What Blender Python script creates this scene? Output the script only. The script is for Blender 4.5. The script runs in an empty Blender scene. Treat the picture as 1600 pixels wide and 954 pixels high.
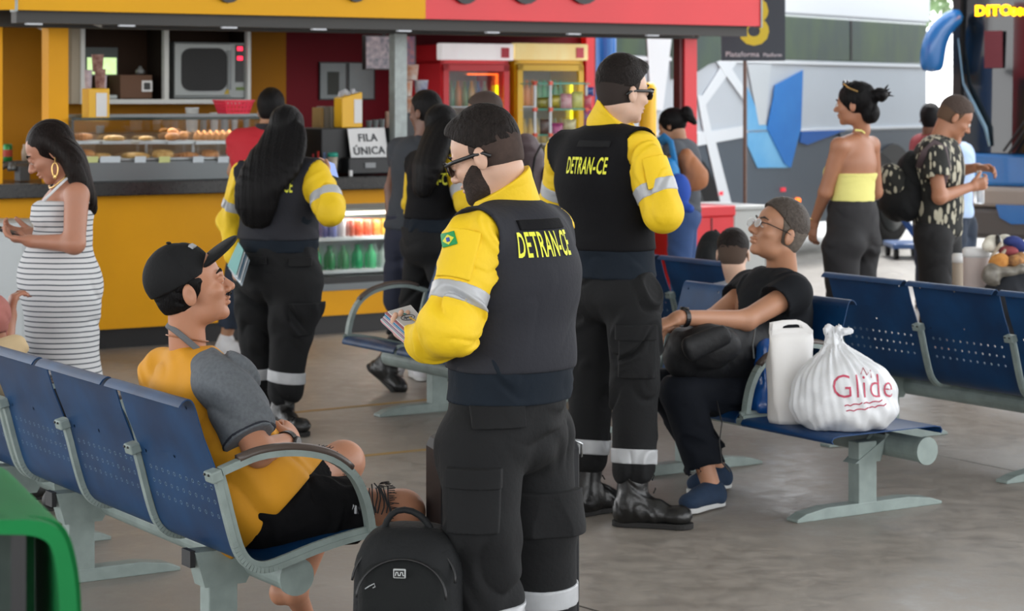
import bpy, bmesh, math, random
import numpy as np
from mathutils import Vector, Matrix
from mathutils.bvhtree import BVHTree
random.seed(7)
rng = np.random.default_rng(7)
SC = bpy.context.scene
COL = SC.collection
F, CX, HY, H = 3400.0, 800.0, 150.0, 1.62
UX = np.array([-.54, .842, 0.0]); UX /= np.linalg.norm(UX)      # benches run this way (away, leftwards)
VX = np.array([UX[1], -UX[0], 0.0])                             # and face this way or its opposite
ZZ = np.array([0, 0, 1.0])

def P(x, y, Y):
    """point at distance Y seen at photo position x, y"""
    return np.array([(x-CX)/F*Y, Y, H-(y-HY)/F*Y])
def FL(x, y):
    Y = H*F/(y-HY)
    return np.array([(x-CX)/F*Y, Y, 0.0])
def nrm(v):
    v = np.asarray(v, float); return v/(np.linalg.norm(v)+1e-12)
def S2L(c):
    return tuple((x/12.92 if x <= .04045 else ((x+.055)/1.055)**2.4) for x in c)
def rgb(h):
    h = h.lstrip('#'); return S2L([int(h[i:i+2], 16)/255 for i in (0, 2, 4)])

# ---------------------------------------------------------------- materials
_M = {}
def mat(name, color, rough=.6, metal=0.0, var=0.0, vscale=8.0, bump=0.0, bscale=40.0, emit=None, estr=0.0,
        coat=0.0, sss=0.0, trans=0.0, alpha=1.0, color2=None, stretch=None, spec=.5, sheen=0.0):
    if name in _M: return _M[name]
    m = bpy.data.materials.new(name); m.use_nodes = True
    nt = m.node_tree; b = nt.nodes['Principled BSDF']
    c = rgb(color) if isinstance(color, str) else color
    b.inputs['Base Color'].default_value = (*c, 1)
    b.inputs['Roughness'].default_value = rough
    b.inputs['Metallic'].default_value = metal
    b.inputs['Coat Weight'].default_value = coat
    b.inputs['Specular IOR Level'].default_value = spec
    if sheen: b.inputs['Sheen Weight'].default_value = sheen
    if sss:
        b.inputs['Subsurface Weight'].default_value = sss
        b.inputs['Subsurface Radius'].default_value = (.02, .008, .005)
        b.inputs['Subsurface Scale'].default_value = .5
    if trans: b.inputs['Transmission Weight'].default_value = trans
    if alpha < 1: b.inputs['Alpha'].default_value = alpha
    if emit:
        b.inputs['Emission Color'].default_value = (*rgb(emit), 1); b.inputs['Emission Strength'].default_value = estr
    L = nt.links.new
    tc = nt.nodes.new('ShaderNodeTexCoord'); src = tc.outputs['Object']
    if stretch:
        mp = nt.nodes.new('ShaderNodeMapping'); mp.inputs['Scale'].default_value = stretch
        L(src, mp.inputs[0]); src = mp.outputs[0]
    if var or color2:
        n = nt.nodes.new('ShaderNodeTexNoise'); n.inputs['Scale'].default_value = vscale; n.inputs['Detail'].default_value = 5
        L(src, n.inputs['Vector'])
        r = nt.nodes.new('ShaderNodeValToRGB'); r.color_ramp.elements[0].position = .32; r.color_ramp.elements[1].position = .68
        c2 = rgb(color2) if color2 else tuple(min(1, x*(1+var)) for x in c)
        c1 = c if color2 else tuple(x*(1-var) for x in c)
        r.color_ramp.elements[0].color = (*c1, 1); r.color_ramp.elements[1].color = (*c2, 1)
        L(n.outputs['Fac'], r.inputs[0]); L(r.outputs[0], b.inputs['Base Color'])
    if bump:
        n2 = nt.nodes.new('ShaderNodeTexNoise'); n2.inputs['Scale'].default_value = bscale; n2.inputs['Detail'].default_value = 4
        L(src, n2.inputs['Vector'])
        bp = nt.nodes.new('ShaderNodeBump'); bp.inputs['Strength'].default_value = bump; bp.inputs['Distance'].default_value = .01
        L(n2.outputs['Fac'], bp.inputs['Height']); L(bp.outputs[0], b.inputs['Normal'])
    _M[name] = m
    return m

# ---------------------------------------------------------------- objects
def props(o, label=None, cat=None, group=None, kind=None):
    if label: o['label'] = label
    if cat: o['category'] = cat
    if group: o['group'] = group
    if kind: o['kind'] = kind
    return o
def thing(name, loc, label, cat, group=None):
    o = bpy.data.objects.new(name, None); COL.objects.link(o); o.location = Vector(loc)
    o.empty_display_size = .1
    return props(o, label, cat, group)
def wloc(o):
    v = np.zeros(3)
    while o is not None:
        v = v+np.array(o.location); o = o.parent
    return v
def meshobj(name, verts, faces, m, parent=None, smooth=False, mats=None, fmat=None, origin=None):
    """verts in world space; origin = where the object's own origin goes"""
    verts = np.asarray(verts, float).reshape(-1, 3)
    if origin is None:
        origin = wloc(parent) if parent is not None else np.array([(verts[:, 0].min()+verts[:, 0].max())/2, (verts[:, 1].min()+verts[:, 1].max())/2, verts[:, 2].min()])
    me = bpy.data.meshes.new(name)
    me.from_pydata((verts-origin).tolist(), [], faces if isinstance(faces, list) else faces.tolist())
    me.validate()
    for mm in (mats or [m]): me.materials.append(mm)
    if fmat is not None:
        me.polygons.foreach_set('material_index', np.asarray(fmat, dtype=np.int32))
    if smooth: me.polygons.foreach_set('use_smooth', [True]*len(me.polygons))
    me.update()
    o = bpy.data.objects.new(name, me); COL.objects.link(o)
    if parent is not None:
        o.parent = parent; o.location = Vector(origin-wloc(parent))
    else: o.location = Vector(origin)
    return o

class MB:
    """collects shapes (world space) and links them as one mesh object"""
    def __init__(s): s.v = []; s.f = []; s.n = 0; s.mi = []; s.cur = 0
    def add(s, v, f):
        v = np.asarray(v, float).reshape(-1, 3)
        s.v.append(v); s.f += [[int(i)+s.n for i in q] for q in f]; s.mi += [s.cur]*len(f); s.n += len(v); return s
    def hexa(s, p):           # 8 points: bottom 4 ccw, top 4
        return s.add(p, [[3,2,1,0],[4,5,6,7],[0,1,5,4],[1,2,6,5],[2,3,7,6],[3,0,4,7]])
    def box(s, c, ax, ay, az, h):     # centre, unit axes, half sizes
        c = np.asarray(c, float); ax, ay, az = (np.asarray(q, float) for q in (ax, ay, az))
        p = [c+ax*h[0]*i+ay*h[1]*j+az*h[2]*k for k in (-1, 1) for i, j in ((-1,-1),(1,-1),(1,1),(-1,1))]
        return s.hexa(p)
    def tube(s, pts, r, n=10, cap=True, flat=1.0, side=None):
        pts = [np.asarray(p, float) for p in pts]; m = len(pts)
        r = [r]*m if np.isscalar(r) else r
        T = [nrm(pts[min(i+1, m-1)]-pts[max(i-1, 0)]) for i in range(m)]
        a = np.asarray(side, float) if side is not None else (ZZ if abs(T[0][2]) < .9 else np.array([1., 0, 0]))
        V = []
        for i in range(m):
            a = nrm(a-T[i]*np.dot(a, T[i])); b = np.cross(T[i], a)
            for k in range(n):
                t = 2*math.pi*k/n
                V.append(pts[i]+r[i]*(math.cos(t)*a*flat+math.sin(t)*b))
        Fc = [[i*n+k, i*n+(k+1) % n, (i+1)*n+(k+1) % n, (i+1)*n+k] for i in range(m-1) for k in range(n)]
        if cap: Fc += [[k for k in range(n)][::-1], [(m-1)*n+k for k in range(n)]]
        return s.add(V, Fc)
    def lathe(s, c, prof, n=20, axis=ZZ, cap=True):
        axis = nrm(axis); a = nrm(np.cross(axis, [0, 1, .01])); b = np.cross(axis, a); c = np.asarray(c, float)
        V = []
        for (r, z) in prof:
            for k in range(n):
                t = 2*math.pi*k/n; V.append(c+axis*z+r*(math.cos(t)*a+math.sin(t)*b))
        m = len(prof)
        Fc = [[i*n+k, i*n+(k+1) % n, (i+1)*n+(k+1) % n, (i+1)*n+k] for i in range(m-1) for k in range(n)]
        if cap: Fc += [[k for k in range(n)][::-1], [(m-1)*n+k for k in range(n)]]
        return s.add(V, Fc)
    def prism(s, poly, d):    # planar polygon (world pts) extruded by vector d
        poly = [np.asarray(p, float) for p in poly]; d = np.asarray(d, float); n = len(poly)
        return s.add(poly+[p+d for p in poly], [list(range(n))[::-1], list(range(n, 2*n))]+[[i, (i+1) % n, n+(i+1) % n, n+i] for i in range(n)])
    def blob(s, c, r, n=10, m=7, ax=None, noise=0.0):
        c = np.asarray(c, float); A = np.eye(3) if ax is None else np.array(ax)
        V = []
        for i in range(1, m):
            ph = math.pi*i/m
            for k in range(n):
                t = 2*math.pi*k/n
                q = np.array([math.sin(ph)*math.cos(t)*r[0], math.sin(ph)*math.sin(t)*r[1], math.cos(ph)*r[2]])*(1+random.uniform(-noise, noise))
                V.append(c+q@A)
        V += [c+np.array([0, 0, r[2]])@A, c-np.array([0, 0, r[2]])@A]
        N = (m-1)*n
        Fc = [[i*n+k, (i+1)*n+k, (i+1)*n+(k+1) % n, i*n+(k+1) % n] for i in range(m-2) for k in range(n)]
        Fc += [[N, k, (k+1) % n] for k in range(n)]+[[N+1, (m-2)*n+(k+1) % n, (m-2)*n+k] for k in range(n)]
        return s.add(V, Fc)
    def build(s, name, m, parent=None, smooth=False, bevel=0.0, origin=None, mats=None, sub=0):
        o = meshobj(name, np.concatenate(s.v), s.f, m, parent, smooth, mats, s.mi if mats else None, origin)
        if bevel:
            b = o.modifiers.new('bevel', 'BEVEL'); b.width = bevel; b.segments = 2; b.limit_method = 'ANGLE'
        if sub:
            b = o.modifiers.new('sub', 'SUBSURF'); b.levels = b.render_levels = sub
        return o

class Fr:
    """a local frame: a along, b behind, z up; px() reads a photo position off the plane at depth b"""
    def __init__(s, O, ax, back):
        s.O = np.array([O[0], O[1], 0.0]); s.ax = nrm(ax); s.bk = nrm(back)
    def pt(s, a, b, z): return s.O+s.ax*a+s.bk*b+ZZ*z
    def a(s, x, b=0.0):
        q = (x-CX)/F
        return (q*(s.O[1]+b*s.bk[1])-s.O[0]-b*s.bk[0])/(s.ax[0]-q*s.ax[1])
    def px(s, x, y, b=0.0):
        a = s.a(x, b); Y = s.O[1]+a*s.ax[1]+b*s.bk[1]
        return a, H-(y-HY)/F*Y
    def at(s, x, y, b=0.0):
        a, z = s.px(x, y, b); return s.pt(a, b, z)
    def box(s, mb, a0, a1, b0, b1, z0, z1):
        return mb.box(s.pt((a0+a1)/2, (b0+b1)/2, (z0+z1)/2), s.ax, s.bk, ZZ, (abs(a1-a0)/2, abs(b1-b0)/2, abs(z1-z0)/2))
    def pbox(s, mb, x0, y0, x1, y1, b0, b1):      # box whose front face covers the photo rectangle
        a0, z1 = s.px(x0, y0, b0); a1, z0 = s.px(x1, y1, b0)
        _, zm = s.px((x0+x1)/2, y0, b0); _, zn = s.px((x0+x1)/2, y1, b0)
        return s.box(mb, a0, a1, b0, b1, zn, zm)

def text_mesh(txt, size, bold=0.0, xs=1.0, extrude=.002):
    cu = bpy.data.curves.new('t', 'FONT'); cu.body = txt; cu.size = size; cu.offset = bold; cu.extrude = extrude
    cu.align_x = 'CENTER'; cu.align_y = 'CENTER'; cu.resolution_u = 3; cu.space_character = 1.08
    o = bpy.data.objects.new('t', cu); COL.objects.link(o)
    bpy.context.view_layer.update()
    dg = bpy.context.evaluated_depsgraph_get()
    me = bpy.data.meshes.new_from_object(o.evaluated_get(dg))
    v = np.array([list(x.co) for x in me.vertices]) if len(me.vertices) else np.zeros((0, 3))
    f = [list(p.vertices) for p in me.polygons]
    bpy.data.objects.remove(o); bpy.data.curves.remove(cu); bpy.data.meshes.remove(me)
    v[:, 0] *= xs
    return v, f
def text_on(name, txt, size, c, ax, up, m, parent, bold=0.0, xs=1.0, extrude=.002):
    """flat lettering centred at c; ax = reading direction, up = upwards"""
    v, f = text_mesh(txt, size, bold, xs, extrude)
    ax, up = nrm(ax), nrm(up); n = np.cross(ax, up)
    w = np.asarray(c)+v[:, :1]*ax+v[:, 1:2]*up+v[:, 2:3]*n
    return meshobj(name, w, f, m, parent)
def text_wrap(name, txt, size, c, ax, up, target, m, parent, bold=0.0, xs=1.0, off=.003, bend=0.0):
    """lettering pressed onto the surface of target"""
    v, f = text_mesh(txt, size, bold, xs, .0)
    bm = bmesh.new(); vs = [bm.verts.new(p) for p in v]
    for q in f:
        try: bm.faces.new([vs[i] for i in q])
        except Exception: pass
    bmesh.ops.triangulate(bm, faces=bm.faces)
    for _ in range(2):
        es = [e for e in bm.edges if e.calc_length() > size*.14]
        if es: bmesh.ops.subdivide_edges(bm, edges=es, cuts=1)
    bmesh.ops.triangulate(bm, faces=bm.faces)
    v = np.array([list(q.co) for q in bm.verts]); bm.verts.index_update()
    f = [[q.index for q in p.verts] for p in bm.faces]; bm.free()
    v[:, 1] += bend*v[:, 0]**2
    ax, up = nrm(ax), nrm(up); n = np.cross(ax, up)
    tv = [Vector(np.array(q.co)+wloc(target)) for q in target.data.vertices]
    bvh = BVHTree.FromPolygons(tv, [list(p.vertices) for p in target.data.polygons])
    out = []
    for p in v:
        o = np.asarray(c)+p[0]*ax+p[1]*up+n*.25
        h = bvh.ray_cast(Vector(o), Vector(-n), .6)
        out.append((np.array(h[0])+n*off) if h[0] is not None else o-n*.25)
    return meshobj(name, out, f, m, parent)

def copy_tree(o, loc=None, rotz=None, parent=None):
    c = o.copy(); COL.objects.link(c)
    if parent is not None: c.parent = parent
    if loc is not None: c.location = Vector(loc)
    if rotz is not None: c.rotation_euler[2] = rotz
    for ch in list(o.children): copy_tree(ch, parent=c)
    return c

# ---------------------------------------------------------------- distance fields -> one closed skin
def _smin(a, b, k):
    if k <= 0: return np.minimum(a, b)
    h = np.clip(.5+.5*(b-a)/k, 0, 1)
    return b+(a-b)*h-k*h*(1-h)
class Field:
    def __init__(s): s.ops = []; s.cuts = []
    def cone(s, a, b, ra, rb=None, k=.015, side=None, flat=1.0, op='+'):
        """tapered limb; with side given, radii are across 'side' and flat*radius the other way"""
        s.ops.append(('c', np.asarray(a, float), np.asarray(b, float), ra, ra if rb is None else rb, k, side, flat, op)); return s
    def ell(s, c, r, ax=None, k=.015, op='+'):
        s.ops.append(('e', np.asarray(c, float), np.asarray(r, float), np.eye(3) if ax is None else np.array([nrm(q) for q in ax]), k, op)); return s
    def chain(s, pts, rs, **kw):
        for i in range(len(pts)-1): s.cone(pts[i], pts[i+1], rs[i], rs[i+1], **kw)
        return s
    def cut(s, n, p, k=0.0):      # keep the side where (x-p).n < 0
        n = nrm(n); s.cuts.append((n, float(np.dot(n, p)), k)); return s
    def bounds(s):
        lo = np.full(3, 1e9); hi = -lo
        for o in s.ops:
            if o[-1] != '+': continue
            l, h = s._bb(o); lo = np.minimum(lo, l); hi = np.maximum(hi, h)
        return lo, hi
    def _bb(s, o, m=0.0):
        if o[0] == 'c':
            r = max(o[3], o[4])*max(1, o[7])+m
            return np.minimum(o[1], o[2])-r, np.maximum(o[1], o[2])+r
        r = max(o[2])+m
        return o[1]-r, o[1]+r
    def infl(s, d, only=None):
        g = Field(); g.cuts = list(s.cuts)
        for o in s.ops:
            if o[0] == 'c': g.ops.append((*o[:3], o[3]+d, o[4]+d, *o[5:]))
            else: g.ops.append((o[0], o[1], o[2]+d, *o[3:]))
        return g
    def __add__(s, o): g = Field(); g.ops = s.ops+o.ops; g.cuts = s.cuts+o.cuts; return g
    def mesh(s, h=.006, fine=(), hf=.003, noise=None, smooth=0):
        lo, hi = s.bounds(); lo = lo-.02; hi = hi+.02
        for n, c, k in s.cuts:            # trim the box by axis-aligned-ish cuts
            for i in range(3):
                if n[i] > .999: hi[i] = min(hi[i], c+.02)
                if n[i] < -.999: lo[i] = max(lo[i], -c-.02)
        A = []
        for i in range(3):
            p = [lo[i]]
            while p[-1] < hi[i]:
                st = h
                for (c, r) in fine:
                    d = abs(p[-1]-c[i])-r
                    if d < 0: st = min(st, hf)
                    else: st = min(st, hf+d*.25)
                p.append(p[-1]+st)
            A.append(np.array(p, dtype=np.float32))
        X, Y, Z = A
        D = np.full((len(X), len(Y), len(Z)), .05, dtype=np.float32)
        for o in s.ops:
            k = o[5] if o[0] == 'c' else o[4]
            l, u = s._bb(o, k+.03)
            sl = []
            for i in range(3):
                i0 = max(0, int(np.searchsorted(A[i], l[i]))-1); i1 = min(len(A[i]), int(np.searchsorted(A[i], u[i]))+1)
                sl.append(slice(i0, i1))
            if any(q.stop <= q.start for q in sl): continue
            px = X[sl[0]][:, None, None]; py = Y[sl[1]][None, :, None]; pz = Z[sl[2]][None, None, :]
            if o[0] == 'c':
                a, b, ra, rb, side, flat = o[1], o[2], o[3], o[4], o[6], o[7]
                ab = b-a; L2 = max(float(ab@ab), 1e-10)
                t = np.clip(((px-a[0])*ab[0]+(py-a[1])*ab[1]+(pz-a[2])*ab[2])/L2, 0, 1).astype(np.float32)
                qx = px-a[0]-t*ab[0]; qy = py-a[1]-t*ab[1]; qz = pz-a[2]-t*ab[2]
                r = ra+(rb-ra)*t
                if side is None: d = np.sqrt(qx*qx+qy*qy+qz*qz)-r
                else:
                    ax = nrm(ab); sd = nrm(np.asarray(side)-ax*np.dot(side, ax)); fr = np.cross(ax, sd)
                    xs = qx*sd[0]+qy*sd[1]+qz*sd[2]; ys = qx*fr[0]+qy*fr[1]+qz*fr[2]
                    za = qx*ax[0]+qy*ax[1]+qz*ax[2]
                    rf = r*flat; m = np.minimum(r, rf)
                    k0 = np.sqrt((xs/r)**2+(ys/rf)**2+(za/m)**2)+1e-6
                    k1 = np.sqrt((xs/(r*r))**2+(ys/(rf*rf))**2+(za/(m*m))**2)+1e-6
                    d = k0*(k0-1)/k1
            else:
                c, R, ax = o[1], o[2], o[3]
                qx, qy, qz = px-c[0], py-c[1], pz-c[2]
                l = [(qx*ax[i][0]+qy*ax[i][1]+qz*ax[i][2]) for i in range(3)]
                k0 = np.sqrt((l[0]/R[0])**2+(l[1]/R[1])**2+(l[2]/R[2])**2)+1e-6
                k1 = np.sqrt((l[0]/R[0]**2)**2+(l[1]/R[1]**2)**2+(l[2]/R[2]**2)**2)+1e-6
                d = k0*(k0-1)/k1
            d = d.astype(np.float32); V = D[tuple(sl)]
            if o[-1] == '+': D[tuple(sl)] = _smin(V, d, k)
            else: D[tuple(sl)] = -_smin(-V, d, k)
        gx, gy, gz = X[:, None, None], Y[None, :, None], Z[None, None, :]
        if noise is not None:
            band = np.abs(D) < .03
            I = np.nonzero(band)
            D[I] += noise(X[I[0]], Y[I[1]], Z[I[2]]).astype(np.float32)
        for n, c, k in s.cuts:
            pl = (gx*n[0]+gy*n[1]+gz*n[2]-c).astype(np.float32)
            D = -_smin(-D, -pl, k) if k else np.maximum(D, pl)
        D[0] = D[-1] = .05; D[:, 0] = D[:, -1] = .05; D[:, :, 0] = D[:, :, -1] = .05
        return nets(D, A)

def nets(D, A):
    ins = D < 0
    nx, ny, nz = D.shape
    cnt = np.zeros((nx-1, ny-1, nz-1), np.int8)
    for i in (0, 1):
        for j in (0, 1):
            for k in (0, 1): cnt += ins[i:nx-1+i, j:ny-1+j, k:nz-1+k]
    act = (cnt > 0) & (cnt < 8)
    I, J, K = np.nonzero(act)
    idx = np.full(act.shape, -1, np.int64); idx[I, J, K] = np.arange(len(I))
    S = np.zeros((len(I), 3)); N = np.zeros(len(I))
    cs = [(i, j, k) for i in (0, 1) for j in (0, 1) for k in (0, 1)]
    for a in cs:
        for ax in range(3):
            if a[ax]: continue
            b = list(a); b[ax] = 1
            da = D[I+a[0], J+a[1], K+a[2]]; db = D[I+b[0], J+b[1], K+b[2]]
            m = (da < 0) != (db < 0)
            t = np.where(m, da/(da-db+1e-12), 0)
            pa = np.stack([A[0][I+a[0]], A[1][J+a[1]], A[2][K+a[2]]], 1); pb = np.stack([A[0][I+b[0]], A[1][J+b[1]], A[2][K+b[2]]], 1)
            q = pa+(pb-pa)*t[:, None]
            S[m] += q[m]; N[m] += 1
    V = S/np.maximum(N, 1)[:, None]
    Fs = []
    for ax in range(3):
        o1, o2 = [(1, 2), (2, 0), (0, 1)][ax]
        sa = [slice(None)]*3; sb = [slice(None)]*3; sa[ax] = slice(0, -1); sb[ax] = slice(1, None)
        ia, ib = ins[tuple(sa)], ins[tuple(sb)]
        E = np.argwhere(ia != ib)
        if not len(E): continue
        fl = ia[E[:, 0], E[:, 1], E[:, 2]]
        def cell(d1, d2):
            c = E.copy(); c[:, o1] -= d1; c[:, o2] -= d2; return idx[c[:, 0], c[:, 1], c[:, 2]]
        q = np.stack([cell(1, 1), cell(0, 1), cell(0, 0), cell(1, 0)], 1)
        q[~fl] = q[~fl][:, ::-1]
        Fs.append(q)
    Fc = np.concatenate(Fs) if Fs else np.zeros((0, 4), int)
    Fc = Fc[(Fc >= 0).all(1)]
    return V, Fc
def fmesh(name, field, m, parent, h=.006, fine=(), hf=.003, noise=None, **kw):
    v, f = field.mesh(h, fine, hf, noise)
    return meshobj(name, v, f, m, parent, smooth=True, **kw)
def folds(amp, sc, dirv=(0, 0, 1), seed=0, tw=1.0):
    """cloth folds: warped creases running across dirv"""
    r = np.random.default_rng(seed); ph = r.uniform(0, 6.28, 12); d = nrm(dirv)
    k = r.normal(0, 1, (6, 3))
    def fn(x, y, z):
        w = sum(np.sin((k[i, 0]*x+k[i, 1]*y+k[i, 2]*z)*sc*.42+ph[i]) for i in range(3))
        s = (x*d[0]+y*d[1]+z*d[2])*sc+w*1.5*tw
        mask = np.clip(.45+.65*np.sin((k[3, 0]*x+k[3, 1]*y+k[3, 2]*z)*sc*.28+ph[6]+.8*w), 0, 1)
        g = 1.1-2.2*np.abs(np.sin(s*.5))**.7+.35*np.sin(1.9*s+2.1*np.sin((k[4, 0]*x+k[4, 1]*y+k[4, 2]*z)*sc*.5)+ph[7])
        return amp*g*mask
    return fn
# ================================================================ camera, light
cd = bpy.data.cameras.new('camera'); cam = bpy.data.objects.new('camera', cd); COL.objects.link(cam)
cam.location = (0, 0, H); cam.rotation_euler = (math.pi/2, 0, 0)
cd.sensor_width = 36; cd.lens = F/1600*36; cd.shift_x = 0; cd.shift_y = -(477-HY)/1600
cd.clip_start = .1; cd.clip_end = 300
cd.dof.use_dof = True; cd.dof.focus_distance = 6.2; cd.dof.aperture_fstop = 6.3
SC.camera = cam
SC.view_settings.view_transform = 'Standard'; SC.view_settings.look = 'None'
SC.view_settings.exposure = .27; SC.view_settings.gamma = 1; SC.view_settings.use_curve_mapping = False
SC.cycles.use_denoising = True; SC.cycles.max_bounces = 8; SC.cycles.transparent_max_bounces = 16
SC.cycles.use_adaptive_sampling = True
W = bpy.data.worlds.new('world'); SC.world = W; W.use_nodes = True
nt = W.node_tree; bg = nt.nodes['Background']
tc = nt.nodes.new('ShaderNodeTexCoord'); sp = nt.nodes.new('ShaderNodeSeparateXYZ'); nt.links.new(tc.outputs['Generated'], sp.inputs[0])
rp = nt.nodes.new('ShaderNodeValToRGB'); e = rp.color_ramp.elements
e[0].position = .0; e[0].color = (.55, .56, .58, 1); e[1].position = .5; e[1].color = (1.0, 1.0, 1.0, 1)
q = e.new(.49); q.color = (.50, .50, .50, 1); q = e.new(1.0); q.color = (.80, .90, 1.0, 1)
mp = nt.nodes.new('ShaderNodeMath'); mp.operation = 'MULTIPLY_ADD'; mp.inputs[1].default_value = .5; mp.inputs[2].default_value = .5
nt.links.new(sp.outputs[2], mp.inputs[0]); nt.links.new(mp.outputs[0], rp.inputs[0]); nt.links.new(rp.outputs[0], bg.inputs[0])
bg.inputs[1].default_value = 3.1
def area(name, loc, rot, sx, sy, e, col=(1, 1, 1)):
    l = bpy.data.lights.new(name, 'AREA'); l.shape = 'RECTANGLE'; l.size = sx; l.size_y = sy; l.energy = e; l.color = col
    o = bpy.data.objects.new(name, l); COL.objects.link(o); o.location = loc; o.rotation_euler = rot; return o
sun = bpy.data.lights.new('sun', 'SUN'); sun.energy = 2.6; sun.angle = math.radians(6); sun.color = (1, .97, .92)
so = bpy.data.objects.new('sun', sun); COL.objects.link(so); so.rotation_euler = (math.radians(-38), math.radians(18), 0)

# ================================================================ floor, roof
m_floor = mat('concrete', '#8a8279', rough=.6, color2='#9a938b', vscale=1.3, bump=.12, bscale=30)
nt = m_floor.node_tree; b = nt.nodes['Principled BSDF']
old = b.inputs['Base Color'].links[0].from_socket
tc = nt.nodes.new('ShaderNodeTexCoord')
st = nt.nodes.new('ShaderNodeTexNoise'); st.inputs['Scale'].default_value = 9; st.inputs['Detail'].default_value = 8; st.inputs['Roughness'].default_value = .7
nt.links.new(tc.outputs['Object'], st.inputs['Vector'])
r2 = nt.nodes.new('ShaderNodeValToRGB'); r2.color_ramp.elements[0].position = .3; r2.color_ramp.elements[0].color = (.72, .72, .72, 1)
r2.color_ramp.elements[1].position = .62; r2.color_ramp.elements[1].color = (1.05, 1.05, 1.05, 1)
nt.links.new(st.outputs['Fac'], r2.inputs[0])
mx = nt.nodes.new('ShaderNodeMixRGB'); mx.blend_type = 'MULTIPLY'; mx.inputs[0].default_value = 1
nt.links.new(old, mx.inputs[1]); nt.links.new(r2.outputs[0], mx.inputs[2]); nt.links.new(mx.outputs[0], b.inputs['Base Color'])
rr = nt.nodes.new('ShaderNodeMapRange'); rr.inputs['From Min'].default_value = .35; rr.inputs['From Max'].default_value = .65
rr.inputs['To Min'].default_value = .30; rr.inputs['To Max'].default_value = .6
nt.links.new(st.outputs['Fac'], rr.inputs[0]); nt.links.new(rr.outputs[0], b.inputs['Roughness'])
mb = MB(); mb.box((0, 10, -.1), (1, 0, 0), (0, 1, 0), ZZ, (14, 16, .1)); fl = props(mb.build('floor', m_floor, origin=(0, 0, 0)), kind='structure')
m_asph = mat('asphalt', '#a09e9a', rough=.8, var=.15, vscale=2)
mb = MB(); mb.box((0, 60, -.15), (1, 0, 0), (0, 1, 0), ZZ, (60, 34, .1)); props(mb.build('ground', m_asph, origin=(0, 0, 0)), kind='structure')
m_roof = mat('roof_sheet', '#dcdedd', rough=.7)
mb = MB(); mb.box((-3, 6, 5.6), (1, 0, 0), (0, 1, 0), ZZ, (11, 12.5, .08)); props(mb.build('ceiling', m_roof, origin=(0, 6, 5.5)), kind='structure')
# floor markings
m_yline = mat('worn_yellow_paint', '#a8823f', rough=.7, color2='#8b7a58', vscale=5)
m_wline = mat('worn_white_joint', '#a7a49e', rough=.7, color2='#7c776f', vscale=6)
def strip(name, p0, p1, w, m, nm):
    a, c = FL(*p0), FL(*p1); t = nrm(c-a); s = np.array([-t[1], t[0], 0])*w/2
    g = MB(); g.prism([a-s, c-s, c+s, a+s], (0, 0, .0015)); return props(g.build(nm, m), kind='structure')
strip('a', (440, 646), (700, 621), .045, m_yline, 'floor_marking')
strip('a', (556, 713), (760, 693), .045, m_yline, 'floor_marking')
strip('a', (1340, 623), (1460, 607), .03, m_yline, 'floor_marking')
strip('a', (1400, 697), (1600, 738), .02, m_wline, 'floor_joint')
strip('a', (890, 942), (960, 962), .008, mat('dark_joint', '#4b4743', rough=.8), 'floor_joint')

# ================================================================ kiosk
KO = FL(140, 548); K = Fr(KO, VX, UX)
m_yel = mat('yellow_paint', '#dd9c02', rough=.5, var=.06, vscale=1.5, spec=.25)
m_yels = mat('yellow_sign', '#e0a406', rough=.5, var=.04, vscale=1.5, spec=.25)
m_red = mat('red_paint', '#d92b34', rough=.4, var=.05, vscale=2)
m_dred = mat('dark_red_wall', '#6a0d1b', rough=.6, spec=.2)
m_blk = mat('black_plastic', '#141416', rough=.4)
m_gran = mat('black_granite', '#1b1b1c', rough=.25, color2='#2c2b2a', vscale=60)
m_galv = mat('galvanised_steel', '#8f9796', rough=.45, metal=.35, var=.12, vscale=20)
m_wht = mat('white_enamel', '#b3b6b4', rough=.45)
m_steel = mat('brushed_steel', '#6a6f71', rough=.4, metal=.6)
m_soff = mat('dark_soffit', '#3b3b3a', rough=.6)
m_glass = mat('clear_glass', '#f4fbff', rough=.02, trans=1.0, alpha=.18, spec=.5)
m_paper = mat('white_paper', '#d9dadb', rough=.7)
kio = thing('snack_kiosk', KO, 'yellow and red snack kiosk with long sign band over its dark counter', 'kiosk')
a_l = K.a(-90); a_r = K.a(1018); gl, gr = K.a(497), K.a(668)
def kz(y, x=350, b=0): return K.px(x, y, b)[1]
z_ct = 1.075; z_cb = .985; z_pl = .13
g = MB()
K.box(g, a_l, gl, 0, .05, z_pl, z_cb); K.box(g, gr, a_r, 0, .05, z_pl, z_cb); K.box(g, gl, gr, 0, .05, .885, z_cb); K.box(g, gl, gr, 0, .05, z_pl, .30)
g.build('counter_front', m_yel, kio)
g = MB(); K.box(g, a_l, a_r, .06, .55, 0, z_pl); g.build('plinth', m_blk, kio)
g = MB(); K.box(g, a_l, a_r, -.12, .62, z_cb, z_ct); g.build('worktop', m_gran, kio, bevel=.008)
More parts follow.
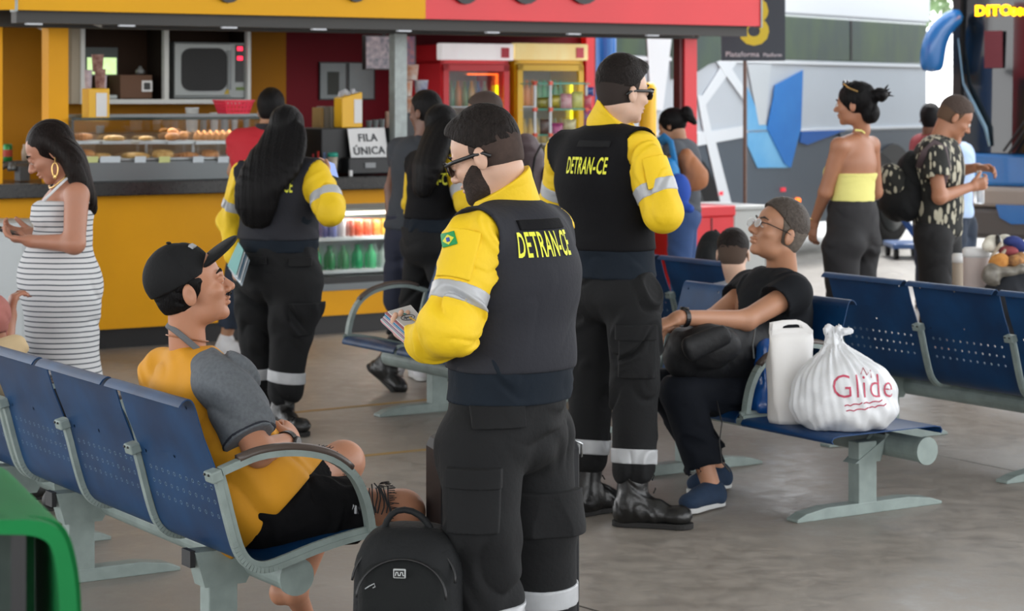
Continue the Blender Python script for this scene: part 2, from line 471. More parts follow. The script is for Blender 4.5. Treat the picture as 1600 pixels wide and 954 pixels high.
# fascia
b_f = -.55
fa0, fa1, fa2 = K.a(27, b_f), K.a(665, b_f), K.a(1190, b_f)
zf = K.px(600, 28, b_f)[1]
g = MB(); K.box(g, fa0, fa1, b_f, b_f+.06, zf, zf+.85); yf = g.build('sign_band', m_yels, kio); props(yf, 'yellow sign band')
g = MB(); K.box(g, fa1, fa2-.012, b_f, b_f+.06, zf, zf+.85); rf_ = g.build('sign_band', m_red, kio); props(rf_, 'red sign band')
g = MB(); K.box(g, fa2-.012, fa2, b_f-.01, b_f+.07, zf-.01, zf+.86); K.box(g, fa0-.02, fa0, b_f-.01, b_f+.07, zf-.01, zf+.86)
g.build('sign_trim', m_galv, kio)
g = MB()
c0 = K.pt(fa0-.01, b_f, zf+.4); d = nrm(np.array([-.85, .10, 0]))
g.box(c0+d*.6, d, np.cross(ZZ, d), ZZ, (.6, .02, .4)); g.build('side_sign_band', m_yels, kio)
g = MB(); K.box(g, fa2-.06, fa2-.02, b_f+.06, 2.0, zf, zf+.85); g.build('end_sign_band', m_red, kio)
# dark rounded letters of the sign, standing proud of the band
def sign_letter(x0, x1, yb, kind, band):
    a0, zb = K.px(x0, yb, b_f); a1, _ = K.px(x1, yb, b_f); w = (a1-a0)/2; c = (a0+a1)/2; h = .27; n = 28; t = .085
    g = MB(); ang = [2*math.pi*i/n for i in range(n)]
    o = [(c+w*math.cos(q), zb+h+h*math.sin(q)) for q in ang]; i_ = [(c+(w-t)*math.cos(q), zb+h+(h-t)*math.sin(q)) for q in ang]
    if kind == 'C': rng_ = [i for i in range(n) if not (i < 2 or i >= n-3)]
    elif kind == 'S': rng_ = [i for i in range(n) if i not in (0, 1, 2)]
    else: rng_ = range(n)
    for i in rng_:
        j = (i+1) % n
        q = [K.pt(*p) for p in [(o[i][0], b_f-.03, o[i][1]), (o[j][0], b_f-.03, o[j][1]), (i_[j][0], b_f-.03, i_[j][1]), (i_[i][0], b_f-.03, i_[i][1])]]
        g.prism(q, K.bk*.03)
    g.build('sign_letter', m_blk, band)
for x0, x1, yb, k, bd in [(322, 388, 4, 'O', yf), (526, 582, 3, 'O', yf), (694, 756, 6, 'S', rf_), (786, 852, 6, 'O', rf_), (876, 944, 6, 'S', rf_)]:
    sign_letter(x0, x1, yb, k, bd)
# soffit beam and canopy underside
g = MB(); K.box(g, fa0+.02, fa2-.08, b_f+.07, b_f+.16, zf-.075, zf+.02); K.box(g, fa0+.02, fa2-.08, b_f+.16, 2.3, zf+.05, zf+.1); K.box(g, a_l+.2, K.a(1090), -.02, .1, zf-.085, zf+.05)
g.build('soffit', m_soff, kio)
m_led = mat('cool_lamp', '#b8bcc2', emit='#e8edf5', estr=.15)
for x in (52, 197, 357, 497, 630, 768, 895, 1018):
    a, z = K.px(x, 22+(x-50)*.0165, b_f+.1); g = MB(); K.box(g, a-.05, a+.05, b_f+.075, b_f+.11, zf-.085, zf-.073); g.build('canopy_lamp', m_led, kio)
# posts
g = MB(); K.box(g, K.a(76, .03), K.a(107, .03), .03, .15, z_ct, zf); g.build('post', m_yel, kio)
g = MB(); K.box(g, K.a(-25, .03), K.a(4, .03), .03, .15, z_ct, zf); g.build('post', m_yel, kio)
g = MB(); K.box(g, K.a(617, .0), K.a(636, .0), .0, .08, z_ct, zf+.05); props(g.build('post', m_galv, kio), 'grey galvanised post')
g = MB(); K.box(g, K.a(1070, .0), K.a(1089, .0), .0, .08, 0, zf+.05); g.build('post', m_red, kio)
m_mar = mat('maroon_paint', '#5a1a20', rough=.5)
g = MB(); K.box(g, K.a(1062, .02), K.a(1070, .02), .02, .1, 0, zf+.05); g.build('door_jamb', m_mar, kio)
# walls of the room behind
BW = 2.0
m_yw = mat('shaded_yellow_wall', '#a06a06', rough=.6, spec=.2, var=.08, vscale=1)  # yellow wall with the room's shade put into its colour
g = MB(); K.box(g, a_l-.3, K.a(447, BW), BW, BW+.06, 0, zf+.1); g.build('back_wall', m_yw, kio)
g = MB(); K.box(g, K.a(447, BW), K.a(926, BW), BW, BW+.06, 0, zf+.1); props(g.build('back_wall', m_dred, kio), 'dark red back wall')
g = MB(); K.box(g, K.a(916, BW-.1), K.a(929, BW-.1), BW-.1, BW-.02, 0, zf+.05); g.build('post', m_red, kio)
g = MB(); K.box(g, K.a(926, BW), K.a(931, BW), BW, BW+.06, 0, zf+.05); g.build('door_jamb', m_mar, kio)
g = MB(); K.box(g, a_l-.3, K.a(926, BW), BW-1.2, BW, -.0, .01); g.build('kiosk_floor', m_soff, kio)
# security cameras
def cctv(x, y, b, s, sy, lab):
    p = K.at(x, y, b); t = thing('security_camera', p, lab, 'camera')
    d = nrm(K.ax*s-K.bk*.5-ZZ*.35)
    g = MB(); g.box(p, d, nrm(np.cross(ZZ, d)), nrm(np.cross(d, np.cross(ZZ, d))), (.055, .028, .026)); g.build('housing', m_wht, t, bevel=.004)
    g = MB(); g.tube([p+d*.05, p+d*.062], .024, 12); g.build('lens', m_blk, t)
    g = MB(); g.tube([p-d*.03, p-d*.03+ZZ*.05, p-d*.05+ZZ*.09], .012, 8); g.build('bracket', m_wht, t)
cctv(148, 33, -.1, .9, 0, 'white security camera under the canopy right of the yellow post')
cctv(1090, 48, -.1, -.6, 0, 'white security camera by the top of the red post')
cctv(66, 40, .4, .6, 0, 'small white security camera half behind the yellow post')
# ---- display window cabinet with the oven
b1 = BW-.45
cab = thing('wall_cabinet', K.at(260, 162, b1), 'white framed open wall cabinet above the pastry case', 'cabinet')
def fr_rect(mb, x0, y0, x1, y1, wpx, b0, b1_):
    K.pbox(mb, x0, y0, x1, y0+wpx, b0, b1_); K.pbox(mb, x0, y1-wpx, x1, y1, b0, b1_); K.pbox(mb, x0, y0+wpx, x0+wpx, y1-wpx, b0, b1_); K.pbox(mb, x1-wpx, y0+wpx, x1, y1-wpx, b0, b1_)
g = MB(); K.pbox(g, 127, 36, 392, 44, b1, b1+.05); K.pbox(g, 127, 155, 392, 162, b1, b1+.05)
K.pbox(g, 127, 44, 133, 155, b1, b1+.05); K.pbox(g, 387, 44, 392, 155, b1, b1+.05); K.pbox(g, 257, 44, 264, 155, b1, b1+.05); g.build('frame', m_wht, cab)
m_lin = mat('recess_shade', '#231b17', rough=.8, spec=.2)  # dark colour puts the shade of the recess onto the inner walls
g = MB(); K.pbox(g, 127, 37, 392, 43, b1+.05, b1+.42); K.pbox(g, 127, 156, 392, 161, b1+.05, b1+.42); K.pbox(g, 127, 44, 132, 155, b1+.05, b1+.42); K.pbox(g, 388, 44, 392, 155, b1+.05, b1+.42); K.pbox(g, 258, 44, 263, 155, b1+.05, b1+.42); g.build('shade_lining', m_lin, cab)
g = MB(); K.pbox(g, 112, 40, 127, 162, b1+.02, b1+.42); g.build('side_panel', mat('grey_beige', '#8a8170', rough=.6), cab)
g = MB(); K.pbox(g, 133, 44, 387, 155, b1+.38, b1+.42); g.build('back_panel', mat('dark_brown_panel', '#33241a', rough=.7, spec=.2), cab)
g = MB(); K.pbox(g, 133, 74, 184, 119, b1+.36, b1+.38); g.build('opening_trim', mat('slate', '#4d5658', rough=.5), cab)
m_out = mat('glowing_greenery', '#b8d890', emit='#c8e8a0', estr=.9, color2='#e8f4dc', vscale=18)
g = MB(); K.pbox(g, 137, 90, 182, 116, b1+.35, b1+.36); g.build('opening', m_out, cab)  # glowing panel stands in for daylit greenery outside
# oven
ov = thing('oven', K.at(325, 155, b1+.03), 'silver countertop oven with dark rounded window in the wall cabinet', 'oven')
m_ov = mat('oven_silver', '#7f8484', rough=.35, metal=.3)
g = MB(); K.pbox(g, 272, 66, 386, 154, b1+.04, b1+.36); g.build('body', m_ov, ov, bevel=.01)
g = MB(); K.pbox(g, 273, 68, 362, 150, b1+.015, b1+.04); dr = g.build('door', m_ov, ov, bevel=.006)
def rrect(fr, x0, y0, x1, y1, r, b, n=6):
    pts = []
    for cx, cy, a0 in ((x1-r, y1-r, 0), (x0+r, y1-r, 90), (x0+r, y0+r, 180), (x1-r, y0+r, 270)):
        for i in range(n+1):
            t = math.radians(a0+90*i/n); pts.append(fr.at(cx+r*math.cos(t), cy+r*math.sin(t), b))
    return pts
g = MB(); g.prism(rrect(K, 284, 75, 355, 142, 15, b1+.008), K.bk*.01); g.build('door_window', mat('dark_glass', '#0a0b0c', rough=.35, spec=.25), dr)
g = MB(); g.tube([K.at(360, 78, b1-.01), K.at(360, 140, b1-.01)], .008, 8); g.build('handle', m_steel, dr)
g = MB(); K.pbox(g, 369, 70, 381, 128, b1+.03, b1+.04); cp = g.build('control_panel', m_blk, ov)
m_rled = mat('red_display', '#ff2040', emit='#ff2848', estr=2.0)
for y in (73, 88):
    g = MB(); K.pbox(g, 371, y, 379, y+6, b1+.026, b1+.03); g.build('display', m_rled, cp)
g = MB(); K.pbox(g, 369, 136, 382, 141, b1+.036, b1+.04); g.build('badge', mat('green_badge', '#5c6f3a'), ov)
g = MB(); p = [K.at(350, 147, b1+.012), K.at(358, 147, b1+.012), K.at(358, 140, b1+.012), K.at(354, 140, b1+.012)]; g.prism(p, K.bk*.002); g.build('warning_sticker', mat('yellow_sticker', '#a08a30'), dr)
# carton and jug in the cabinet
cb = thing('cardboard_box', K.at(215, 155, b1+.1), 'brown cardboard box with printed label in the wall cabinet', 'box')
g = MB(); K.pbox(g, 188, 117, 238, 154, b1+.1, b1+.32); g.build('carton', mat('cardboard', '#5d4231', rough=.8), cb, bevel=.004)
g = MB(); K.pbox(g, 222, 126, 238, 143, b1+.095, b1+.1); lb = g.build('shipping_label', m_paper, cb); g = MB(); K.pbox(g, 225, 129, 235, 140, b1+.092, b1+.095); g.build('printed_square', m_blk, lb)
pb = MB(); pb.lathe(K.at(219, 116, b1+.2), [(.02, 0), (.035, .01), (.032, .03), (.015, .045), (.01, .06)], 12); props(pb.build('plastic_bag', mat('grey_plastic', '#777a7a', rough=.3), smooth=True), 'small knotted plastic bag lying on the cardboard box', 'bag')
pb = MB(); K.pbox(pb, 166, 148, 184, 155, b1+.05, b1+.2); props(pb.build('plastic_tub', mat('pale_plastic', '#8c9494', rough=.3), bevel=.01), 'flat pale plastic tub in the wall cabinet', 'tub')
# ---- glass pastry case on the worktop
b0, b2 = -.02, .42
pc = thing('pastry_case', K.pt((K.a(112)+K.a(400))/2, .2, z_ct), 'long glass pastry display case with steel base on the counter', 'display case')
ca0, ca1 = K.a(112, b0), K.a(560, b0); ca1 = K.a(470, b0)
zs = K.px(250, 251, b0)[1]; zt = K.px(250, 186, b0)[1]; zsh = K.px(250, 221, b0)[1]
g = MB(); K.box(g, ca0, ca1, b0, b2, z_ct, zs-.0); g.build('base', m_steel, pc, bevel=.004)
g = MB(); K.box(g, ca0, ca1, b0+.26, b2, zt, zt+.03); K.box(g, ca0, ca0+.015, b0, b2, zs, zt); K.box(g, ca1-.015, ca1, b0, b2, zs, zt); g.build('frame', m_steel, pc)
g = MB(); K.box(g, ca0, ca1, b0, b0+.26, zt+.004, zt+.012); g.build('top_glass', m_glass, pc)
g = MB(); K.box(g, ca0, ca1, b0, b0+.006, zs, zt); g.build('front_glass', m_glass, pc)
g = MB(); K.box(g, ca0, ca1, b0+.0, b0+.008, zt-.006, zt+.012); g.build('glass_edge', mat('green_glass_edge', '#28352f', rough=.2), pc)
m_trayd = mat('steel_tray', '#9fa5a7', rough=.3, metal=.5)
for x0, x1 in ((112, 156), (160, 204), (217, 259), (262, 303), (306, 354), (358, 400), (404, 450)):
    g = MB(); K.pbox(g, x0, 220, x1, 225, b0+.06, b0+.36); g.build('tray', m_trayd, pc)
for x in (227, 300, 354):
    g = MB(); K.pbox(g, x, 225, x+4, 246, b0+.2, b0+.21); g.build('tray_support', m_trayd, pc)
zlow = K.px(250, 246, b0+.1)[1]
g = MB(); K.box(g, ca0, ca1, b0+.02, b0+.4, zlow-.012, zlow); g.build('lower_shelf', m_trayd, pc)
# pastries
mp1 = mat('golden_pastry', '#c98a45', rough=.55, color2='#a9662a', vscale=30, bump=.4, bscale=60)
mp2 = mat('pale_pastry', '#dcb878', rough=.6, color2='#b98b48', vscale=25, bump=.3, bscale=60)
mp3 = mat('crumbed_pastry', '#cf9350', rough=.6, color2='#b9763a', vscale=40, bump=.4, bscale=90)
def pastry(nm, x0, y0, x1, y1, b, m, lab, grp, kind='dome'):
    a0, zt_ = K.px(x0, y0, b); a1, zb = K.px(x1, y1, b); c = K.pt((a0+a1)/2, b, zb); w = (a1-a0)/2; h = zt_-zb
    g = MB()
    if kind == 'dome':
        g.blob(c+ZZ*h*.42, (w, w*.8, h*.58), 16, 10, noise=.03)
        for i in range(3): g.blob(c+K.ax*w*(-.45+.45*i)+ZZ*h*.55, (w*.3, w*.6, h*.42), 10, 6, noise=.05)
    elif kind == 'croissant':
        for i in range(7):
            t = -1+2*i/6; g.blob(c+K.ax*w*.85*t+K.bk*w*.35*t*t+ZZ*h*.45, (w*.26, w*.38*(1-.5*abs(t)), h*.55*(1-.42*abs(t))), 10, 7, noise=.04)
    elif kind == 'drop':
        g.lathe(c, [(w*.55, 0), (w*.98, h*.14), (w, h*.32), (w*.78, h*.58), (w*.4, h*.8), (w*.12, h*.97), (.001, h)], 14)
    elif kind == 'ball':
        g.blob(c+ZZ*h*.5, (w, w, h*.5), 14, 10, noise=.02)
    elif kind == 'ring':
        for i in range(12):
            t = 2*math.pi*i/12; g.blob(c+K.ax*w*.62*math.cos(t)+K.bk*w*.5*math.sin(t)+ZZ*h*(.4+.1*math.sin(t)), (w*.36, w*.34, h*.42), 9, 6, noise=.04)
    o = g.build(nm, m, smooth=True); return props(o, lab, 'pastry', grp)
bs = b0+.14
pastry('croissant', 113, 207, 145, 220, bs, mp1, 'golden croissant at the end of the upper shelf by the post', None, 'croissant')
pastry('savoury_pie', 162, 211, 194, 220, bs, mp2, 'flat sugared pastry alone on the second upper tray', None, 'dome')
pastry('bun', 217, 212, 239, 220, bs, mp2, 'small pale bun alone on the third upper tray', None, 'ball')
for i, (x0, y0, x1, y1, bb) in enumerate([(258, 207, 280, 220, bs), (279, 205, 294, 219, bs), (262, 200, 276, 210, bs+.05), (268, 203, 279, 212, bs+.1)]):
    pastry('round_bun', x0, y0, x1, y1, bb, mp1, ['largest round bun in front of the heap of four', 'round bun on the end of the heap of four', 'top round bun of the heap of four', 'round bun at the back of the heap of four'][i], 'round buns heaped on the upper shelf', 'ball')
for i in range(5): pastry('coxinha', 302+i*9.6, 204, 302+i*9.6+11, 219, bs-.02, mp3, 'teardrop shaped crumbed pastry in the row beside the round buns', 'teardrop pastries on the fifth tray', 'drop')
for i in range(5): pastry('coxinha', 304+i*9.6, 203, 304+i*9.6+10, 216, bs+.1, mp3, 'teardrop shaped crumbed pastry in the row beside the round buns', 'teardrop pastries on the fifth tray', 'drop')
for i in range(5): pastry('coxinha', 350+i*9.4, 204, 350+i*9.4+11, 218, bs-.02, mp3, 'teardrop shaped crumbed pastry on the tray below the red basket', 'teardrop pastries on the sixth tray', 'drop')
for i in range(4): pastry('coxinha', 353+i*9.4, 202, 353+i*9.4+10, 215, bs+.1, mp3, 'teardrop shaped crumbed pastry on the tray below the red basket', 'teardrop pastries on the sixth tray', 'drop')
bl = b0+.12
pastry('croissant', 121, 233, 148, 248, bl, mp1, 'plump golden pastry on the lower shelf nearest the post', None, 'dome')
pastry('pudding_cake', 148, 238, 173, 248, bl, mp2, 'pale cake with dark centre on the lower shelf', None, 'ring')
pastry('long_pastry', 190, 238, 233, 248, bl, mp2, 'long flat loaf shaped pastry on the lower shelf', None, 'dome')
pastry('ring_bread', 238, 232, 271, 248, bl, mp2, 'big pale ring shaped bread on the lower shelf', None, 'ring')
pastry('long_pastry', 276, 237, 311, 248, bl, mp1, 'flat golden brown pastry right of the ring bread', None, 'croissant')
pastry('folded_pastry', 315, 232, 342, 248, bl, mp1, 'golden folded pastry near the red shirt customer', None, 'ring')
m_tag = mat('tag_card', '#c9d3da', rough=.6); m_tag2 = mat('tag_card_yellow', '#c9cf8e', rough=.6)
for i, x in enumerate((124, 136, 157, 171, 211, 249, 302, 341)):
    a, z = K.px(x, 254, b0-.01); g = MB(); g.box(K.pt(a+.035, b0-.012, z+.02), K.ax, nrm(K.bk+ZZ*.2), nrm(ZZ-K.bk*.2), (.038, .002, .02))
    props(g.build('price_tag', m_tag2 if i in (1, 5) else m_tag), ['blank white price tag, first beside the post', 'yellow edged price tag below the plump pastry', 'narrow white price tag below the cake', 'white price tag between cake and long pastry', 'white price tag below the long flat pastry', 'yellow edged price tag below the ring bread', 'white price tag below the folded pastry', 'white price tag by the red shirt'][i], 'price tag', 'price tags along the pastry case')
# things on top of the case
zt2 = zt+.03
def cupglass(x0, x1, yt, yb, b, m, lab, cat='cup', grp=None, nm='paper_cup'):
    a0, z1 = K.px(x0, yt, b); a1, z0 = K.px(x1, yb, b); r = (a1-a0)/2; c = K.pt((a0+a1)/2, b, z0); h = z1-z0
    g = MB(); g.lathe(c, [(r*.72, 0), (r*.78, h*.04), (r*.96, h*.94), (r, h*.96), (r, h), (r*.9, h*.99), (r*.7, h*.08)], 16)
    return props(g.build(nm, m, smooth=True), lab, cat, grp)
m_cup = mat('white_cup', '#b9bcbb', rough=.4)
m_jar = mat('grey_jar', '#7f8687', rough=.25)
bj = BW-.55
zshelf = K.px(330, 206, bj)[1]
sh = MB(); K.box(sh, K.a(120, bj), K.a(440, bj), bj-.1, bj+.3, .0, zshelf); props(sh.build('back_counter', mat('brown_counter', '#5c4526', rough=.5), bevel=.01), 'brown work counter behind the pastry case', 'counter')
for i, (x0, x1, yt, yb) in enumerate([(290, 310, 168, 206), (312, 323, 178, 206), (328, 341, 176, 206), (345, 357, 174, 206), (361, 371, 178, 206), (380, 389, 176, 206)]):
    cupglass(x0, x1, yt, yb, bj, m_cup if i in (0, 2, 4) else m_jar, ['tall white cup stack behind the pastry case', 'narrow grey jar behind the upper buns', 'white cup stack between grey jars', 'grey jar behind the red basket', 'white cup stack behind the red basket', 'grey jar at the end near the customer'][i], 'cup', 'cups and jars on the back counter', 'cup_stack')
cupglass(150, 163, 196, 218, bj, m_jar, 'grey metal jug behind the croissant', 'jug', None, 'metal_jug')
# red basket
p0 = K.pt(K.a(365, .3), .3, zt2); bk = thing('plastic_basket', p0, 'red perforated plastic basket standing on the pastry case', 'basket')
m_rb = mat('red_plastic', '#d02a45', rough=.4)
w0, w1, d0, d1, hh = .085, .112, .07, .09, .088
g = MB(); th = .005
for sgn, axx, ayy, wa, wb, da, db in ((-1, K.ax, K.bk, w0, w1, d0, d1), (1, K.ax, K.bk, w0, w1, d0, d1), (-1, K.bk, K.ax, d0, d1, w0, w1), (1, K.bk, K.ax, d0, d1, w0, w1)):
    q = lambda u, v: p0+axx*(wa+(wb-wa)*v)*u+ayy*sgn*(da+(db-da)*v)+ZZ*hh*v
    n = 7; us = [-1+2*i/(2*n+1) for i in range(2*n+2)]; vs = [0, .12, .28, .42, .58, .72, .86, 1]
    for i in range(2*n+1):
        for j in range(7):
            if i % 2 == 1 and j in (1, 3, 5): continue
            g.prism([q(us[i], vs[j]), q(us[i+1], vs[j]), q(us[i+1], vs[j+1]), q(us[i], vs[j+1])], -ayy*sgn*th)
g.build('basket_wall', m_rb, bk); g = MB(); g.box(p0+ZZ*.003, K.ax, K.bk, ZZ, (w0, d0, .003)); g.build('bottom', m_rb, bk)
g = MB(); cc = [p0+K.ax*w1*i+K.bk*d1*j+ZZ*hh for i, j in ((-1,-1),(1,-1),(1,1),(-1,1),(-1,-1))]; g.tube(cc, .006, 6); g.build('rim', m_rb, bk)
# holders with cones and cups
def holder(x0, x1, yt, yb, b, lab, tilt):
    a0, z1 = K.px(x0, yt, b); a1, z0 = K.px(x1, yb, b); w = (a1-a0)/2; c = K.pt((a0+a1)/2, b, z0); h = z1-z0
    t = thing('cone_holder', c, lab, 'dispenser')
    g = MB(); pts = [c+K.ax*w*i+K.bk*.06*j+ZZ*(h+(0.02 if i*tilt > 0 else -.02 if tilt else 0))*k for k in (0, 1) for i, j in ((-1,-1),(1,-1),(1,1),(-1,1))]
    g.hexa(pts); g.build('stand', mat('yellow_plastic', '#e0ac12', rough=.4), t, bevel=.006)
    g = MB(); g.box(c+K.ax*w*(.2 if tilt <= 0 else .55)-K.bk*.062+ZZ*h*.5, K.ax, K.bk, ZZ, (w*(.5 if tilt <= 0 else .38), .002, h*.36)); g.build('label', m_paper, t)
    return t, c, w, h
holder(133, 166, 138, 189, .12, 'yellow cone holder with white label standing on the pastry case', 0)
m_cupb = mat('brown_print_cup', '#6b3a35', rough=.5, color2='#a8877c', vscale=30)
m_cupw = mat('pale_print_cup', '#c7b8bd', rough=.5, color2='#9a8f9c', vscale=30)
for (x0, x1, yt, yb, m, l) in [(143, 162, 85, 112, m_cupb, 'topmost brown printed cup stacked over the cone holder'), (148, 165, 108, 138, m_cupb, 'brown printed cup just above the yellow holder'), (132, 144, 109, 140, m_cupw, 'pale cup at the left of the cone holder'), (157, 167, 118, 140, m_cupw, 'pale cup behind the right side of the cone holder')]:
    cupglass(x0, x1, yt, yb, .12, m, l, 'cup', 'cups over the cone holder')
holder(528, 560, 148, 199, .15, 'yellow holder full of crumpled wraps on the black cash register box', .6)
g = MB()
for i in range(7): g.blob(K.at(532+i*4, 147-(i % 3)*2, .15+random.uniform(-.03, .03)), (.016, .014, .02), 7, 5, noise=.3)
props(g.build('paper_wraps', mat('silver_paper', '#b7b9bf', rough=.4)), 'crumpled silvery wraps sticking out of the yellow holder', 'wrapping paper', kind='stuff')
# till box with the sign
tb = thing('cash_register', K.pt(K.a(553, .2), .2, z_ct), 'black cash register box on the counter below the yellow holder', 'cash register')
g = MB(); K.pbox(g, 502, 200, 545, 268, .1, .5); g.build('cabinet', mat('black_box', '#1a1b1d', rough=.5), tb, bevel=.01)
g = MB(); K.pbox(g, 545, 200, 612, 246, .12, .5); K.pbox(g, 545, 246, 612, 272, -.02, .4); g.build('printer', mat('black_box2', '#1e2023', rough=.45), tb, bevel=.01)
g = MB(); K.pbox(g, 571, 254, 587, 262, -.03, -.02); g.build('badge', mat('grey_badge', '#85898c', rough=.4), tb)
g = MB(); K.pbox(g, 547, 266, 551, 275, -.04, -.02); g.build('cable_clip', m_paper, tb)
c = K.at(575, 225.5, .05); axs = nrm(K.ax+ZZ*.02); ups = nrm(ZZ*1.0+K.bk*.15-K.ax*.06)
sg = thing('queue_sign', c-ups*.12, 'white paper sign on the black till asking for a single queue', 'sign')
g = MB(); g.box(c, axs, nrm(np.cross(axs, ups)), ups, (.145, .003, .113)); g.build('sheet', m_paper, sg)
m_ink = mat('grey_ink', '#3d4045', rough=.7)
text_on('lettering', 'FILA', .075, c+ups*.045+(-K.bk)*.006, axs, ups, m_ink, sg, bold=.0012)
text_on('lettering', 'ÚNICA', .075, c-ups*.045+(-K.bk)*.006, axs, ups, m_ink, sg, bold=.0012)
# small counter things
cu = thing('plastic_cup', K.at(520, 278, .0), 'clear cup with a teal lid on the counter edge', 'cup')
a0, z1 = K.px(513, 240, .0); a1, z0 = K.px(527, 266, 0); g = MB(); g.lathe(K.pt((a0+a1)/2, 0, z_ct), [(.026, 0), (.03, .07), (.034, z1-z_ct-.02)], 16); g.build('cup_body', mat('beige_drink', '#a39a8c', rough=.3), cu, smooth=True)
g = MB(); g.lathe(K.pt((a0+a1)/2, 0, z1-.022), [(.036, 0), (.036, .02), (.03, .03)], 16); g.build('lid', mat('teal_lid', '#18907c', rough=.4), cu, smooth=True)
a0, z1 = K.px(504, 238, .05); g = MB(); g.lathe(K.pt(a0+.015, .05, z_ct), [(.022, 0), (.024, .01), (.024, .1), (.01, .14), (.01, z1-z_ct)], 14); props(g.build('spray_bottle', mat('blue_bottle', '#5b6d90', rough=.2), smooth=True), 'small bluish bottle beside the teal lidded cup', 'bottle')
for i, (x, y, col) in enumerate([(489, 240, '#8a2028'), (497, 236, '#a02a20')]):
    a0, z1 = K.px(x, y, .1); g = MB(); g.lathe(K.pt(a0, .1, z_ct), [(.018, 0), (.018, .09), (.008, .12), (.008, z1-z_ct)], 12); props(g.build('sauce_bottle', mat('sauce%d' % i, col, rough=.3), smooth=True), ['dark red sauce bottle behind the officer\'s hair', 'brighter red sauce bottle nearer the bluish bottle'][i], 'bottle')
# back wall things
def flat_on_wall(nm, x0, y0, x1, y1, b, m, lab, cat, th=.03):
    g = MB(); K.pbox(g, x0, y0, x1, y1, b, b+th); return props(g.build(nm, m), lab, cat)
m_wb = mat('white_board', '#6c7679', rough=.35, color2='#7a8486', vscale=3)
t = thing('notice_board', K.at(540, 155, BW-.03), 'grey framed double notice board on the dark red wall', 'board')
g = MB(); K.pbox(g, 499, 97, 586, 156, BW-.02, BW); g.build('frame', m_blk, t)
for x0, x1 in ((501, 540), (546, 584)):
    g = MB(); K.pbox(g, x0, 99, x1, 154, BW-.03, BW-.02); pn = g.build('panel', m_wb, t)
g = MB(); K.pbox(g, 512, 112, 530, 148, BW-.034, BW-.03); g.build('pinned_sheet', mat('dark_sheet', '#343a36'), t)
t = thing('menu_screen', K.at(590, 107, .9), 'dark menu picture screen hanging behind the grey post', 'screen')
g = MB(); K.pbox(g, 571, 55, 650, 109, .9, .95); g.build('housing', m_blk, t)
m_scr = mat('picture_print', '#5a5a66', rough=.3, color2='#b9a4a8', vscale=22, emit='#6a6670', estr=.15)
g = MB(); K.pbox(g, 573, 57, 615, 107, .89, .9); g.build('picture', m_scr, t); g = MB(); K.pbox(g, 634, 57, 648, 105, .89, .9); g.build('picture', mat('picture_print2', '#3c4a70', rough=.3, color2='#b05a60', vscale=20), t)
g = MB(); g.tube([K.at(600, 55, .93), K.at(600, 30, .93)], .012, 8); g.build('hanger', m_blk, t)
flat_on_wall('wall_panel', 652, 116, 680, 165, BW-.04, mat('grey_panel', '#4f5358'), 'plain grey panel on the wall beside the red fridge', 'panel')
# boxes on the back shelf
for i, (x0, x1, yt, col) in enumerate([(500, 506, 168, '#8a6d3a'), (507, 515, 166, '#6f6a60'), (516, 521, 166, '#8d8a80'), (522, 527, 167, '#7b7f84')]):
    g = MB(); K.pbox(g, x0, yt, x1, 201, .3, .42); props(g.build('drink_carton', mat('carton%d' % i, col), bevel=.003), ['ochre carton first in the row left of the yellow holder', 'brown grey wide carton in the row left of the yellow holder', 'pale carton in the row left of the yellow holder', 'bluish grey carton touching the yellow holder'][i], 'carton', 'cartons standing on the till')
m_noo = mat('noodle_cup_print', '#c98a68', rough=.5, color2='#d8d2cc', vscale=16)
m_noo2 = mat('noodle_cup_print_blue', '#cfd0d4', rough=.5, color2='#5a6aa0', vscale=16)
b_n = .5
for (x0, x1, yt, yb, m, l) in [(634, 653, 101, 125, m_noo, 'topmost noodle cup of the pile behind the grey post'), (630, 644, 126, 150, m_noo, 'orange noodle cup below the topmost one'), (648, 668, 125, 146, m_noo2, 'white and blue noodle cup above the man\'s head'), (672, 679, 149, 168, m_noo2, 'white noodle cup at the side of the pile'), (634, 648, 151, 176, m_noo, 'lowest orange noodle cup beside the man\'s head')]:
    cupglass(x0, x1, yt, yb, b_n, m, l, 'cup', 'noodle cups piled behind the post', 'noodle_cup')
g = MB(); K.pbox(g, 604, 174, 618, 199, .3, .32); t = props(g.build('photo_card', mat('photo_card', '#a07c66', color2='#50382f', vscale=12)), 'small photo card propped between till and post', 'card')
g = MB(); K.pbox(g, 628, 176, 688, 268, .45, .6); props(g.build('shelf_unit', mat('dark_shelf', '#2a2c30', rough=.5)), 'dark shelf block behind the post carrying noodle cups', 'shelf')
for i, x in enumerate((572, 582, 592)):
    cupglass(x, x+9, 188-i, 200, .3, m_jar, ['first small grey glass on the till beside the yellow holder', 'second small grey glass on the till, between the others', 'third small grey glass on the till, nearest the photo card'][i], 'glass', 'small glasses on the till', 'drinking_glass')
# left end: can, tap, bottle
g = MB(); a0, z0 = K.px(12, 252, .4); g.lathe(K.pt(a0, .4, z0), [(.024, 0), (.03, .008), (.03, .1), (.024, .112)], 18); can = thing('soda_can', K.pt(a0, .4, z0), 'green soda can on the ledge at the far left of the kiosk', 'can')
g.build('can_body', mat('green_can', '#2a7a3e', rough=.3, metal=.3), can, smooth=True); g = MB(); g.lathe(K.pt(a0, .4, z0+.03), [(.0303, 0), (.0303, .045)], 18, cap=False); g.build('red_patch', mat('can_red', '#a03828'), can, smooth=True)
t = thing('tap', K.at(20, 270, .3), 'grey metal tap fitting above the left end of the counter', 'tap')
g = MB(); g.tube([K.at(2, 262, .3), K.at(14, 256, .3), K.at(28, 259, .3), K.at(46, 258, .3), K.at(60, 257, .3)], .018, 10); g.build('pipe', mat('dull_metal', '#5a5550', rough=.4, metal=.5), t, smooth=True)
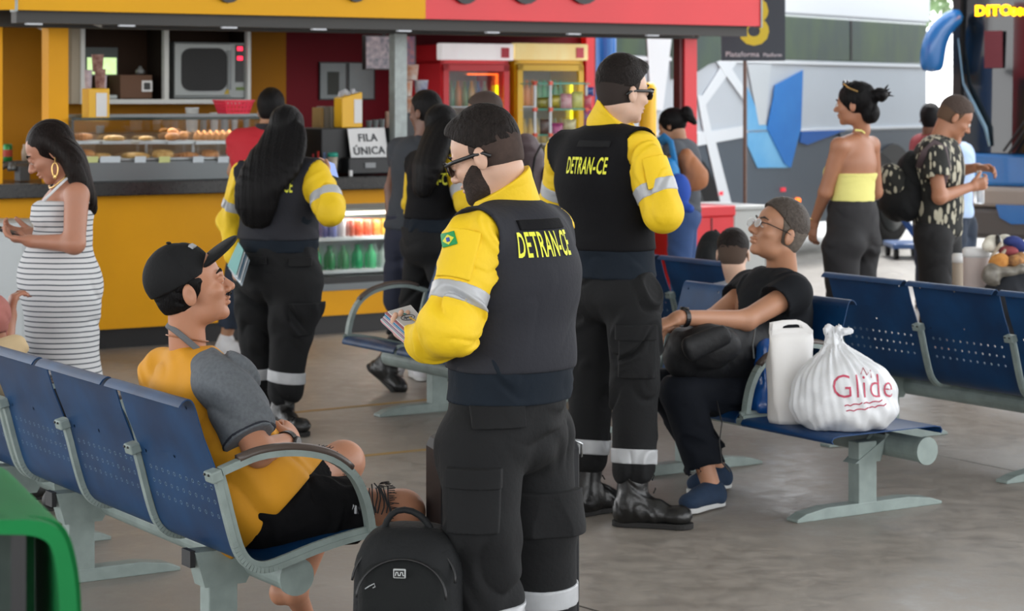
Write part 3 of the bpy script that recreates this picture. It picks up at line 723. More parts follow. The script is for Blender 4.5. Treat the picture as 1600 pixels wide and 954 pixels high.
g = MB(); g.lathe(K.at(19, 262, .28), [(.03, -.02), (.034, 0), (.02, .035)], 10); g.build('valve', m_steel, t, smooth=True)
g = MB(); K.pbox(g, 2, 252, 44, 256, .36, .5); props(g.build('wall_ledge', m_soff), 'narrow dark ledge holding the green can', 'ledge')
g = MB(); a0, z0 = K.px(39, 252, .4); g.lathe(K.pt(a0, .4, z0), [(.02, 0), (.022, .06), (.012, .09), (.012, .11)], 12); props(g.build('sauce_bottle', mat('white_bottle', '#b9aea0', rough=.3), smooth=True), 'small whitish bottle on the ledge beside the woman\'s face', 'bottle')
g = MB(); K.pbox(g, 31, 261, 47, 283, .2, .3); props(g.build('napkin_box', mat('charcoal_box', '#3c3f42'), bevel=.004), 'charcoal box on the counter beside the woman\'s chin', 'box')
# ---- glass fronted cooler set into the counter
co = thing('counter_fridge', K.pt((gl+gr)/2, .3, z_pl), 'glass fronted drinks cooler built into the yellow counter', 'fridge')
m_cin = mat('cooler_inner', '#b4bcbd', rough=.4)
g = MB(); K.box(g, gl, gr, .5, .53, .3, .885); K.box(g, gl-.01, gl, .05, .53, .3, .885); K.box(g, gr, gr+.01, .05, .53, .3, .885); K.box(g, gl, gr, .05, .53, .285, .30); K.box(g, gl, gr, .05, .53, .885, .9); g.build('liner', m_cin, co)
g = MB(); K.box(g, gl, gr, -.01, .05, .30, .345); g.build('sill', m_steel, co)
g = MB(); K.box(g, gl, gr, .0, .05, .345, .39); g.build('lower_trim', m_blk, co)
g = MB(); K.box(g, gl, gr, .0, .04, .85, .885); g.build('upper_trim', mat('grey_trim', '#77746c'), co)
g = MB(); K.box(g, gl, gr, .08, .11, .805, .825); g.build('light_tube', mat('warm_tube', '#fff4d8', emit='#fff3d8', estr=3.0), co)
z_s1, z_s2, z_s3 = .60, .42+.0, .355
z_s1 = K.px(540, 370, .12)[1]; z_s2 = K.px(540, 421, .12)[1]
for z in (z_s1, z_s2):
    g = MB(); K.box(g, gl, gr, .1, .48, z-.022, z); g.build('shelf', m_cin, co)
g = MB(); K.box(g, gl, gr, .005, .01, .39, .85); g.build('sliding_glass', m_glass, co)
area('case_fill', K.pt((ca0+ca1)/2, .2, zt-.02), (0, 0, math.atan2(VX[1], VX[0])), 1.4, .12, 4.5, (1, .93, .82)); area('canopy_light', K.pt(K.a(400), 1.0, zf-.0), (0, 0, math.atan2(VX[1], VX[0])), 3.5, .4, 9, (1, .97, .92))  # pastry case fill is added to brighten the pastries; it has no fixture
l = area('cooler_light', K.pt((gl+gr)/2, .1, .80), (0, 0, 0), .9, .05, 6, (1, .97, .9)); 
def can_at(a, b, z, col, lab, grp, h=.12, r=.033, bottle=False, cap='#d8d8d8'):
    c = K.pt(a, b, z); g = MB()
    if bottle: g.lathe(c, [(r*.85, 0), (r, .01), (r, h*.5), (r*.9, h*.62), (r*.42, h*.86), (r*.42, h)], 12)
    else: g.lathe(c, [(r*.85, 0), (r, .008), (r, h*.92), (r*.8, h)], 12)
    o = g.build('drink_bottle' if bottle else 'soda_can', mat('drink'+col, col, rough=.25), smooth=True)
    return props(o, lab, 'bottle' if bottle else 'can', grp)
cols = ['#7a5560', '#4a4a78', '#4d5590', '#c0c0c4', '#8a4438', '#c05030', '#b04030', '#b86a30', '#b09838', '#c0a840', '#a03030', '#c43838', '#c43838', '#c43838', '#b83030', '#c04038', '#d0b0a8']
nms = {'#7a5560': 'mauve', '#4a4a78': 'dark violet', '#4d5590': 'blue', '#c0c0c4': 'silver', '#8a4438': 'brown', '#c05030': 'orange', '#b04030': 'rust red', '#b86a30': 'amber', '#b09838': 'olive', '#c0a840': 'gold', '#a03030': 'dark red', '#c43838': 'bright red', '#b83030': 'crimson', '#c04038': 'scarlet', '#d0b0a8': 'pale pink'}
for i, cc_ in enumerate(cols):
    can_at(gl+.05+i*.07, .16, z_s1, cc_, '%s drink can on the top shelf of the counter cooler' % nms[cc_], 'cans on the top shelf of the cooler', .118 if i < 10 else .1)
cols2 = ['#1f8a50', '#2a7a4a', '#2c7848', '#188a58', '#12a060', '#a9b8b4', '#c9cdc8', '#c06068', '#c04050', '#b83848', '#c04858']
nm2 = ['deep green', 'mid green', 'mossy green', 'sea green', 'bright green', 'clear grey', 'clear white', 'rose', 'red', 'dark red', 'light red']
for i, cc_ in enumerate(cols2):
    can_at(gl+.07+i*.107, .17, z_s2, cc_, '%s drink bottle on the middle shelf of the counter cooler' % nm2[i], 'bottles on the middle shelf of the cooler', .165, .04, True)
m_coco = mat('green_coconut', '#8c9838', rough=.5, color2='#727a2a', vscale=8, bump=.2, bscale=20)
for i, (x0, x1, yt, yb) in enumerate([(487, 505, 452, 476), (533, 572, 437, 474), (569, 606, 441, 474), (624, 655, 440, 474)]):
    a0, z1 = K.px(x0, yt, .2); a1, z0 = K.px(x1, yb, .2); r = (a1-a0)/2; h = z1-.39+.0
    g = MB(); c = K.pt((a0+a1)/2, .2, .302); g.lathe(c, [(.01, 0), (r*.6, .012), (r*.95, h*.3), (r, h*.5), (r*.86, h*.75), (r*.5, h*.95), (.01, h*1.02+.09)], 8)
    props(g.build('green_coconut', m_coco, smooth=True, sub=1), ['green coconut peeking out beside the officer\'s hip', 'largest green coconut at the bottom of the cooler', 'green coconut right of the largest one in the cooler', 'green coconut behind the man\'s shorts in the cooler'][i], 'coconut', 'coconuts at the bottom of the cooler')
# ---- upright fridges inside
def fridge(x0, x1, b, mh, mfr, lab, ledc, hd):
    a0, a1 = K.a(x0, b), K.a(x1, b); zt_ = K.px((x0+x1)/2, 68, b)[1]; zh = K.px((x0+x1)/2, 94, b)[1]; zd = K.px((x0+x1)/2, 101, b)[1]
    t = thing('display_fridge', K.pt((a0+a1)/2, b+.25, 0), lab, 'fridge')
    g = MB(); K.box(g, a0+.02, a0+.05, b+.03, b+.5, .12, zh); K.box(g, a1-.05, a1-.02, b+.03, b+.5, .12, zh); K.box(g, a0+.05, a1-.05, b+.46, b+.5, .12, zh); K.box(g, a0+.02, a1-.02, b+.03, b+.5, 0, .12); K.box(g, a0+.02, a1-.02, b+.03, b+.5, zh-.03, zt_-.01); g.build('cabinet', mfr, t)
    g = MB(); K.box(g, a0, a1, b-.02, b+.06, zh, zt_); h = g.build('light_box', mh, t, bevel=.01)
    g = MB(); K.box(g, a1-.12, a1-.05, b-.03, b-.02, zh+.02, zt_-.03); g.build('badge', mat('badge_red', '#d83048', rough=.4), h)
    g = MB(); w = .05; z0 = .2; K.box(g, a0+.03, a1-.03, b, b+.03, zd-w, zd); K.box(g, a0+.03, a1-.03, b, b+.03, z0, z0+w); K.box(g, a0+.03, a0+.03+w, b, b+.03, z0, zd); K.box(g, a1-.03-w, a1-.03, b, b+.03, z0, zd); dd = g.build('door', mfr, t)
    g = MB(); K.box(g, a0+.08, a1-.08, b+.01, b+.016, z0+w, zd-w); g.build('glass', m_glass, dd)
    g = MB(); K.box(g, a1-.125, a1-.105, b+.05, b+.06, z0+.1, zd-.16); g.build('light_strip', mat('strip'+ledc, '#fff000', emit=ledc, estr=1.6), t)
    if hd:
        g = MB(); K.box(g, a0+.28, a1-.11, b+.05, b+.06, zd-w-.03, zd-w-.018); K.box(g, a1-.125, a1-.105, b+.05, b+.06, zd-.16, zd-w-.02); g.build('light_strip', mat('strip_or', '#ff6000', emit='#ff6a20', estr=1.4), t)
    g = MB(); K.box(g, a0+.06, a1-.06, b+.44, b+.455, z0, zd-.02); g.build('liner', mat('fridge_liner', '#6f7f7c', rough=.4), t)
    for zz in (1.62-.08+.0, 1.24, .9):
        g = MB(); K.box(g, a0+.06, a1-.06, b+.08, b+.42, zz-.012, zz); g.build('shelf', m_cin, t)
    return a0, a1
m_hd1 = mat('lit_header_white', '#e8e6ea', emit='#e9e4e2', estr=.42, color2='#cfc7ce', vscale=7, stretch=(1, 1, .3))
m_hd2 = mat('lit_header_yellow', '#ead9a0', emit='#e8d49a', estr=.40, color2='#dcc070', vscale=7, stretch=(1, 1, .3))
b_fr = BW-.62
zfs = K.px(740, 154, b_fr+.1)[1]
A0, A1 = fridge(688, 801, b_fr, m_hd1, m_red, 'red framed drinks fridge with white lit header inside the kiosk', '#fff000', True)
B0, B1 = fridge(804, 917, b_fr, m_hd2, mat('fridge_yellow', '#e3b812', rough=.4), 'yellow framed drinks fridge with cream lit header inside the kiosk', '#fff200', False)
cf = ['#2a4a80', '#3a8a6a', '#c8702a', '#2f7a50', '#d0a030', '#2a5a9a', '#7a8a80', '#b04030']
cn = ['navy', 'green', 'orange', 'dark green', 'golden', 'blue', 'grey', 'red']
for i in range(8):
    can_at(A0+.12+i*.062, b_fr+.14, 1.54, cf[i], '%s bottle on the upper shelf of the red fridge' % cn[i], 'bottles in the red fridge', .2, .026, True)
cg = ['#d08a20', '#d89a28', '#d87a28', '#d88830', '#2f8a58', '#2a9a60', '#3a8a70', '#2f9a70', '#38906a']
cgn = ['amber', 'golden', 'orange', 'light orange', 'dark green', 'bright green', 'teal green', 'mint green', 'grey green']
for i in range(9):
    can_at(B0+.10+i*.054, b_fr+.14, 1.54, cg[i], '%s bottle on the upper shelf of the yellow fridge' % cgn[i], 'bottles in the yellow fridge', .21, .024, True)
for i in range(8):
    can_at(B0+.12+i*.06, b_fr+.14, 1.24, ['#c89a30', '#b8a040', '#c8a850', '#a89858', '#b09848', '#9a9a6a', '#8a9a70', '#a0a078'][i], '%s bottle on the second shelf of the yellow fridge' % ['deep golden', 'olive', 'sandy', 'khaki', 'mustard', 'grey olive', 'sage', 'pale sage'][i], 'second row of bottles in the yellow fridge', .2, .026, True)
# candy rack on the counter
cr = thing('candy_rack', K.pt(K.a(875, .15), .2, z_ct), 'wire and glass candy rack with red corner blocks on the counter', 'rack')
m_rack = mat('teal_rail', '#4fa088', rough=.3); m_rk2 = mat('white_rail', '#c9cdd0', rough=.4); m_cnr = mat('orange_block', '#d04a30', rough=.4)
for (x, y0, y1, b, m) in ((836, 128, 278, .1, m_rk2), (860, 126, 278, .05, m_rk2), (916, 128, 278, .1, m_rk2), (836, 128, 278, .5, m_rack)):
    a, z = K.px(x, y0, b); g = MB(); g.tube([K.pt(a, b, z_ct), K.pt(a, b, z)], .01, 8); g.build('upright', m, cr)
for y in (130, 171, 211, 245):
    a0_, z = K.px(836, y, .1); a1_, _ = K.px(916, y, .1); g = MB(); K.box(g, a0_, a1_, .05, .3, z-.006, z); g.build('shelf', m_glass if y > 130 else m_rack, cr)
    g = MB(); g.tube([K.pt(a0_, .1, z), K.pt(K.a(860, .05), .05, z), K.pt(a1_, .1, z)], .006, 6); g.build('rail', m_rack, cr)
    for x, b in ((836, .1), (860, .05), (916, .1)):
        a, z = K.px(x, y, b); g = MB(); K.box(g, a-.014, a+.014, b-.014, b+.014, z-.014, z+.014); g.build('corner_block', m_cnr, cr)
def packet(x0, y0, x1, y1, b, c1, c2, lab, grp='sweet packets on the candy rack'):
    a0, z1 = K.px(x0, y0, b); a1, z0 = K.px(x1, y1, b); g = MB(); n = 7
    V = []; 
    for j in range(n):
        for i in range(n):
            u, v = i/(n-1)*2-1, j/(n-1)*2-1; d = .022*(1-u*u)**.5*(1-v*v)**.5+.002
            V.append(K.pt((a0+a1)/2+(a1-a0)/2*u*(1-.06*(1-v*v)), b-d+random.uniform(-.003, .003), (z0+z1)/2+(z1-z0)/2*v))
    for j in range(n):
        for i in range(n):
            u, v = i/(n-1)*2-1, j/(n-1)*2-1; d = .022*(1-u*u)**.5*(1-v*v)**.5+.002
            V.append(K.pt((a0+a1)/2+(a1-a0)/2*u*(1-.06*(1-v*v)), b+d, (z0+z1)/2+(z1-z0)/2*v))
    F_ = []
    for j in range(n-1):
        for i in range(n-1):
            q = j*n+i; F_.append([q, q+1, q+n+1, q+n]); F_.append([n*n+q, n*n+q+n, n*n+q+n+1, n*n+q+1])
    for i in range(n-1):
        F_ += [[i, n*n+i, n*n+i+1, i+1], [n*(n-1)+i, n*(n-1)+i+1, n*n+n*(n-1)+i+1, n*n+n*(n-1)+i], [i*n, (i+1)*n, n*n+(i+1)*n, n*n+i*n], [i*n+n-1, n*n+i*n+n-1, n*n+(i+1)*n+n-1, (i+1)*n+n-1]]
    g.add(V, F_); props(g.build('sweet_packet', mat('pk'+c1+c2, c1, rough=.3, color2=c2, vscale=26), smooth=True), lab, 'packet', grp)
packet(838, 152, 858, 170, .16, '#8a8a28', '#5a4a20', 'olive and brown sweet packet left on the rack\'s upper shelf')
packet(860, 148, 876, 168, .12, '#b8a830', '#4a4a18', 'yellow and black sweet packet in the middle of the upper shelf')
packet(876, 146, 894, 172, .1, '#b89a9a', '#a05a6a', 'greyish pink sweet packet on the rack')
packet(893, 143, 911, 170, .1, '#b9bc6a', '#9a9c50', 'pale lime sweet packet hanging on the rack')
packet(912, 148, 924, 170, .1, '#a03a4a', '#c85060', 'dark red sweet packet at the rack\'s right')
packet(914, 136, 928, 150, .12, '#2a4a90', '#20306a', 'navy blue sweet packet at the rack\'s top right')
packet(912, 172, 928, 198, .1, '#a83040', '#4a60a0', 'red and blue sweet packet low at the rack\'s right')
packet(862, 192, 880, 224, .12, '#b03a78', '#6a2a50', 'magenta sweet packet on the lower shelf')
packet(880, 186, 900, 212, .12, '#8a8460', '#b8b080', 'khaki sweet packet on the lower shelf')
packet(844, 186, 860, 212, .16, '#5a4238', '#30241e', 'dark brown sweet packet behind the white upright')
packet(866, 224, 886, 250, .12, '#a04a50', '#503038', 'maroon sweet packet at the bottom of the rack')

# freezer chest at the right end
fz = thing('chest_freezer', K.pt(K.a(1105, .2), .3, 0), 'red chest freezer with a white raised end beside the kiosk\'s red post', 'freezer')
za = K.px(1110, 330, .0)[1]
g = MB(); K.box(g, K.a(1052, .0), K.a(1147, .0), .0, .6, .05, za-.04); g.build('body', m_red, fz, bevel=.01)
g = MB(); K.box(g, K.a(1050, -.01), K.a(1149, -.01), -.02, .62, za-.04, za+.04); g.build('lid', m_red, fz, bevel=.01)
g = MB(); K.box(g, K.a(1147, .0), K.a(1196, .0), .0, .6, .05, za-.0); g.build('end_cabinet', m_wht, fz, bevel=.01)
g = MB(); K.box(g, K.a(1146, -.01), K.a(1198, -.01), -.02, .62, za, za+.035); g.build('end_lid', m_wht, fz, bevel=.01)
g = MB(); K.box(g, K.a(1112, -.01), K.a(1114, -.01), -.005, .0, .1, za-.05); g.build('door_gap', m_mar, fz)
# standing columns beyond the kiosk
p = P(945, 100, 19.0); g = MB(); g.lathe((p[0], 19.0, 0), [(.10, 0), (.10, 2.25), (.08, 2.3)], 20); props(g.build('blue_column', mat('blue_column', '#1f6fc0', rough=.3), smooth=True), 'round blue column behind the officer with dark hair', 'column')
p = P(1012, 170, 17.5); g = MB(); g.lathe((p[0], 17.5, 0), [(.07, 0), (.07, 1.68), (.05, 1.72), (.02, 1.73)], 20); bo = thing('yellow_bollard', (p[0], 17.5, 0), 'tall yellow round bollard behind the sunglasses of the dark haired officer', 'bollard')
g.build('tube', mat('bollard_yellow', '#f0c010', rough=.4), bo, smooth=True); g = MB(); g.lathe((p[0], 17.5, 0), [(.085, 0), (.085, 1.25)], 20); g.build('sleeve', m_red, bo, smooth=True)

# ================================================================ platform sign
Ys = 18.0
sgn = thing('platform_sign', P(1164, 318, Ys)*[1, 1, 0], 'navy platform sign with yellow numeral on a thin brown pole', 'sign')
SF = Fr((P(1164, 90, Ys)[0], Ys), (1, .02, 0), (0, 1, 0))
m_navy = mat('navy_sign', '#1c2a38', rough=.4); m_ywh = mat('yellow_numeral', '#c9c02c', rough=.5); m_sgw = mat('sign_white', '#b8bcc4', rough=.5)
g = MB(); SF.pbox(g, 1127, -30, 1227, 95, 0, .03); g.build('board', m_navy, sgn)
a, z = SF.px(1165, 95, .0); g = MB(); g.tube([SF.pt(a, .045, 0), SF.pt(a, .045, z+.45)], .016, 10); g.build('pole', mat('brown_pole', '#5f4d46', rough=.4, metal=.4), sgn)
g = MB(); g.lathe(SF.pt(a, .045, 0), [(.12, 0), (.12, .015), (.02, .03)], 16); g.build('pole_base', m_galv, sgn)
text_on('numeral', '8', .55, SF.at(1178, 37, -.004), SF.ax, ZZ, m_ywh, sgn, bold=.012, xs=.95)
text_on('lettering', 'Plataforma', .060, SF.at(1160, 85, -.004), SF.ax, ZZ, m_sgw, sgn, bold=.0008, xs=1.0)
text_on('lettering', 'Platform', .044, SF.at(1207, 86, -.004), SF.ax, ZZ, m_sgw, sgn, bold=.0008, xs=.95)

# ================================================================ buses
dB = nrm([.577, .817, 0]); nB = np.array([-dB[1], dB[0], 0])     # along the first bus; its far side
B1F = Fr(P(1250, 100, 22.0), dB, nB)
m_bs = mat('bus_silver', '#c6cdd4', rough=.3, coat=.3, var=.04, vscale=.8)
m_bw = mat('bus_window', '#4d5a5c', rough=.15, coat=.6, spec=.8, color2='#5d6f58', vscale=1.1, stretch=(2.5, 2.5, 1))  # green streaks paint the reflected trees into the glass colour
m_bd = mat('bus_grey', '#565f68', rough=.35)
m_white = mat('bus_white', '#e8ebee', rough=.3)
m_b1 = mat('bus_light_blue', '#7fc0ea', rough=.3, color2='#5aa8e0', vscale=2); m_b2 = mat('bus_blue', '#2a78c8', rough=.3, color2='#3a8ad6', vscale=2); m_b3 = mat('bus_deep_blue', '#1f5fae', rough=.3)
m_tyre = mat('tyre', '#151515', rough=.8)
bus = thing('coach_bus', B1F.pt(2, 1.25, 0), 'long silver coach bus with white and blue stripes parked behind the sign pole', 'bus')
ba0, ba1 = -3.7, 3.15
zw = B1F.px(1250, 98)[1]; zm = B1F.px(1250, 203)[1]
g = MB(); B1F.box(g, ba0, ba1, 0, 2.5, .35, 3.35); g.build('body', m_bs, bus, bevel=.12)
g = MB(); B1F.box(g, ba0+.12, ba1-.12, -.012, .1, zw+.02, zw+.48); g.build('window_band', m_bw, bus, bevel=.02)
for i in range(3):
    g = MB(); B1F.box(g, -2.5+i*1.8, -2.46+i*1.8, -.018, 0, zw+.04, zw+.46); g.build('window_divider', m_blk, bus)
g = MB(); B1F.box(g, ba0+.05, ba1-.05, -.012, .1, zw+.5, 3.2); g.build('roof_glare_panel', m_white, bus)  # white colour stands in for sky reflection and haze along the upper side
g = MB(); B1F.box(g, ba0+.1, ba1-.1, -.012, .1, .33, zm-.03); g.build('skirt', m_bd, bus)
g = MB(); B1F.box(g, ba0+.1, ba1-.1, -.02, 0, zw-.015, zw+.015); B1F.box(g, ba0+.1, ba1-.1, -.02, 0, zm-.012, zm+.012); g.build('trim_strip', m_white, bus)
def decal(px, m, off=.02, nm='stripe'):
    g = MB(); g.prism([B1F.at(x, y, -off) for x, y in px], B1F.bk*.008); return g.build(nm, m, bus)
m_bwt = mat('bus_stripe_white', '#e3e8ec', rough=.3)
decal([(1131, 97), (1152, 97), (1100, 168), (1098, 150)], m_bwt)
decal([(1120, 97), (1137, 97), (1165, 140), (1165, 160)], m_bwt, .022)
decal([(1090, 148), (1100, 150), (1112, 205), (1100, 205)], m_bwt, .024)
decal([(1090, 208), (1165, 196), (1165, 214), (1090, 228)], m_bwt, .026)
decal([(1102, 212), (1116, 212), (1145, 325), (1128, 325)], m_bwt, .028)
decal([(1010, 40), (1052, 40), (1036, 172), (1018, 172)], m_white, .024)
decal([(1050, 50), (1127, 50), (1127, 94), (1108, 100), (1090, 112), (1050, 124)], m_bw, .0225)
decal([(1168, 136), (1182, 170), (1211, 218), (1233, 262), (1184, 262), (1168, 226)], m_b1)
decal([(1211, 133), (1231, 122), (1255, 109), (1252, 201), (1247, 218), (1236, 262), (1226, 255), (1199, 201), (1209, 152)], m_b2, .03)
decal([(1252, 205), (1323, 203), (1262, 226), (1250, 222)], m_b3, .03)
decal([(1168, 100), (1205, 100), (1196, 195), (1186, 195)], mat('bus_pale', '#ccd2d6', rough=.3), .021)
decal([(1312, 205), (1345, 205), (1402, 262), (1404, 300), (1330, 300)], m_bd, .03)
def wheel(fr, a, b, r, par, out=-1):
    c = fr.pt(a, b, r); g = MB(); ax_ = fr.bk*out
    g.lathe(c, [(r*.72, .02), (r*.95, .03), (r, .0), (r, -.22), (r*.95, -.25)], 28, axis=ax_); w = g.build('wheel', m_tyre, par, smooth=True)
    g = MB(); g.lathe(c, [(r*.05, .05), (r*.2, .05), (r*.5, .0), (r*.7, .03)], 20, axis=ax_, cap=True); g.build('hub', m_steel, w, smooth=True)
for a in (B1F.a(1068), B1F.a(1392)):
    wheel(B1F, a, -.0, .5, bus)
    g = MB(); n = 16; c = B1F.pt(a, -.03, .5); g.prism([c+B1F.ax*.6*math.cos(math.pi*i/n)+ZZ*.6*math.sin(math.pi*i/n) for i in range(n+1)], B1F.bk*.01); g.build('wheel_arch', m_blk, bus)
for x, y in ((1127, 302), (1225, 296), (1340, 290)):
    g = MB(); B1F.pbox(g, x-3, y-3, x+3, y+3, -.03, -.01); g.build('reflector', mat('red_reflector', '#e04050', emit='#ff3040', estr=.3), bus)  # slight glow put in for the light reflectors throw back
g = MB(); a, z = B1F.px(1245, 313, -.02); g.blob(B1F.pt(a, -.03, z), (.035, .035, .03)); g.build('marker_light', mat('orange_marker', '#ff7020', emit='#ff7a20', estr=1.6), bus, smooth=True)
# dark bus front behind the kiosk opening
# second bus, front towards us
eB = np.array([dB[1], -dB[0], 0.])
B2F = Fr(P(1492, 240, 20.5), eB, dB)
bus2 = thing('coach_bus', B2F.pt(1.25, 3, 0), 'dark fronted blue coach bus with lit orange destination display', 'bus')
m_bb = mat('bus_front_blue', '#1f66a8', rough=.25, coat=.5); m_bgy = mat('bus_front_grey', '#4a4644', rough=.4)
def zz2(y, x=1545): return B2F.px(x, y)[1]
g = MB(); B2F.box(g, .03, 2.5, .1, 10, .35, 3.3); g.build('body', m_bgy, bus2, bevel=.12)
zt3, zb3 = 3.2, zz2(238)
g = MB(); n = 12
for i in range(n):
    a0_, a1_ = 2.5*i/n, 2.5*(i+1)/n; f = lambda a: -.10*math.sin(math.pi*a/2.5)
    g.hexa([B2F.pt(a0_, f(a0_)-.08, zb3), B2F.pt(a1_, f(a1_)-.08, zb3), B2F.pt(a1_, .12, zb3), B2F.pt(a0_, .12, zb3), B2F.pt(a0_, f(a0_), zt3), B2F.pt(a1_, f(a1_), zt3), B2F.pt(a1_, .12, zt3), B2F.pt(a0_, .12, zt3)])
ws = g.build('windscreen', mat('windscreen', '#12171c', rough=.08, coat=.5), bus2)
g = MB(); B2F.box(g, 0, 2.5, -.14, .15, zz2(290), zb3); g.build('upper_bumper', m_bb, bus2, bevel=.04)
g = MB(); B2F.box(g, 0, 2.5, -.19, .15, zz2(322), zz2(290)); g.build('bumper_band', mat('band_beige', '#8a8078', rough=.4), bus2, bevel=.04)
g = MB(); B2F.box(g, 0, 2.5, -.17, .15, .3, zz2(322)); g.build('lower_bumper', m_bgy, bus2, bevel=.05)
g = MB(); g.prism([B2F.at(x, y, -.185) for x, y in ((1553, 312), (1640, 312), (1640, 350), (1580, 350), (1562, 340))], B2F.bk*.02); g.build('bumper_panel', m_bb, bus2)
g = MB(); g.tube([B2F.at(1497, 60, -.1), B2F.at(1505, 130, -.13), B2F.at(1520, 160, -.14), B2F.at(1540, 200, -.15), B2F.at(1546, 228, -.15)], [.01, .02, .035, .04, .02], 8, flat=.4); g.build('swoosh_trim', mat('pale_blue_trim', '#7b9bb0', rough=.3), bus2, smooth=True)
for x0, y0, x1, y1 in ((1568, 236, 1605, 185), (1576, 240, 1606, 196)):
    g = MB(); g.tube([B2F.at(x0, y0, -.22), B2F.at(x1, y1, -.22)], .012, 6); g.build('wiper', m_blk, bus2)
m_amb = mat('amber_led', '#ff9a00', emit='#ffb000', estr=5.0)
sc_ = 3400/20.4
text_on('destination_text', 'DITO', .13, B2F.at(1552, 17, -.16), B2F.ax, ZZ, m_amb, ws, bold=.005, xs=1.1)
text_on('destination_text', '008', .10, B2F.at(1594, 19, -.16), B2F.ax, ZZ, m_amb, ws, bold=.004, xs=1.1)
g = MB(); B2F.pbox(g, 1538, 48, 1566, 106, -.14, -.13); g.build('red_curtain', mat('dull_red', '#6a2b33', rough=.8), ws)
# mirror arm
pts = [B2F.at(1502, 22, -.15), B2F.at(1484, 32, -.3), B2F.at(1468, 48, -.35), B2F.at(1459, 70, -.38), B2F.at(1456, 95, -.38), B2F.at(1456, 114, -.38)]
g = MB(); g.tube(pts, [.08, .10, .12, .13, .13, .11], 12, flat=.85, side=B2F.ax); g.build('mirror_arm', m_bb, bus2, smooth=True, sub=1)
g = MB(); B2F.box(g, .02, .1, -.1, .1, 1.0, 3.1); g.build('corner_pillar', m_blk, bus2)
g = MB(); g.blob(B2F.at(1507, 287, -.2), (.085, .04, .085), 14, 10); g.build('headlamp', mat('headlamp', '#fff0c8', emit='#ffe9b8', estr=14), bus2, smooth=True)
for a in (2.6, 7.5):
    Bs = Fr(B2F.pt(0.05, 0, 0), dB, eB); wheel(Bs, a, 0, .5, bus2)
# van in the gap at the far side of the kiosk
vn = thing('parked_van', P(985, 160, 26)*[1, 1, 0], 'grey van with a small side window seen behind the officer with dark hair', 'van')
VF = Fr(P(985, 100, 26.), (1, .15, 0), (-.15, 1, 0))
g = MB(); VF.pbox(g, 935, 47, 1012, 210, 0, 2.0); g.build('body', mat('van_grey', '#8f98a8', rough=.4), vn, bevel=.15)
g = MB(); VF.box(g, VF.a(963), VF.a(1002), -.03, .02, VF.px(980, 108)[1], VF.px(980, 70)[1]); wf = g.build('window_frame', m_galv, vn)
g = MB(); VF.pbox(g, 965, 73, 979, 105, -.05, -.03); g.build('window_pane', mat('teal_pane', '#5aa09a', rough=.2), wf)
g = MB(); VF.pbox(g, 982, 73, 998, 105, -.05, -.03); g.build('window_pane', m_bw, wf)
for x in (955, 1003): wheel(VF, VF.a(x), 0, .35, vn)
# trees and backdrop hedge far behind
m_leaf = mat('foliage', '#5f7a4a', rough=.8, color2='#8fa67c', vscale=3); m_trunk = mat('bark', '#6a5a4a', rough=.9)
def tree(x, Y, h, r, seed, lab):
    rr_ = random.Random(seed); X = (x-CX)/F*Y; t = thing('tree', (X, Y, 0), lab, 'tree', 'trees beyond the buses')
    g = MB(); g.tube([(X, Y, 0), (X+.1, Y, h*.4), (X-.1, Y, h*.75)], [.25, .2, .1], 8); g.build('trunk', m_trunk, t, smooth=True)
    g = MB()
    for i in range(420):
        q = np.array([rr_.gauss(0, 1), rr_.gauss(0, 1), rr_.gauss(0, 1)]); q = q/np.linalg.norm(q)*rr_.uniform(.6, 1)*r
        c = np.array([X, Y, h*.72])+q*[1, 1, .75]; u = nrm([rr_.gauss(0, 1) for _ in range(3)]); w = nrm(np.cross(u, [rr_.gauss(0, 1) for _ in range(3)])); s = rr_.uniform(.12, .3)*r*.5
        g.add([c-u*s, c-w*s*.6, c+u*s, c+w*s*.6], [[0, 1, 2, 3]])
    g.build('crown', m_leaf, t)
tree(1504, 46, 6.4, 1.9, 1, 'pale green tree rising between the two buses')
tree(1330, 66, 5.0, 2.4, 2, 'bushy tree behind the silver coach')
tree(1060, 62, 5.5, 2.6, 3, 'tree behind the platform sign')
tree(1640, 58, 5.0, 2.4, 4, 'tree behind the dark fronted coach')
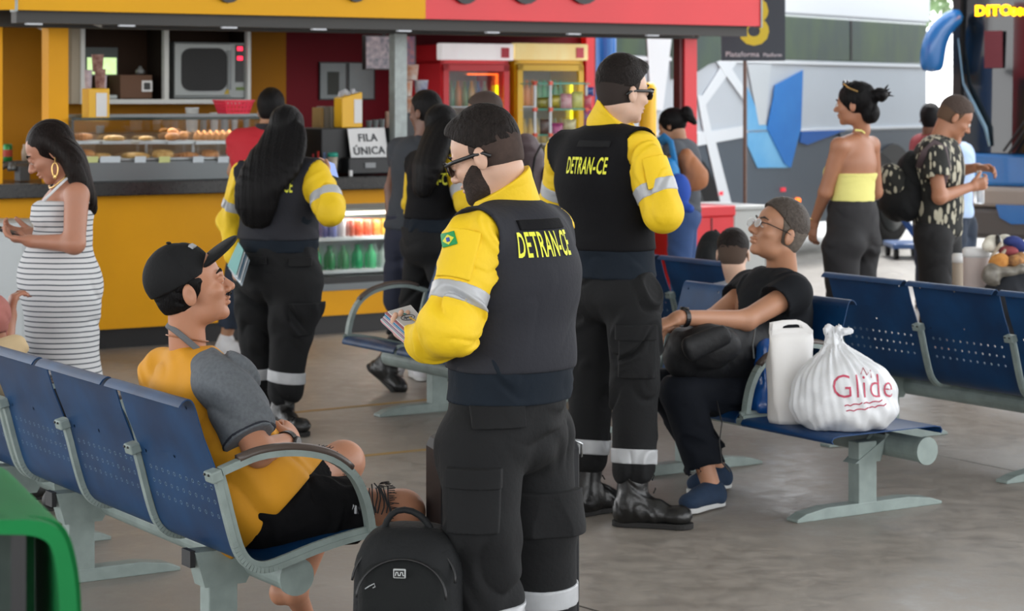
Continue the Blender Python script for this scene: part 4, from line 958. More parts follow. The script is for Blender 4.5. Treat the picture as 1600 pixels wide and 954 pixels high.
# ================================================================ benches
m_seat = bpy.data.materials.new('perforated_blue_steel'); m_seat.use_nodes = True
def _seatmat(m):
    nt = m.node_tree; b = nt.nodes['Principled BSDF']; L = nt.links.new
    b.inputs['Roughness'].default_value = .42; b.inputs['Specular IOR Level'].default_value = .28
    tc = nt.nodes.new('ShaderNodeTexCoord')
    n = nt.nodes.new('ShaderNodeTexNoise'); n.inputs['Scale'].default_value = 6; n.inputs['Detail'].default_value = 6; L(tc.outputs['Object'], n.inputs['Vector'])
    r = nt.nodes.new('ShaderNodeValToRGB'); r.color_ramp.elements[0].position = .35; r.color_ramp.elements[0].color = (*rgb('#0a2c50'), 1); r.color_ramp.elements[1].position = .7; r.color_ramp.elements[1].color = (*rgb('#0c3c66'), 1)
    L(n.outputs['Fac'], r.inputs[0]); rc = r.outputs[0]
    uv = nt.nodes.new('ShaderNodeUVMap'); uv.uv_map = 'UVMap'; s = nt.nodes.new('ShaderNodeSeparateXYZ'); L(uv.outputs[0], s.inputs[0])
    def M(op, a, c=None, d=None):
        q = nt.nodes.new('ShaderNodeMath'); q.operation = op
        for i, v in enumerate((a, c, d)):
            if v is None: continue
            if isinstance(v, (int, float)): q.inputs[i].default_value = v
            else: L(v, q.inputs[i])
        return q.outputs[0]
    px, py = .043, .043
    fx = M('SUBTRACT', M('FRACT', M('DIVIDE', s.outputs[0], px)), .5); fy = M('SUBTRACT', M('FRACT', M('DIVIDE', s.outputs[1], py)), .5)
    d = M('SQRT', M('ADD', M('MULTIPLY', fx, fx), M('MULTIPLY', fy, fy)))
    dot = M('LESS_THAN', d, .115)
    inx = M('MULTIPLY', M('GREATER_THAN', s.outputs[0], px*1), M('LESS_THAN', s.outputs[0], px*12))
    iny = M('MULTIPLY', M('GREATER_THAN', s.outputs[1], py*7), M('LESS_THAN', s.outputs[1], py*10))
    m1 = M('MULTIPLY', dot, M('MULTIPLY', inx, iny))
    # three lone holes near the top edge and mid height
    def hole(u, v):
        a = M('SUBTRACT', s.outputs[0], u); c = M('SUBTRACT', s.outputs[1], v)
        return M('LESS_THAN', M('SQRT', M('ADD', M('MULTIPLY', a, a), M('MULTIPLY', c, c))), .0055)
    tot = m1
    for u, v in ((.06, .08), (.28, .08), (.5, .08), (.28, .26), (.5, .275)): tot = M('MAXIMUM', tot, hole(u, v))
    ring = M('MULTIPLY', M('LESS_THAN', d, .15), M('MULTIPLY', inx, iny))
    mc = nt.nodes.new('ShaderNodeMixRGB'); mc.inputs[2].default_value = (*rgb('#7f98ad'), 1); L(ring, mc.inputs[0]); L(rc, mc.inputs[1]); L(mc.outputs[0], b.inputs['Base Color'])
    tr = nt.nodes.new('ShaderNodeBsdfTransparent'); mx = nt.nodes.new('ShaderNodeMixShader')
    L(tot, mx.inputs[0]); L(b.outputs[0], mx.inputs[1]); L(tr.outputs[0], mx.inputs[2]); L(mx.outputs[0], nt.nodes['Material Output'].inputs[0])
_seatmat(m_seat)
m_plate = mat('blue_steel_plate', '#0f3763', rough=.38, spec=.35, var=.12, vscale=6)
m_bgrey = mat('grey_green_paint', '#8a9793', rough=.5, var=.08, vscale=14, color2='#7a8682', bump=.05)
m_bolt = mat('black_cap', '#1b1c1e', rough=.6)
m_arm = mat('worn_brown_arm', '#4a3f39', rough=.35)
PROF = [(-.232, .768), (-.222, .782), (-.205, .79), (-.190, .782), (-.178, .755), (-.155, .68), (-.113, .575), (-.085, .47), (-.062, .39), (-.042, .345), (-.012, .318), (.03, .31), (.09, .322), (.18, .345), (.27, .362), (.35, .372), (.385, .368), (.40, .35), (.398, .335)]
PITCH = .57
def fine_prof(p, n=4):
    R = []
    for i in range(len(p)-1):
        a, b_, c_, d_ = p[max(0, i-1)], p[i], p[i+1], p[min(len(p)-1, i+2)]
        for k in range(n):
            t = k/n; R.append(tuple(.5*((2*b_[j])+(-a[j]+c_[j])*t+(2*a[j]-5*b_[j]+4*c_[j]-d_[j])*t*t+(-a[j]+3*b_[j]-3*c_[j]+d_[j])*t**3) for j in (0, 1)))
    return R+[p[-1]]
PROF = fine_prof(PROF, 2)
def bench(J0, sgn, n, posts, arms, lab, grp, table=(), beam_w=.14, joints=None, first=0, uv_flip=False):
    J0 = np.array([J0[0], J0[1], 0.0]); f = VX*sgn; u = UX
    def pt(t, w, z): return J0+u*t+f*w+ZZ*z
    L = n*PITCH
    root = thing('waiting_bench', pt(L/2, .1, 0), lab, 'bench', grp)
    # arc length for uv
    s = [0.0]
    for i in range(1, len(PROF)): s.append(s[-1]+math.dist(PROF[i], PROF[i-1]))
    def panel(t0, t1, prof, nm, m):
        th = .004; nT = 2; V = []; Fq = []; UVs = []
        ts = [t0+.016, t1-.016]
        N = len(prof)
        nr = []
        for i in range(N):
            a, c = prof[max(0, i-1)], prof[min(N-1, i+1)]; d = np.array([c[0]-a[0], c[1]-a[1]]); d /= np.linalg.norm(d); nr.append((d[1], -d[0]))
        for side in (0, 1):
            for k in range(2):
                for i in range(N):
                    V.append(pt(ts[k], prof[i][0]+nr[i][0]*th*side, prof[i][1]+nr[i][1]*th*side))
        ix = lambda sd, k, i: sd*2*N+k*N+i
        for i in range(N-1):
            Fq.append([ix(0, 0, i), ix(0, 1, i), ix(0, 1, i+1), ix(0, 0, i+1)]); Fq.append([ix(1, 0, i), ix(1, 0, i+1), ix(1, 1, i+1), ix(1, 1, i)])
            Fq.append([ix(0, 0, i), ix(0, 0, i+1), ix(1, 0, i+1), ix(1, 0, i)]); Fq.append([ix(0, 1, i), ix(1, 1, i), ix(1, 1, i+1), ix(0, 1, i+1)])
        Fq.append([ix(0, 0, 0), ix(1, 0, 0), ix(1, 1, 0), ix(0, 1, 0)]); Fq.append([ix(0, 0, N-1), ix(0, 1, N-1), ix(1, 1, N-1), ix(1, 0, N-1)])
        o = meshobj(nm, V, Fq, m, root)
        uvl = o.data.uv_layers.new(name='UVMap')
        for li, lp in enumerate(o.data.loops):
            vi = lp.vertex_index; k = (vi//N) % 2; i = vi % N
            uvl.data[li].uv = (k*(t1-t0-.024), s[i] if len(prof) == len(PROF) else i*.01)
        for p in o.data.polygons: p.use_smooth = True
        md = o.modifiers.new('es', 'EDGE_SPLIT'); md.split_angle = math.radians(50)
        return o
    for i in range(n):
        if i in table:
            tp = [(-.155, .325), (-.16, .338), (-.15, .352), (-.12, .357), (.0, .357), (.3, .357), (.36, .357), (.39, .352), (.40, .338), (.392, .328)]
            panel(i*PITCH, (i+1)*PITCH, tp, 'table_plate', m_plate)
        else: panel(i*PITCH, (i+1)*PITCH, PROF, 'seat', m_seat)
    tabj = [i for i in table]
    for i in range(n+1):
        if i in table and (i == 0 or (i-1) in table): continue
        if (i-1) in table and i == n: continue
        t = i*PITCH+(0.0 if 0 < i < n else (.004 if i == 0 else -.004))
        g = MB(); hw = .012; pr = fine_prof(PROF[12:33], 2)
        for (w0, z0), (w1, z1) in zip(pr[:-1], pr[1:]):
            d = np.array([w1-w0, z1-z0]); l = np.linalg.norm(d); d /= l; nn = np.array([d[1], -d[0]])
            for (aa, bb) in ((0, .020),):
                g.hexa([pt(t-hw, w0+nn[0]*.004, z0+nn[1]*.004), pt(t+hw, w0+nn[0]*.004, z0+nn[1]*.004), pt(t+hw, w1+nn[0]*.004, z1+nn[1]*.004), pt(t-hw, w1+nn[0]*.004, z1+nn[1]*.004),
                        pt(t-hw, w0+nn[0]*bb, z0+nn[1]*bb), pt(t+hw, w0+nn[0]*bb, z0+nn[1]*bb), pt(t+hw, w1+nn[0]*bb, z1+nn[1]*bb), pt(t-hw, w1+nn[0]*bb, z1+nn[1]*bb)])
        # rails flank the gap on the inner side as well
        for (w0, z0), (w1, z1) in zip(pr[:-1], pr[1:]):
            d = np.array([w1-w0, z1-z0]); l = np.linalg.norm(d); d /= l; nn = np.array([d[1], -d[0]])
            g.hexa([pt(t-.006, w0-nn[0]*.012, z0-nn[1]*.012), pt(t+.006, w0-nn[0]*.012, z0-nn[1]*.012), pt(t+.006, w1-nn[0]*.012, z1-nn[1]*.012), pt(t-.006, w1-nn[0]*.012, z1-nn[1]*.012),
                    pt(t-.006, w0+nn[0]*.01, z0+nn[1]*.01), pt(t+.006, w0+nn[0]*.01, z0+nn[1]*.01), pt(t+.006, w1+nn[0]*.01, z1+nn[1]*.01), pt(t-.006, w1+nn[0]*.01, z1+nn[1]*.01)])
        fr = g.build('side_frame', m_bgrey, root)
        g = MB(); dd = nrm(pt(0, -.085, .47)-pt(0, -.113, .575)); nn = nrm(np.cross(dd, u))
        g.box(pt(t, -.113, .575)+(-f)*.02, u, dd, nn, (.026, .016, .018)); cl = g.build('clamp', m_bgrey, fr, bevel=.005)
        g = MB()
        for k in (-1, 1): g.tube([pt(t+.013*k, -.15, .578), pt(t+.013*k, -.157, .58)], .0035, 8)
        g.build('bolt', m_bolt, cl)
    for t, kind in arms:
        t_ = t*PITCH+(.004 if t == 0 else -.004 if t == n else 0)
        ap = [(-.113, .585), (-.06, .602), (0, .618), (.08, .622), (.16, .612), (.235, .588), (.295, .545), (.33, .49), (.35, .43), (.36, .372)]; ap = fine_prof(ap, 3); 
        g = MB()
        for (w0, z0), (w1, z1) in zip(ap[:-1], ap[1:]):
            hw = .016
            d = np.array([w1-w0, z1-z0]); d /= np.linalg.norm(d); nn = np.array([-d[1], d[0]])*.011
            g.hexa([pt(t_-hw, w0-nn[0], z0-nn[1]), pt(t_+hw, w0-nn[0], z0-nn[1]), pt(t_+hw, w1-nn[0], z1-nn[1]), pt(t_-hw, w1-nn[0], z1-nn[1]),
                    pt(t_-hw, w0+nn[0], z0+nn[1]), pt(t_+hw, w0+nn[0], z0+nn[1]), pt(t_+hw, w1+nn[0], z1+nn[1]), pt(t_-hw, w1+nn[0], z1+nn[1])])
        ar = g.build('armrest', m_bgrey, root)
        g = MB(); g.tube([pt(t_, w, z+.012) for w, z in ap[3:19]], .014, 8, side=u, flat=1.35); g.build('arm_pad', m_arm, ar, smooth=True)
    g = MB(); g.tube([pt(.05, beam_w, .258), pt(L-.05, beam_w, .258)], .048, 20); bmo = g.build('beam', m_bgrey, root, smooth=False)
    g = MB(); g.tube([pt(.035, beam_w, .258), pt(.052, beam_w, .258)], .054, 24); g.build('beam_cap', m_bgrey, bmo)
    for t in posts:
        g = MB(); g.box(pt(t, .03, .145), f, u, ZZ, (.046, .032, .135)); g.build('leg', m_bgrey, root, bevel=.004)
        g = MB()
        g.hexa([pt(t-.036, -.03, .2), pt(t+.036, -.03, .2), pt(t+.036, .10, .2), pt(t-.036, .10, .2), pt(t-.036, -.06, .305), pt(t+.036, -.06, .305), pt(t+.036, beam_w+.02, .30), pt(t-.036, beam_w+.02, .30)])
        br = g.build('bracket', m_bgrey, root)
        g = MB(); g.box(pt(t, -.066, .285), f, u, ZZ, (.008, .03, .024)); g.build('end_plug', m_bolt, br)
        g = MB(); fp = [(-.36, .0), (-.36, .012), (-.30, .03), (-.18, .045), (.24, .045), (.34, .03), (.385, .012), (.385, 0)]
        g.prism([pt(t-.033, w+.0, z) for w, z in fp], u*.066); g.build('foot', m_bgrey, root, bevel=.003)
    return pt, root
def atz(x, y, z):
    Y = (H-z)*F/(y-HY); return P(x, y, Y)
JL = atz(345, 742, .575)+VX*.113
GB = 'blue perforated waiting benches'
ptL, _ = bench(JL, 1, 3, (.32, 1.42), ((0, 'e'), (3, 'e')), 'blue perforated bench with its back to us carrying the young man in the cap', GB)
ptL2, _ = bench(JL+UX*(3*PITCH+.045), 1, 3, (.28, 1.42), ((3, 'e'),), 'blue bench at the far left edge next to the handbag owner', GB)
JR = np.array([1.53, 8.27, 0])
ptR, _ = bench(JR, -1, 3, (.26, 1.38), ((1, 'e'), (3, 'e')), 'blue bench with a flat table plate carrying the white shopping bags', GB, table=(0,), beam_w=-.1)
ptM, _ = bench(JR+UX*2.15, -1, 3, (.3, 1.35), ((0, 'e'), (3, 'e')), 'blue bench in the middle aisle behind the hand holding leaflets', GB)
JR2 = atz(1440, 510, .575)+VX*.113
ptR2, _ = bench(JR2-UX*2*PITCH+UX*0, 1, 3, (.4, 1.52), (), 'blue bench seen from behind at the right edge near the luggage', GB)
ptR3, _ = bench(JR2+UX*1.30, 1, 4, (.4, 1.9), (), 'blue bench seen from behind where the short haired person sits', GB)

# ================================================================ litter bin close to the camera
Yg = 3.3
gb = thing('litter_bin', (P(20, 800, Yg)[0], Yg+.1, 0), 'green rounded litter bin blurred in the near corner', 'bin')
m_grn = mat('green_enamel', '#0a6a35', rough=.75, var=.1, vscale=5, spec=.25); m_grd = mat('dark_bin_inside', '#22312c', rough=.7, color2='#3a4641', vscale=9)
def arch(x0, x1, yt, yb, r, n=8):
    pts = [(x1, yb)]
    for i in range(n+1):
        t = math.radians(90*i/n); pts.append((x1-r+r*math.cos(t), yt+r-r*math.sin(t)))
    pts += [(x0, yt), (x0, yb)]; return pts
d_ax = np.array([.03, 1, 0]); 
def gp(x, y, dY=0.0): p = P(x, y, Yg); return p+np.array([-.33*dY, dY, 0.0])
def smooth_pts(P_, n=5):
    R = []
    for i in range(len(P_)-1):
        a, b_, c_, d_ = P_[max(0, i-1)], P_[i], P_[i+1], P_[min(len(P_)-1, i+2)]
        for k in range(n):
            t = k/n; R.append(tuple(.5*((2*b_[j])+(-a[j]+c_[j])*t+(2*a[j]-5*b_[j]+4*c_[j]-d_[j])*t*t+(-a[j]+3*b_[j]-3*c_[j]+d_[j])*t**3) for j in (0, 1)))
    return R+[P_[-1]]
out = [(122, 1812), (122, 1300), (122, 1080), (122, 1010), (121, 955), (117, 905), (108, 860), (96, 832), (78, 818), (50, 812), (15, 812), (-40, 812), (-120, 812)]
inn = [(94, 1812), (94, 975), (92, 920), (86, 872), (78, 848), (62, 836), (40, 834), (14, 836), (14, 1812)]
g = MB()
o2 = [gp(*q) for q in smooth_pts(out)]; i2 = [(94, 1812), (94, 1300), (94, 1080), (94, 1010), (94, 962), (91, 915), (86, 875), (78, 852), (64, 841), (44, 836), (15, 835), (-40, 834), (-120, 834)]
i2 = [gp(*q) for q in smooth_pts(i2)]
for k in range(len(o2)-1):
    g.hexa([o2[k], o2[k+1], i2[k+1], i2[k]]+[q+np.array([-.012, .035, 0]) for q in (o2[k], o2[k+1], i2[k+1], i2[k])])
g.build('front_rim', m_grn, gb)
g = MB(); dp = np.array([-.19, .50, 0])
for k in range(len(o2)-1):
    g.hexa([o2[k]+[0, .03, 0], o2[k+1]+[0, .03, 0], o2[k+1]+dp, o2[k]+dp]+[q-ZZ*.008-np.array([.006, 0, 0]) for q in (o2[k]+[0, .03, 0], o2[k+1]+[0, .03, 0], o2[k+1]+dp, o2[k]+dp)])
g.build('shell', m_grn, gb)
g = MB(); g.hexa([gp(-120, 1812)+[-.08, .2, 0], gp(94, 1812)+[-.08, .2, 0], gp(94, 1812)+dp, gp(-120, 1812)+dp]+[gp(-120, 835)+[-.08, .2, 0], gp(92, 835)+[-.08, .2, 0], gp(92, 835)+dp, gp(-120, 835)+dp]); g.build('inner_bucket', m_grd, gb)
g = MB(); g.hexa([gp(12, 1812)+[0, .02, 0], gp(36, 1812)+[0, .02, 0], gp(36, 1812)+[0, .08, 0], gp(12, 1812)+[0, .08, 0], gp(12, 836)+[0, .02, 0], gp(36, 836)+[0, .02, 0], gp(36, 836)+[0, .08, 0], gp(12, 836)+[0, .08, 0]]); g.build('inner_post', m_blk, gb)

# ================================================================ grey rubbish bin behind the woman in the dress
Yb = 13.0
p = P(15, 360, Yb); tb2 = thing('rubbish_container', (p[0], Yb+.2, 0), 'pale grey rubbish container with lid at the left edge', 'bin')
m_bin = mat('pale_grey_bin', '#b9bfc2', rough=.45, var=.04, vscale=3)
BF = Fr((p[0], Yb), (1, 0.05, 0), (-.05, 1, 0))
g = MB(); a0, zt_ = BF.px(-60, 357, 0); a1, _ = BF.px(42, 357); BF.box(g, a0, a1, 0, .45, .04, zt_); g.build('body', m_bin, tb2, bevel=.03)
g = MB(); BF.box(g, a0-.02, a1+.02, -.03, .48, zt_, zt_+.035); g.build('lid', m_bin, tb2, bevel=.015)
# blue trolley
tr = thing('platform_trolley', FL(1415, 402), 'small blue flatbed trolley standing on the platform behind the backpack', 'trolley')
m_tr = mat('trolley_blue', '#33588e', rough=.4)
p0 = FL(1414, 402); g = MB(); g.box(p0+ZZ*.13, (1, 0, 0), (0, 1, 0), ZZ, (.17, .3, .025)); g.build('deck', m_tr, tr, bevel=.01)
g = MB(); t0 = p0+[.17, -.1, .13]; t1 = P(1412, 338, p0[1]-.1); g.tube([t0, t1], .02, 8); g.tube([t0+[0, .25, 0], t1+[0, .25, 0], t1], .02, 8); g.build('handle', m_tr, tr)
for i in (-1, 1):
    for j in (-1, 1):
        g = MB(); g.lathe(p0+[.13*i, .24*j, .055], [(.055, -.02), (.055, .02)], 14, axis=(1, 0, 0)); g.build('wheel', m_tyre, tr)
# ================================================================ people
def skin(n, c):
    return mat('skin_'+n, c, rough=.48, sss=.12, var=.05, vscale=9, bump=.06, bscale=220)
m_cloth_black = mat('black_uniform_cloth', '#0d0e10', rough=.85, var=.1, vscale=7, bump=.2, bscale=60, spec=.35)
m_vest = mat('charcoal_vest', '#26272d', rough=.8, var=.06, vscale=7, bump=.15, bscale=90, spec=.25)
m_vest2 = mat('black_vest', '#0c0c0f', rough=.85, var=.08, vscale=7, bump=.15, bscale=90, spec=.2)
m_shirt_y = mat('yellow_uniform_cloth', '#e3bd12', rough=.7, var=.05, vscale=7, bump=.2, bscale=60)
m_refl = mat('reflective_tape', '#a9abae', rough=.35, var=.05, vscale=30)
m_grey_shirt = mat('slate_shirt', '#151d26', rough=.85, var=.1, vscale=8, bump=.15, spec=.2)
m_boot = mat('black_leather', '#131313', rough=.32, bump=.2, bscale=50)
m_sole = mat('rubber_sole', '#1c1b1a', rough=.8)
def hairmat(n, c, r=.5, st=(60, 60, 4)):
    return mat('hair_'+n, c, rough=r, bump=.6, bscale=3, stretch=st, spec=.12, var=.25, vscale=2)
m_hair_blk = hairmat('black', '#100f10'); m_hair_dk = hairmat('dark', '#1b1614', .5, (50, 50, 50)); m_hair_grey = hairmat('grey', '#4b443f', .5, (50, 50, 50))
m_eye_w = mat('eye_white', '#d8d2cc', rough=.2); m_iris = mat('dark_iris', '#1c0f0a', rough=.1); m_lens = mat('dark_lens', '#0b0d0f', rough=.08, coat=.6)
m_ytxt = mat('yellow_lettering', '#dcdc3a', rough=.6)

def pj(q): return P(*q)
class Person:
    def __init__(s, nm, lab, J, fw, hf, sk, hu=None, B=None, cat='person', group=None, hs=1.0, ground=None):
        s.J = {k: (pj(v) if isinstance(v, tuple) else np.asarray(v, float)) for k, v in J.items()}
        s.fw = nrm([fw[0], fw[1], 0]); s.sd = np.cross(ZZ, s.fw)
        s.hf = nrm(hf); hu = ZZ if hu is None else np.asarray(hu, float)
        s.hu = nrm(hu-s.hf*np.dot(hu, s.hf)); s.hr = np.cross(s.hf, s.hu); s.hs = hs
        s.sk = sk
        s.B = dict(hw=.155, hd=.105, ww=.13, wd=.095, cw=.155, cd=.105, sr=.052, arm=(.047, .04, .026), fore=(.042, .027), leg=(.082, .055), shin=(.052, .036), nk=.055)
        s.B.update(B or {})
        base = ground if ground is not None else np.array([s.J['pelvis'][0], s.J['pelvis'][1], 0.0])
        s.root = thing(nm, base, lab, cat, group)
        s.fine = []
    def H(s, r, f, u):      # head space -> world, metres at head scale
        return s.J['head']+(s.hr*r+s.hf*f+s.hu*u)*s.hs
    def torso(s, d=0.0, top=True):
        J, B = s.J, s.B; f = Field(); sdp = nrm(J['hipL']-J['hipR']); sdc = nrm(J['shL']-J['shR'])
        fl = lambda a, b: (B[b]+d)/(B[a]+d)
        f.cone(J['pelvis'], J['waist'], B['hw']+d, B['ww']+d, side=sdp, flat=(fl('hw', 'hd')+fl('ww', 'wd'))/2, k=.03)
        f.cone(J['waist'], J['chest'], B['ww']+d, B['cw']+d, side=sdc, flat=(fl('ww', 'wd')+fl('cw', 'cd'))/2, k=.04)
        if top:
            mid = (J['shL']+J['shR'])/2
            f.cone(J['chest'], J['chest']*.35+mid*.65, B['cw']+d, B['cw']*.93+d, side=sdc, flat=fl('cw', 'cd'), k=.04)
            f.cone(J['shL'], J['shR'], B['sr']+d, B['sr']+d, k=.04)
            for q in ('shL', 'shR'): f.cone(J['neck']*.6+mid*.4-ZZ*.012, J[q]+(mid-J[q])*.15, .034+d*.7, .036+d*.8, k=.03)
        return f
    def arm(s, sd_, ra=None, rf=None, f=None, k=.02):
        f = f or Field(); J = s.J; ra = ra or s.B['arm'][:2]; rf = rf or s.B['fore']
        f.cone(J['sh'+sd_], J['el'+sd_], ra[0], ra[1], k=k); f.cone(J['el'+sd_], J['wr'+sd_], rf[0], rf[1], k=k); return f
    def leg(s, sd_, rt=None, rs=None, f=None, calf=True, k=.02):
        f = f or Field(); J = s.J; rt = rt or s.B['leg']; rs = rs or s.B['shin']
        f.cone(J['hip'+sd_], J['kn'+sd_], rt[0], rt[1], k=k); f.cone(J['kn'+sd_], J['an'+sd_], rs[0], rs[1], k=k)
        if calf:
            a = J['kn'+sd_]*.68+J['an'+sd_]*.32; f.ell(a-s.fw*.012, (rs[0]*1.02, rs[0]*1.02, .10), k=.03)
        return f
    def head(s, f):
        B, H, q = s.B, s.H, s.hs; ax = [s.hr, s.hf, s.hu]
        E = lambda c, r, k=.012, op='+': f.ell(H(*c), np.array(r)*q, ax, k, op)
        f.cone(s.J['neck'], H(0, -.03, -.05), s.B['nk']*1.06, s.B['nk'], k=.02)
        E((0, -.014, .035), (.075, .093, .084), .01); E((0, .03, .03), (.064, .06, .062), .02)
        E((0, .034, -.03), (.059, .058, .07), .02); E((0, .022, -.078), (.050, .052, .036), .02); E((0, .068, -.097), (.021, .019, .018), .018)
        for i in (-1, 1):
            E((i*.038, .06, -.026), (.022, .024, .018), .015); E((i*.079, -.014, -.012), (.0085, .019, .032), .006)
        f.cone(H(-.04, .074, .019), H(0, .088, .016), .009*q, .010*q, k=.01); f.cone(H(.04, .074, .019), H(0, .088, .016), .009*q, .010*q, k=.01)
        for i in (-1, 1): E((i*.031, .101, .0), (.016, .015, .0095), .012, '-')
        f.cone(H(0, .088, .006), H(0, .110, -.030), .0075*q, .0125*q, k=.008)
        for i in (-1, 1): E((i*.012, .098, -.036), (.008, .010, .008), .006)
        E((0, .091, -.0585), (.022, .010, .006), .006); E((0, .088, -.0715), (.019, .010, .007), .006)
        E((0, .104, -.0650), (.021, .010, .0014), .003, '-')
        for i in (-1, 1):
            E((i*.031, .083, .0), (.0135, .0135, .0125), .002)
            E((i*.092, -.010, -.008), (.008, .010, .018), .004, '-')
        return f
    def hand(s, f, w, d, n, t, curl=(.35, .5, .4), thumb=.6, sc=1.0, spread=.06, th_curl=.3):
        """w wrist, d towards knuckles, n palm side, t thumb side"""
        d = nrm(d); n = nrm(n-d*np.dot(n, d)); t = nrm(t-d*np.dot(t, d)-n*np.dot(t, n)); c = .8*sc
        f.cone(w, w+d*.02, .025*sc, .028*sc, k=.012)
        f.cone(w+d*.02*sc, w+d*.085*sc, .033*sc, .040*sc, side=t, flat=.42, k=.012)
        for i, L in enumerate((.068, .078, .073, .058)):
            off = (.030-.0195*i)*sc; p = w+d*.088*sc+t*off; dd = nrm(d+t*(1.5-i)*spread); a = 0; r = .0092*sc
            for j, fr in enumerate((.46, .30, .24)):
                a += curl[j]; v = dd*math.cos(a)+n*math.sin(a); q = p+v*L*fr*sc*1.05; f.cone(p, q, r, r*.92, k=.003); p = q; r *= .92
        p = w+d*.028*sc+t*.026*sc+n*.008*sc; a = thumb; v = nrm(d*math.cos(a)+t*math.sin(a)+n*.25); q = p+v*.042*sc; f.cone(p, q, .0135*sc, .011*sc, k=.008)
        v2 = nrm(v+n*th_curl-t*th_curl*.7); q2 = q+v2*.034*sc; f.cone(q, q2, .011*sc, .009*sc, k=.003)
        return f
    def body(s, h=.009, hf=.0032, hands=(), feet=True, legs='LR', arms='LR', fineh=True, extra=None, headr=.135):
        f = s.torso()
        for q in arms: s.arm(q, f=f)
        for q in legs: s.leg(q, f=f)
        if feet:
            for q in legs:
                a = s.J['an'+q]; tdir = nrm(s.J['to'+q]-a) if 'to'+q in s.J else s.fw
                f.cone(a-ZZ*.03, s.J['to'+q], .036, .028, k=.02); f.ell(a-ZZ*.045-tdir*.03, (.032, .032, .028), k=.02)
        s.head(f)
        for args, kw in hands: s.hand(f, *args, **kw)
        if extra: extra(f)
        fine = ([(s.H(0, 0, 0), headr)] if fineh else [])+s.fine
        s.bo = fmesh('body', f, s.sk, s.root, h, fine, hf)
        return s.bo
    def eyes(s, brow=m_hair_dk, sides=(-1, 1), lids=True):
        for i in sides:
            g = MB(); c = s.H(i*.031, .0835, .0); g.blob(c, (.0128*s.hs,)*3, 14, 10); e = g.build('eye', m_eye_w, s.root, smooth=True)
            g = MB(); g.blob(c+(s.hf*.0075+s.hr*i*.0015)*s.hs, (.0064*s.hs,)*3, 12, 8); g.build('iris', m_iris, e, smooth=True)
            if lids:
                f = Field(); f.ell(c+(s.hu*.0045+s.hf*.0008)*s.hs, np.array([.0155, .0135, .0105])*s.hs, [s.hr, s.hf, s.hu], k=.001); f.ell(c+(s.hf*.006-s.hu*.0035)*s.hs, np.array([.014, .017, .0075])*s.hs, [s.hr, s.hf, s.hu], k=.002, op='-')
                fmesh('eyelid', f, s.sk, s.root, .0022)
            f = Field(); f.cone(s.H(i*.014, .096, .022), s.H(i*.034, .092, .028), .003*s.hs, .0036*s.hs, k=.004); f.cone(s.H(i*.034, .092, .028), s.H(i*.05, .078, .022), .0036*s.hs, .002*s.hs, k=.004)
            fmesh('eyebrow', f, brow, s.root, .002)
    def part(s, nm, f, m, h=.007, noise=None, lab=None, parent=None, fine=(), hf=.003):
        o = fmesh(nm, f, m, parent or s.root, h, fine, hf, noise)
        if lab: o['label'] = lab
        return o
    def patch(s, nm, f, c, u, v, hu, hv, n, m, d=.004, h=.003, parent=None, noise=None, diamond=False, lab=None):
        """a flat piece lying on the surface of field f around c"""
        g = f.infl(d); u, v, n = nrm(u), nrm(v), nrm(n); c = np.asarray(c, float)
        lim = max(hu, hv)*1.8+.05
        g.ops = [o for o in g.ops if np.all(s_over(g, o, c, lim))]
        if diamond:
            for a, b in ((1, 1), (1, -1), (-1, 1), (-1, -1)): g.cut(nrm(u*a/hu+v*b/hv), c+u*a*hu)
        else:
            for a in (1, -1): g.cut(u*a, c+u*a*hu); g.cut(v*a, c+v*a*hv)
        g.cut(-n, c-n*(.12))
        vv, ff = g_mesh_local(g, c, lim, h, noise)
        if not len(vv): print('EMPTY PATCH', nm, s.root.name); return None
        o = meshobj(nm, vv, ff, m, parent or s.root, smooth=True)
        if lab: o['label'] = lab
        return o
    def boots(s, sides='LR', m=None, high=.24, sole=None, nm='boot', w=.05, lab=None, raised='', sh=(.056, .062)):
        for q in sides:
            a = s.J['an'+q]; t = s.J['to'+q]; up = nrm(s.J['kn'+q]-a)
            if q in raised: d = nrm(t-a); fl = nrm(np.cross(np.cross(d, up), d)); drop = .055
            else: d = nrm((t-a)*[1, 1, 0]); fl = ZZ; drop = a[2]-.045
            side = nrm(np.cross(d, fl)); heel = a-fl*drop-d*.03; toe = t-fl*((t-heel)@fl) if q not in raised else t
            mid = a-fl*drop*.45+d*.03
            f = Field(); f.cone(heel, toe, w*.86, w*.82, side=side, flat=.80, k=.02); f.ell(heel, (w*.86, w*.86, w*.86), k=.025); f.ell(toe+d*.002, np.array([w*1.0, w*.98, w*.78]), [side, d, fl], k=.02)
            f.cone(a-fl*.01-d*.005, mid+d*.055, w*1.0, w*.75, k=.04)
            if high: f.cone(a-fl*.02, a+up*high, sh[0], sh[1], k=.03)
            f.cut(-fl, heel-fl*(w*.8))
            bt = s.part(nm, f, m or m_boot, .006, noise=folds(.003, 75, up+d*.4, 5) if high else None, lab=lab)
            g = MB(); n = 12; ring = []; hb = heel-fl*w*.86; tb = toe-fl*w*.86; mb_ = (hb+tb)/2
            for i in range(n+1): th = math.pi*i/n; ring.append(hb-d*math.sin(th)*w*.95+side*math.cos(th)*w*.84)
            ring.append(mb_-side*w*.78)
            for i in range(n+1): th = math.pi*i/n; ring.append(tb+d*math.sin(th)*w*1.15-side*math.cos(th)*w*1.0)
            ring.append(mb_+side*w*.78)
            g.prism(ring, fl*.02); g.build('sole', sole or m_sole, bt, bevel=.003)
            if high and nm == 'boot':
                g = MB()
                for k in range(5):
                    p = a+up*(high*.8-k*high*.2)+d*(sh[1]+.003+.006*k); g.tube([p-side*.018, p+d*.004, p+side*.018-up*.012], .0028, 6)
                g.build('laces', m_sole, bt)
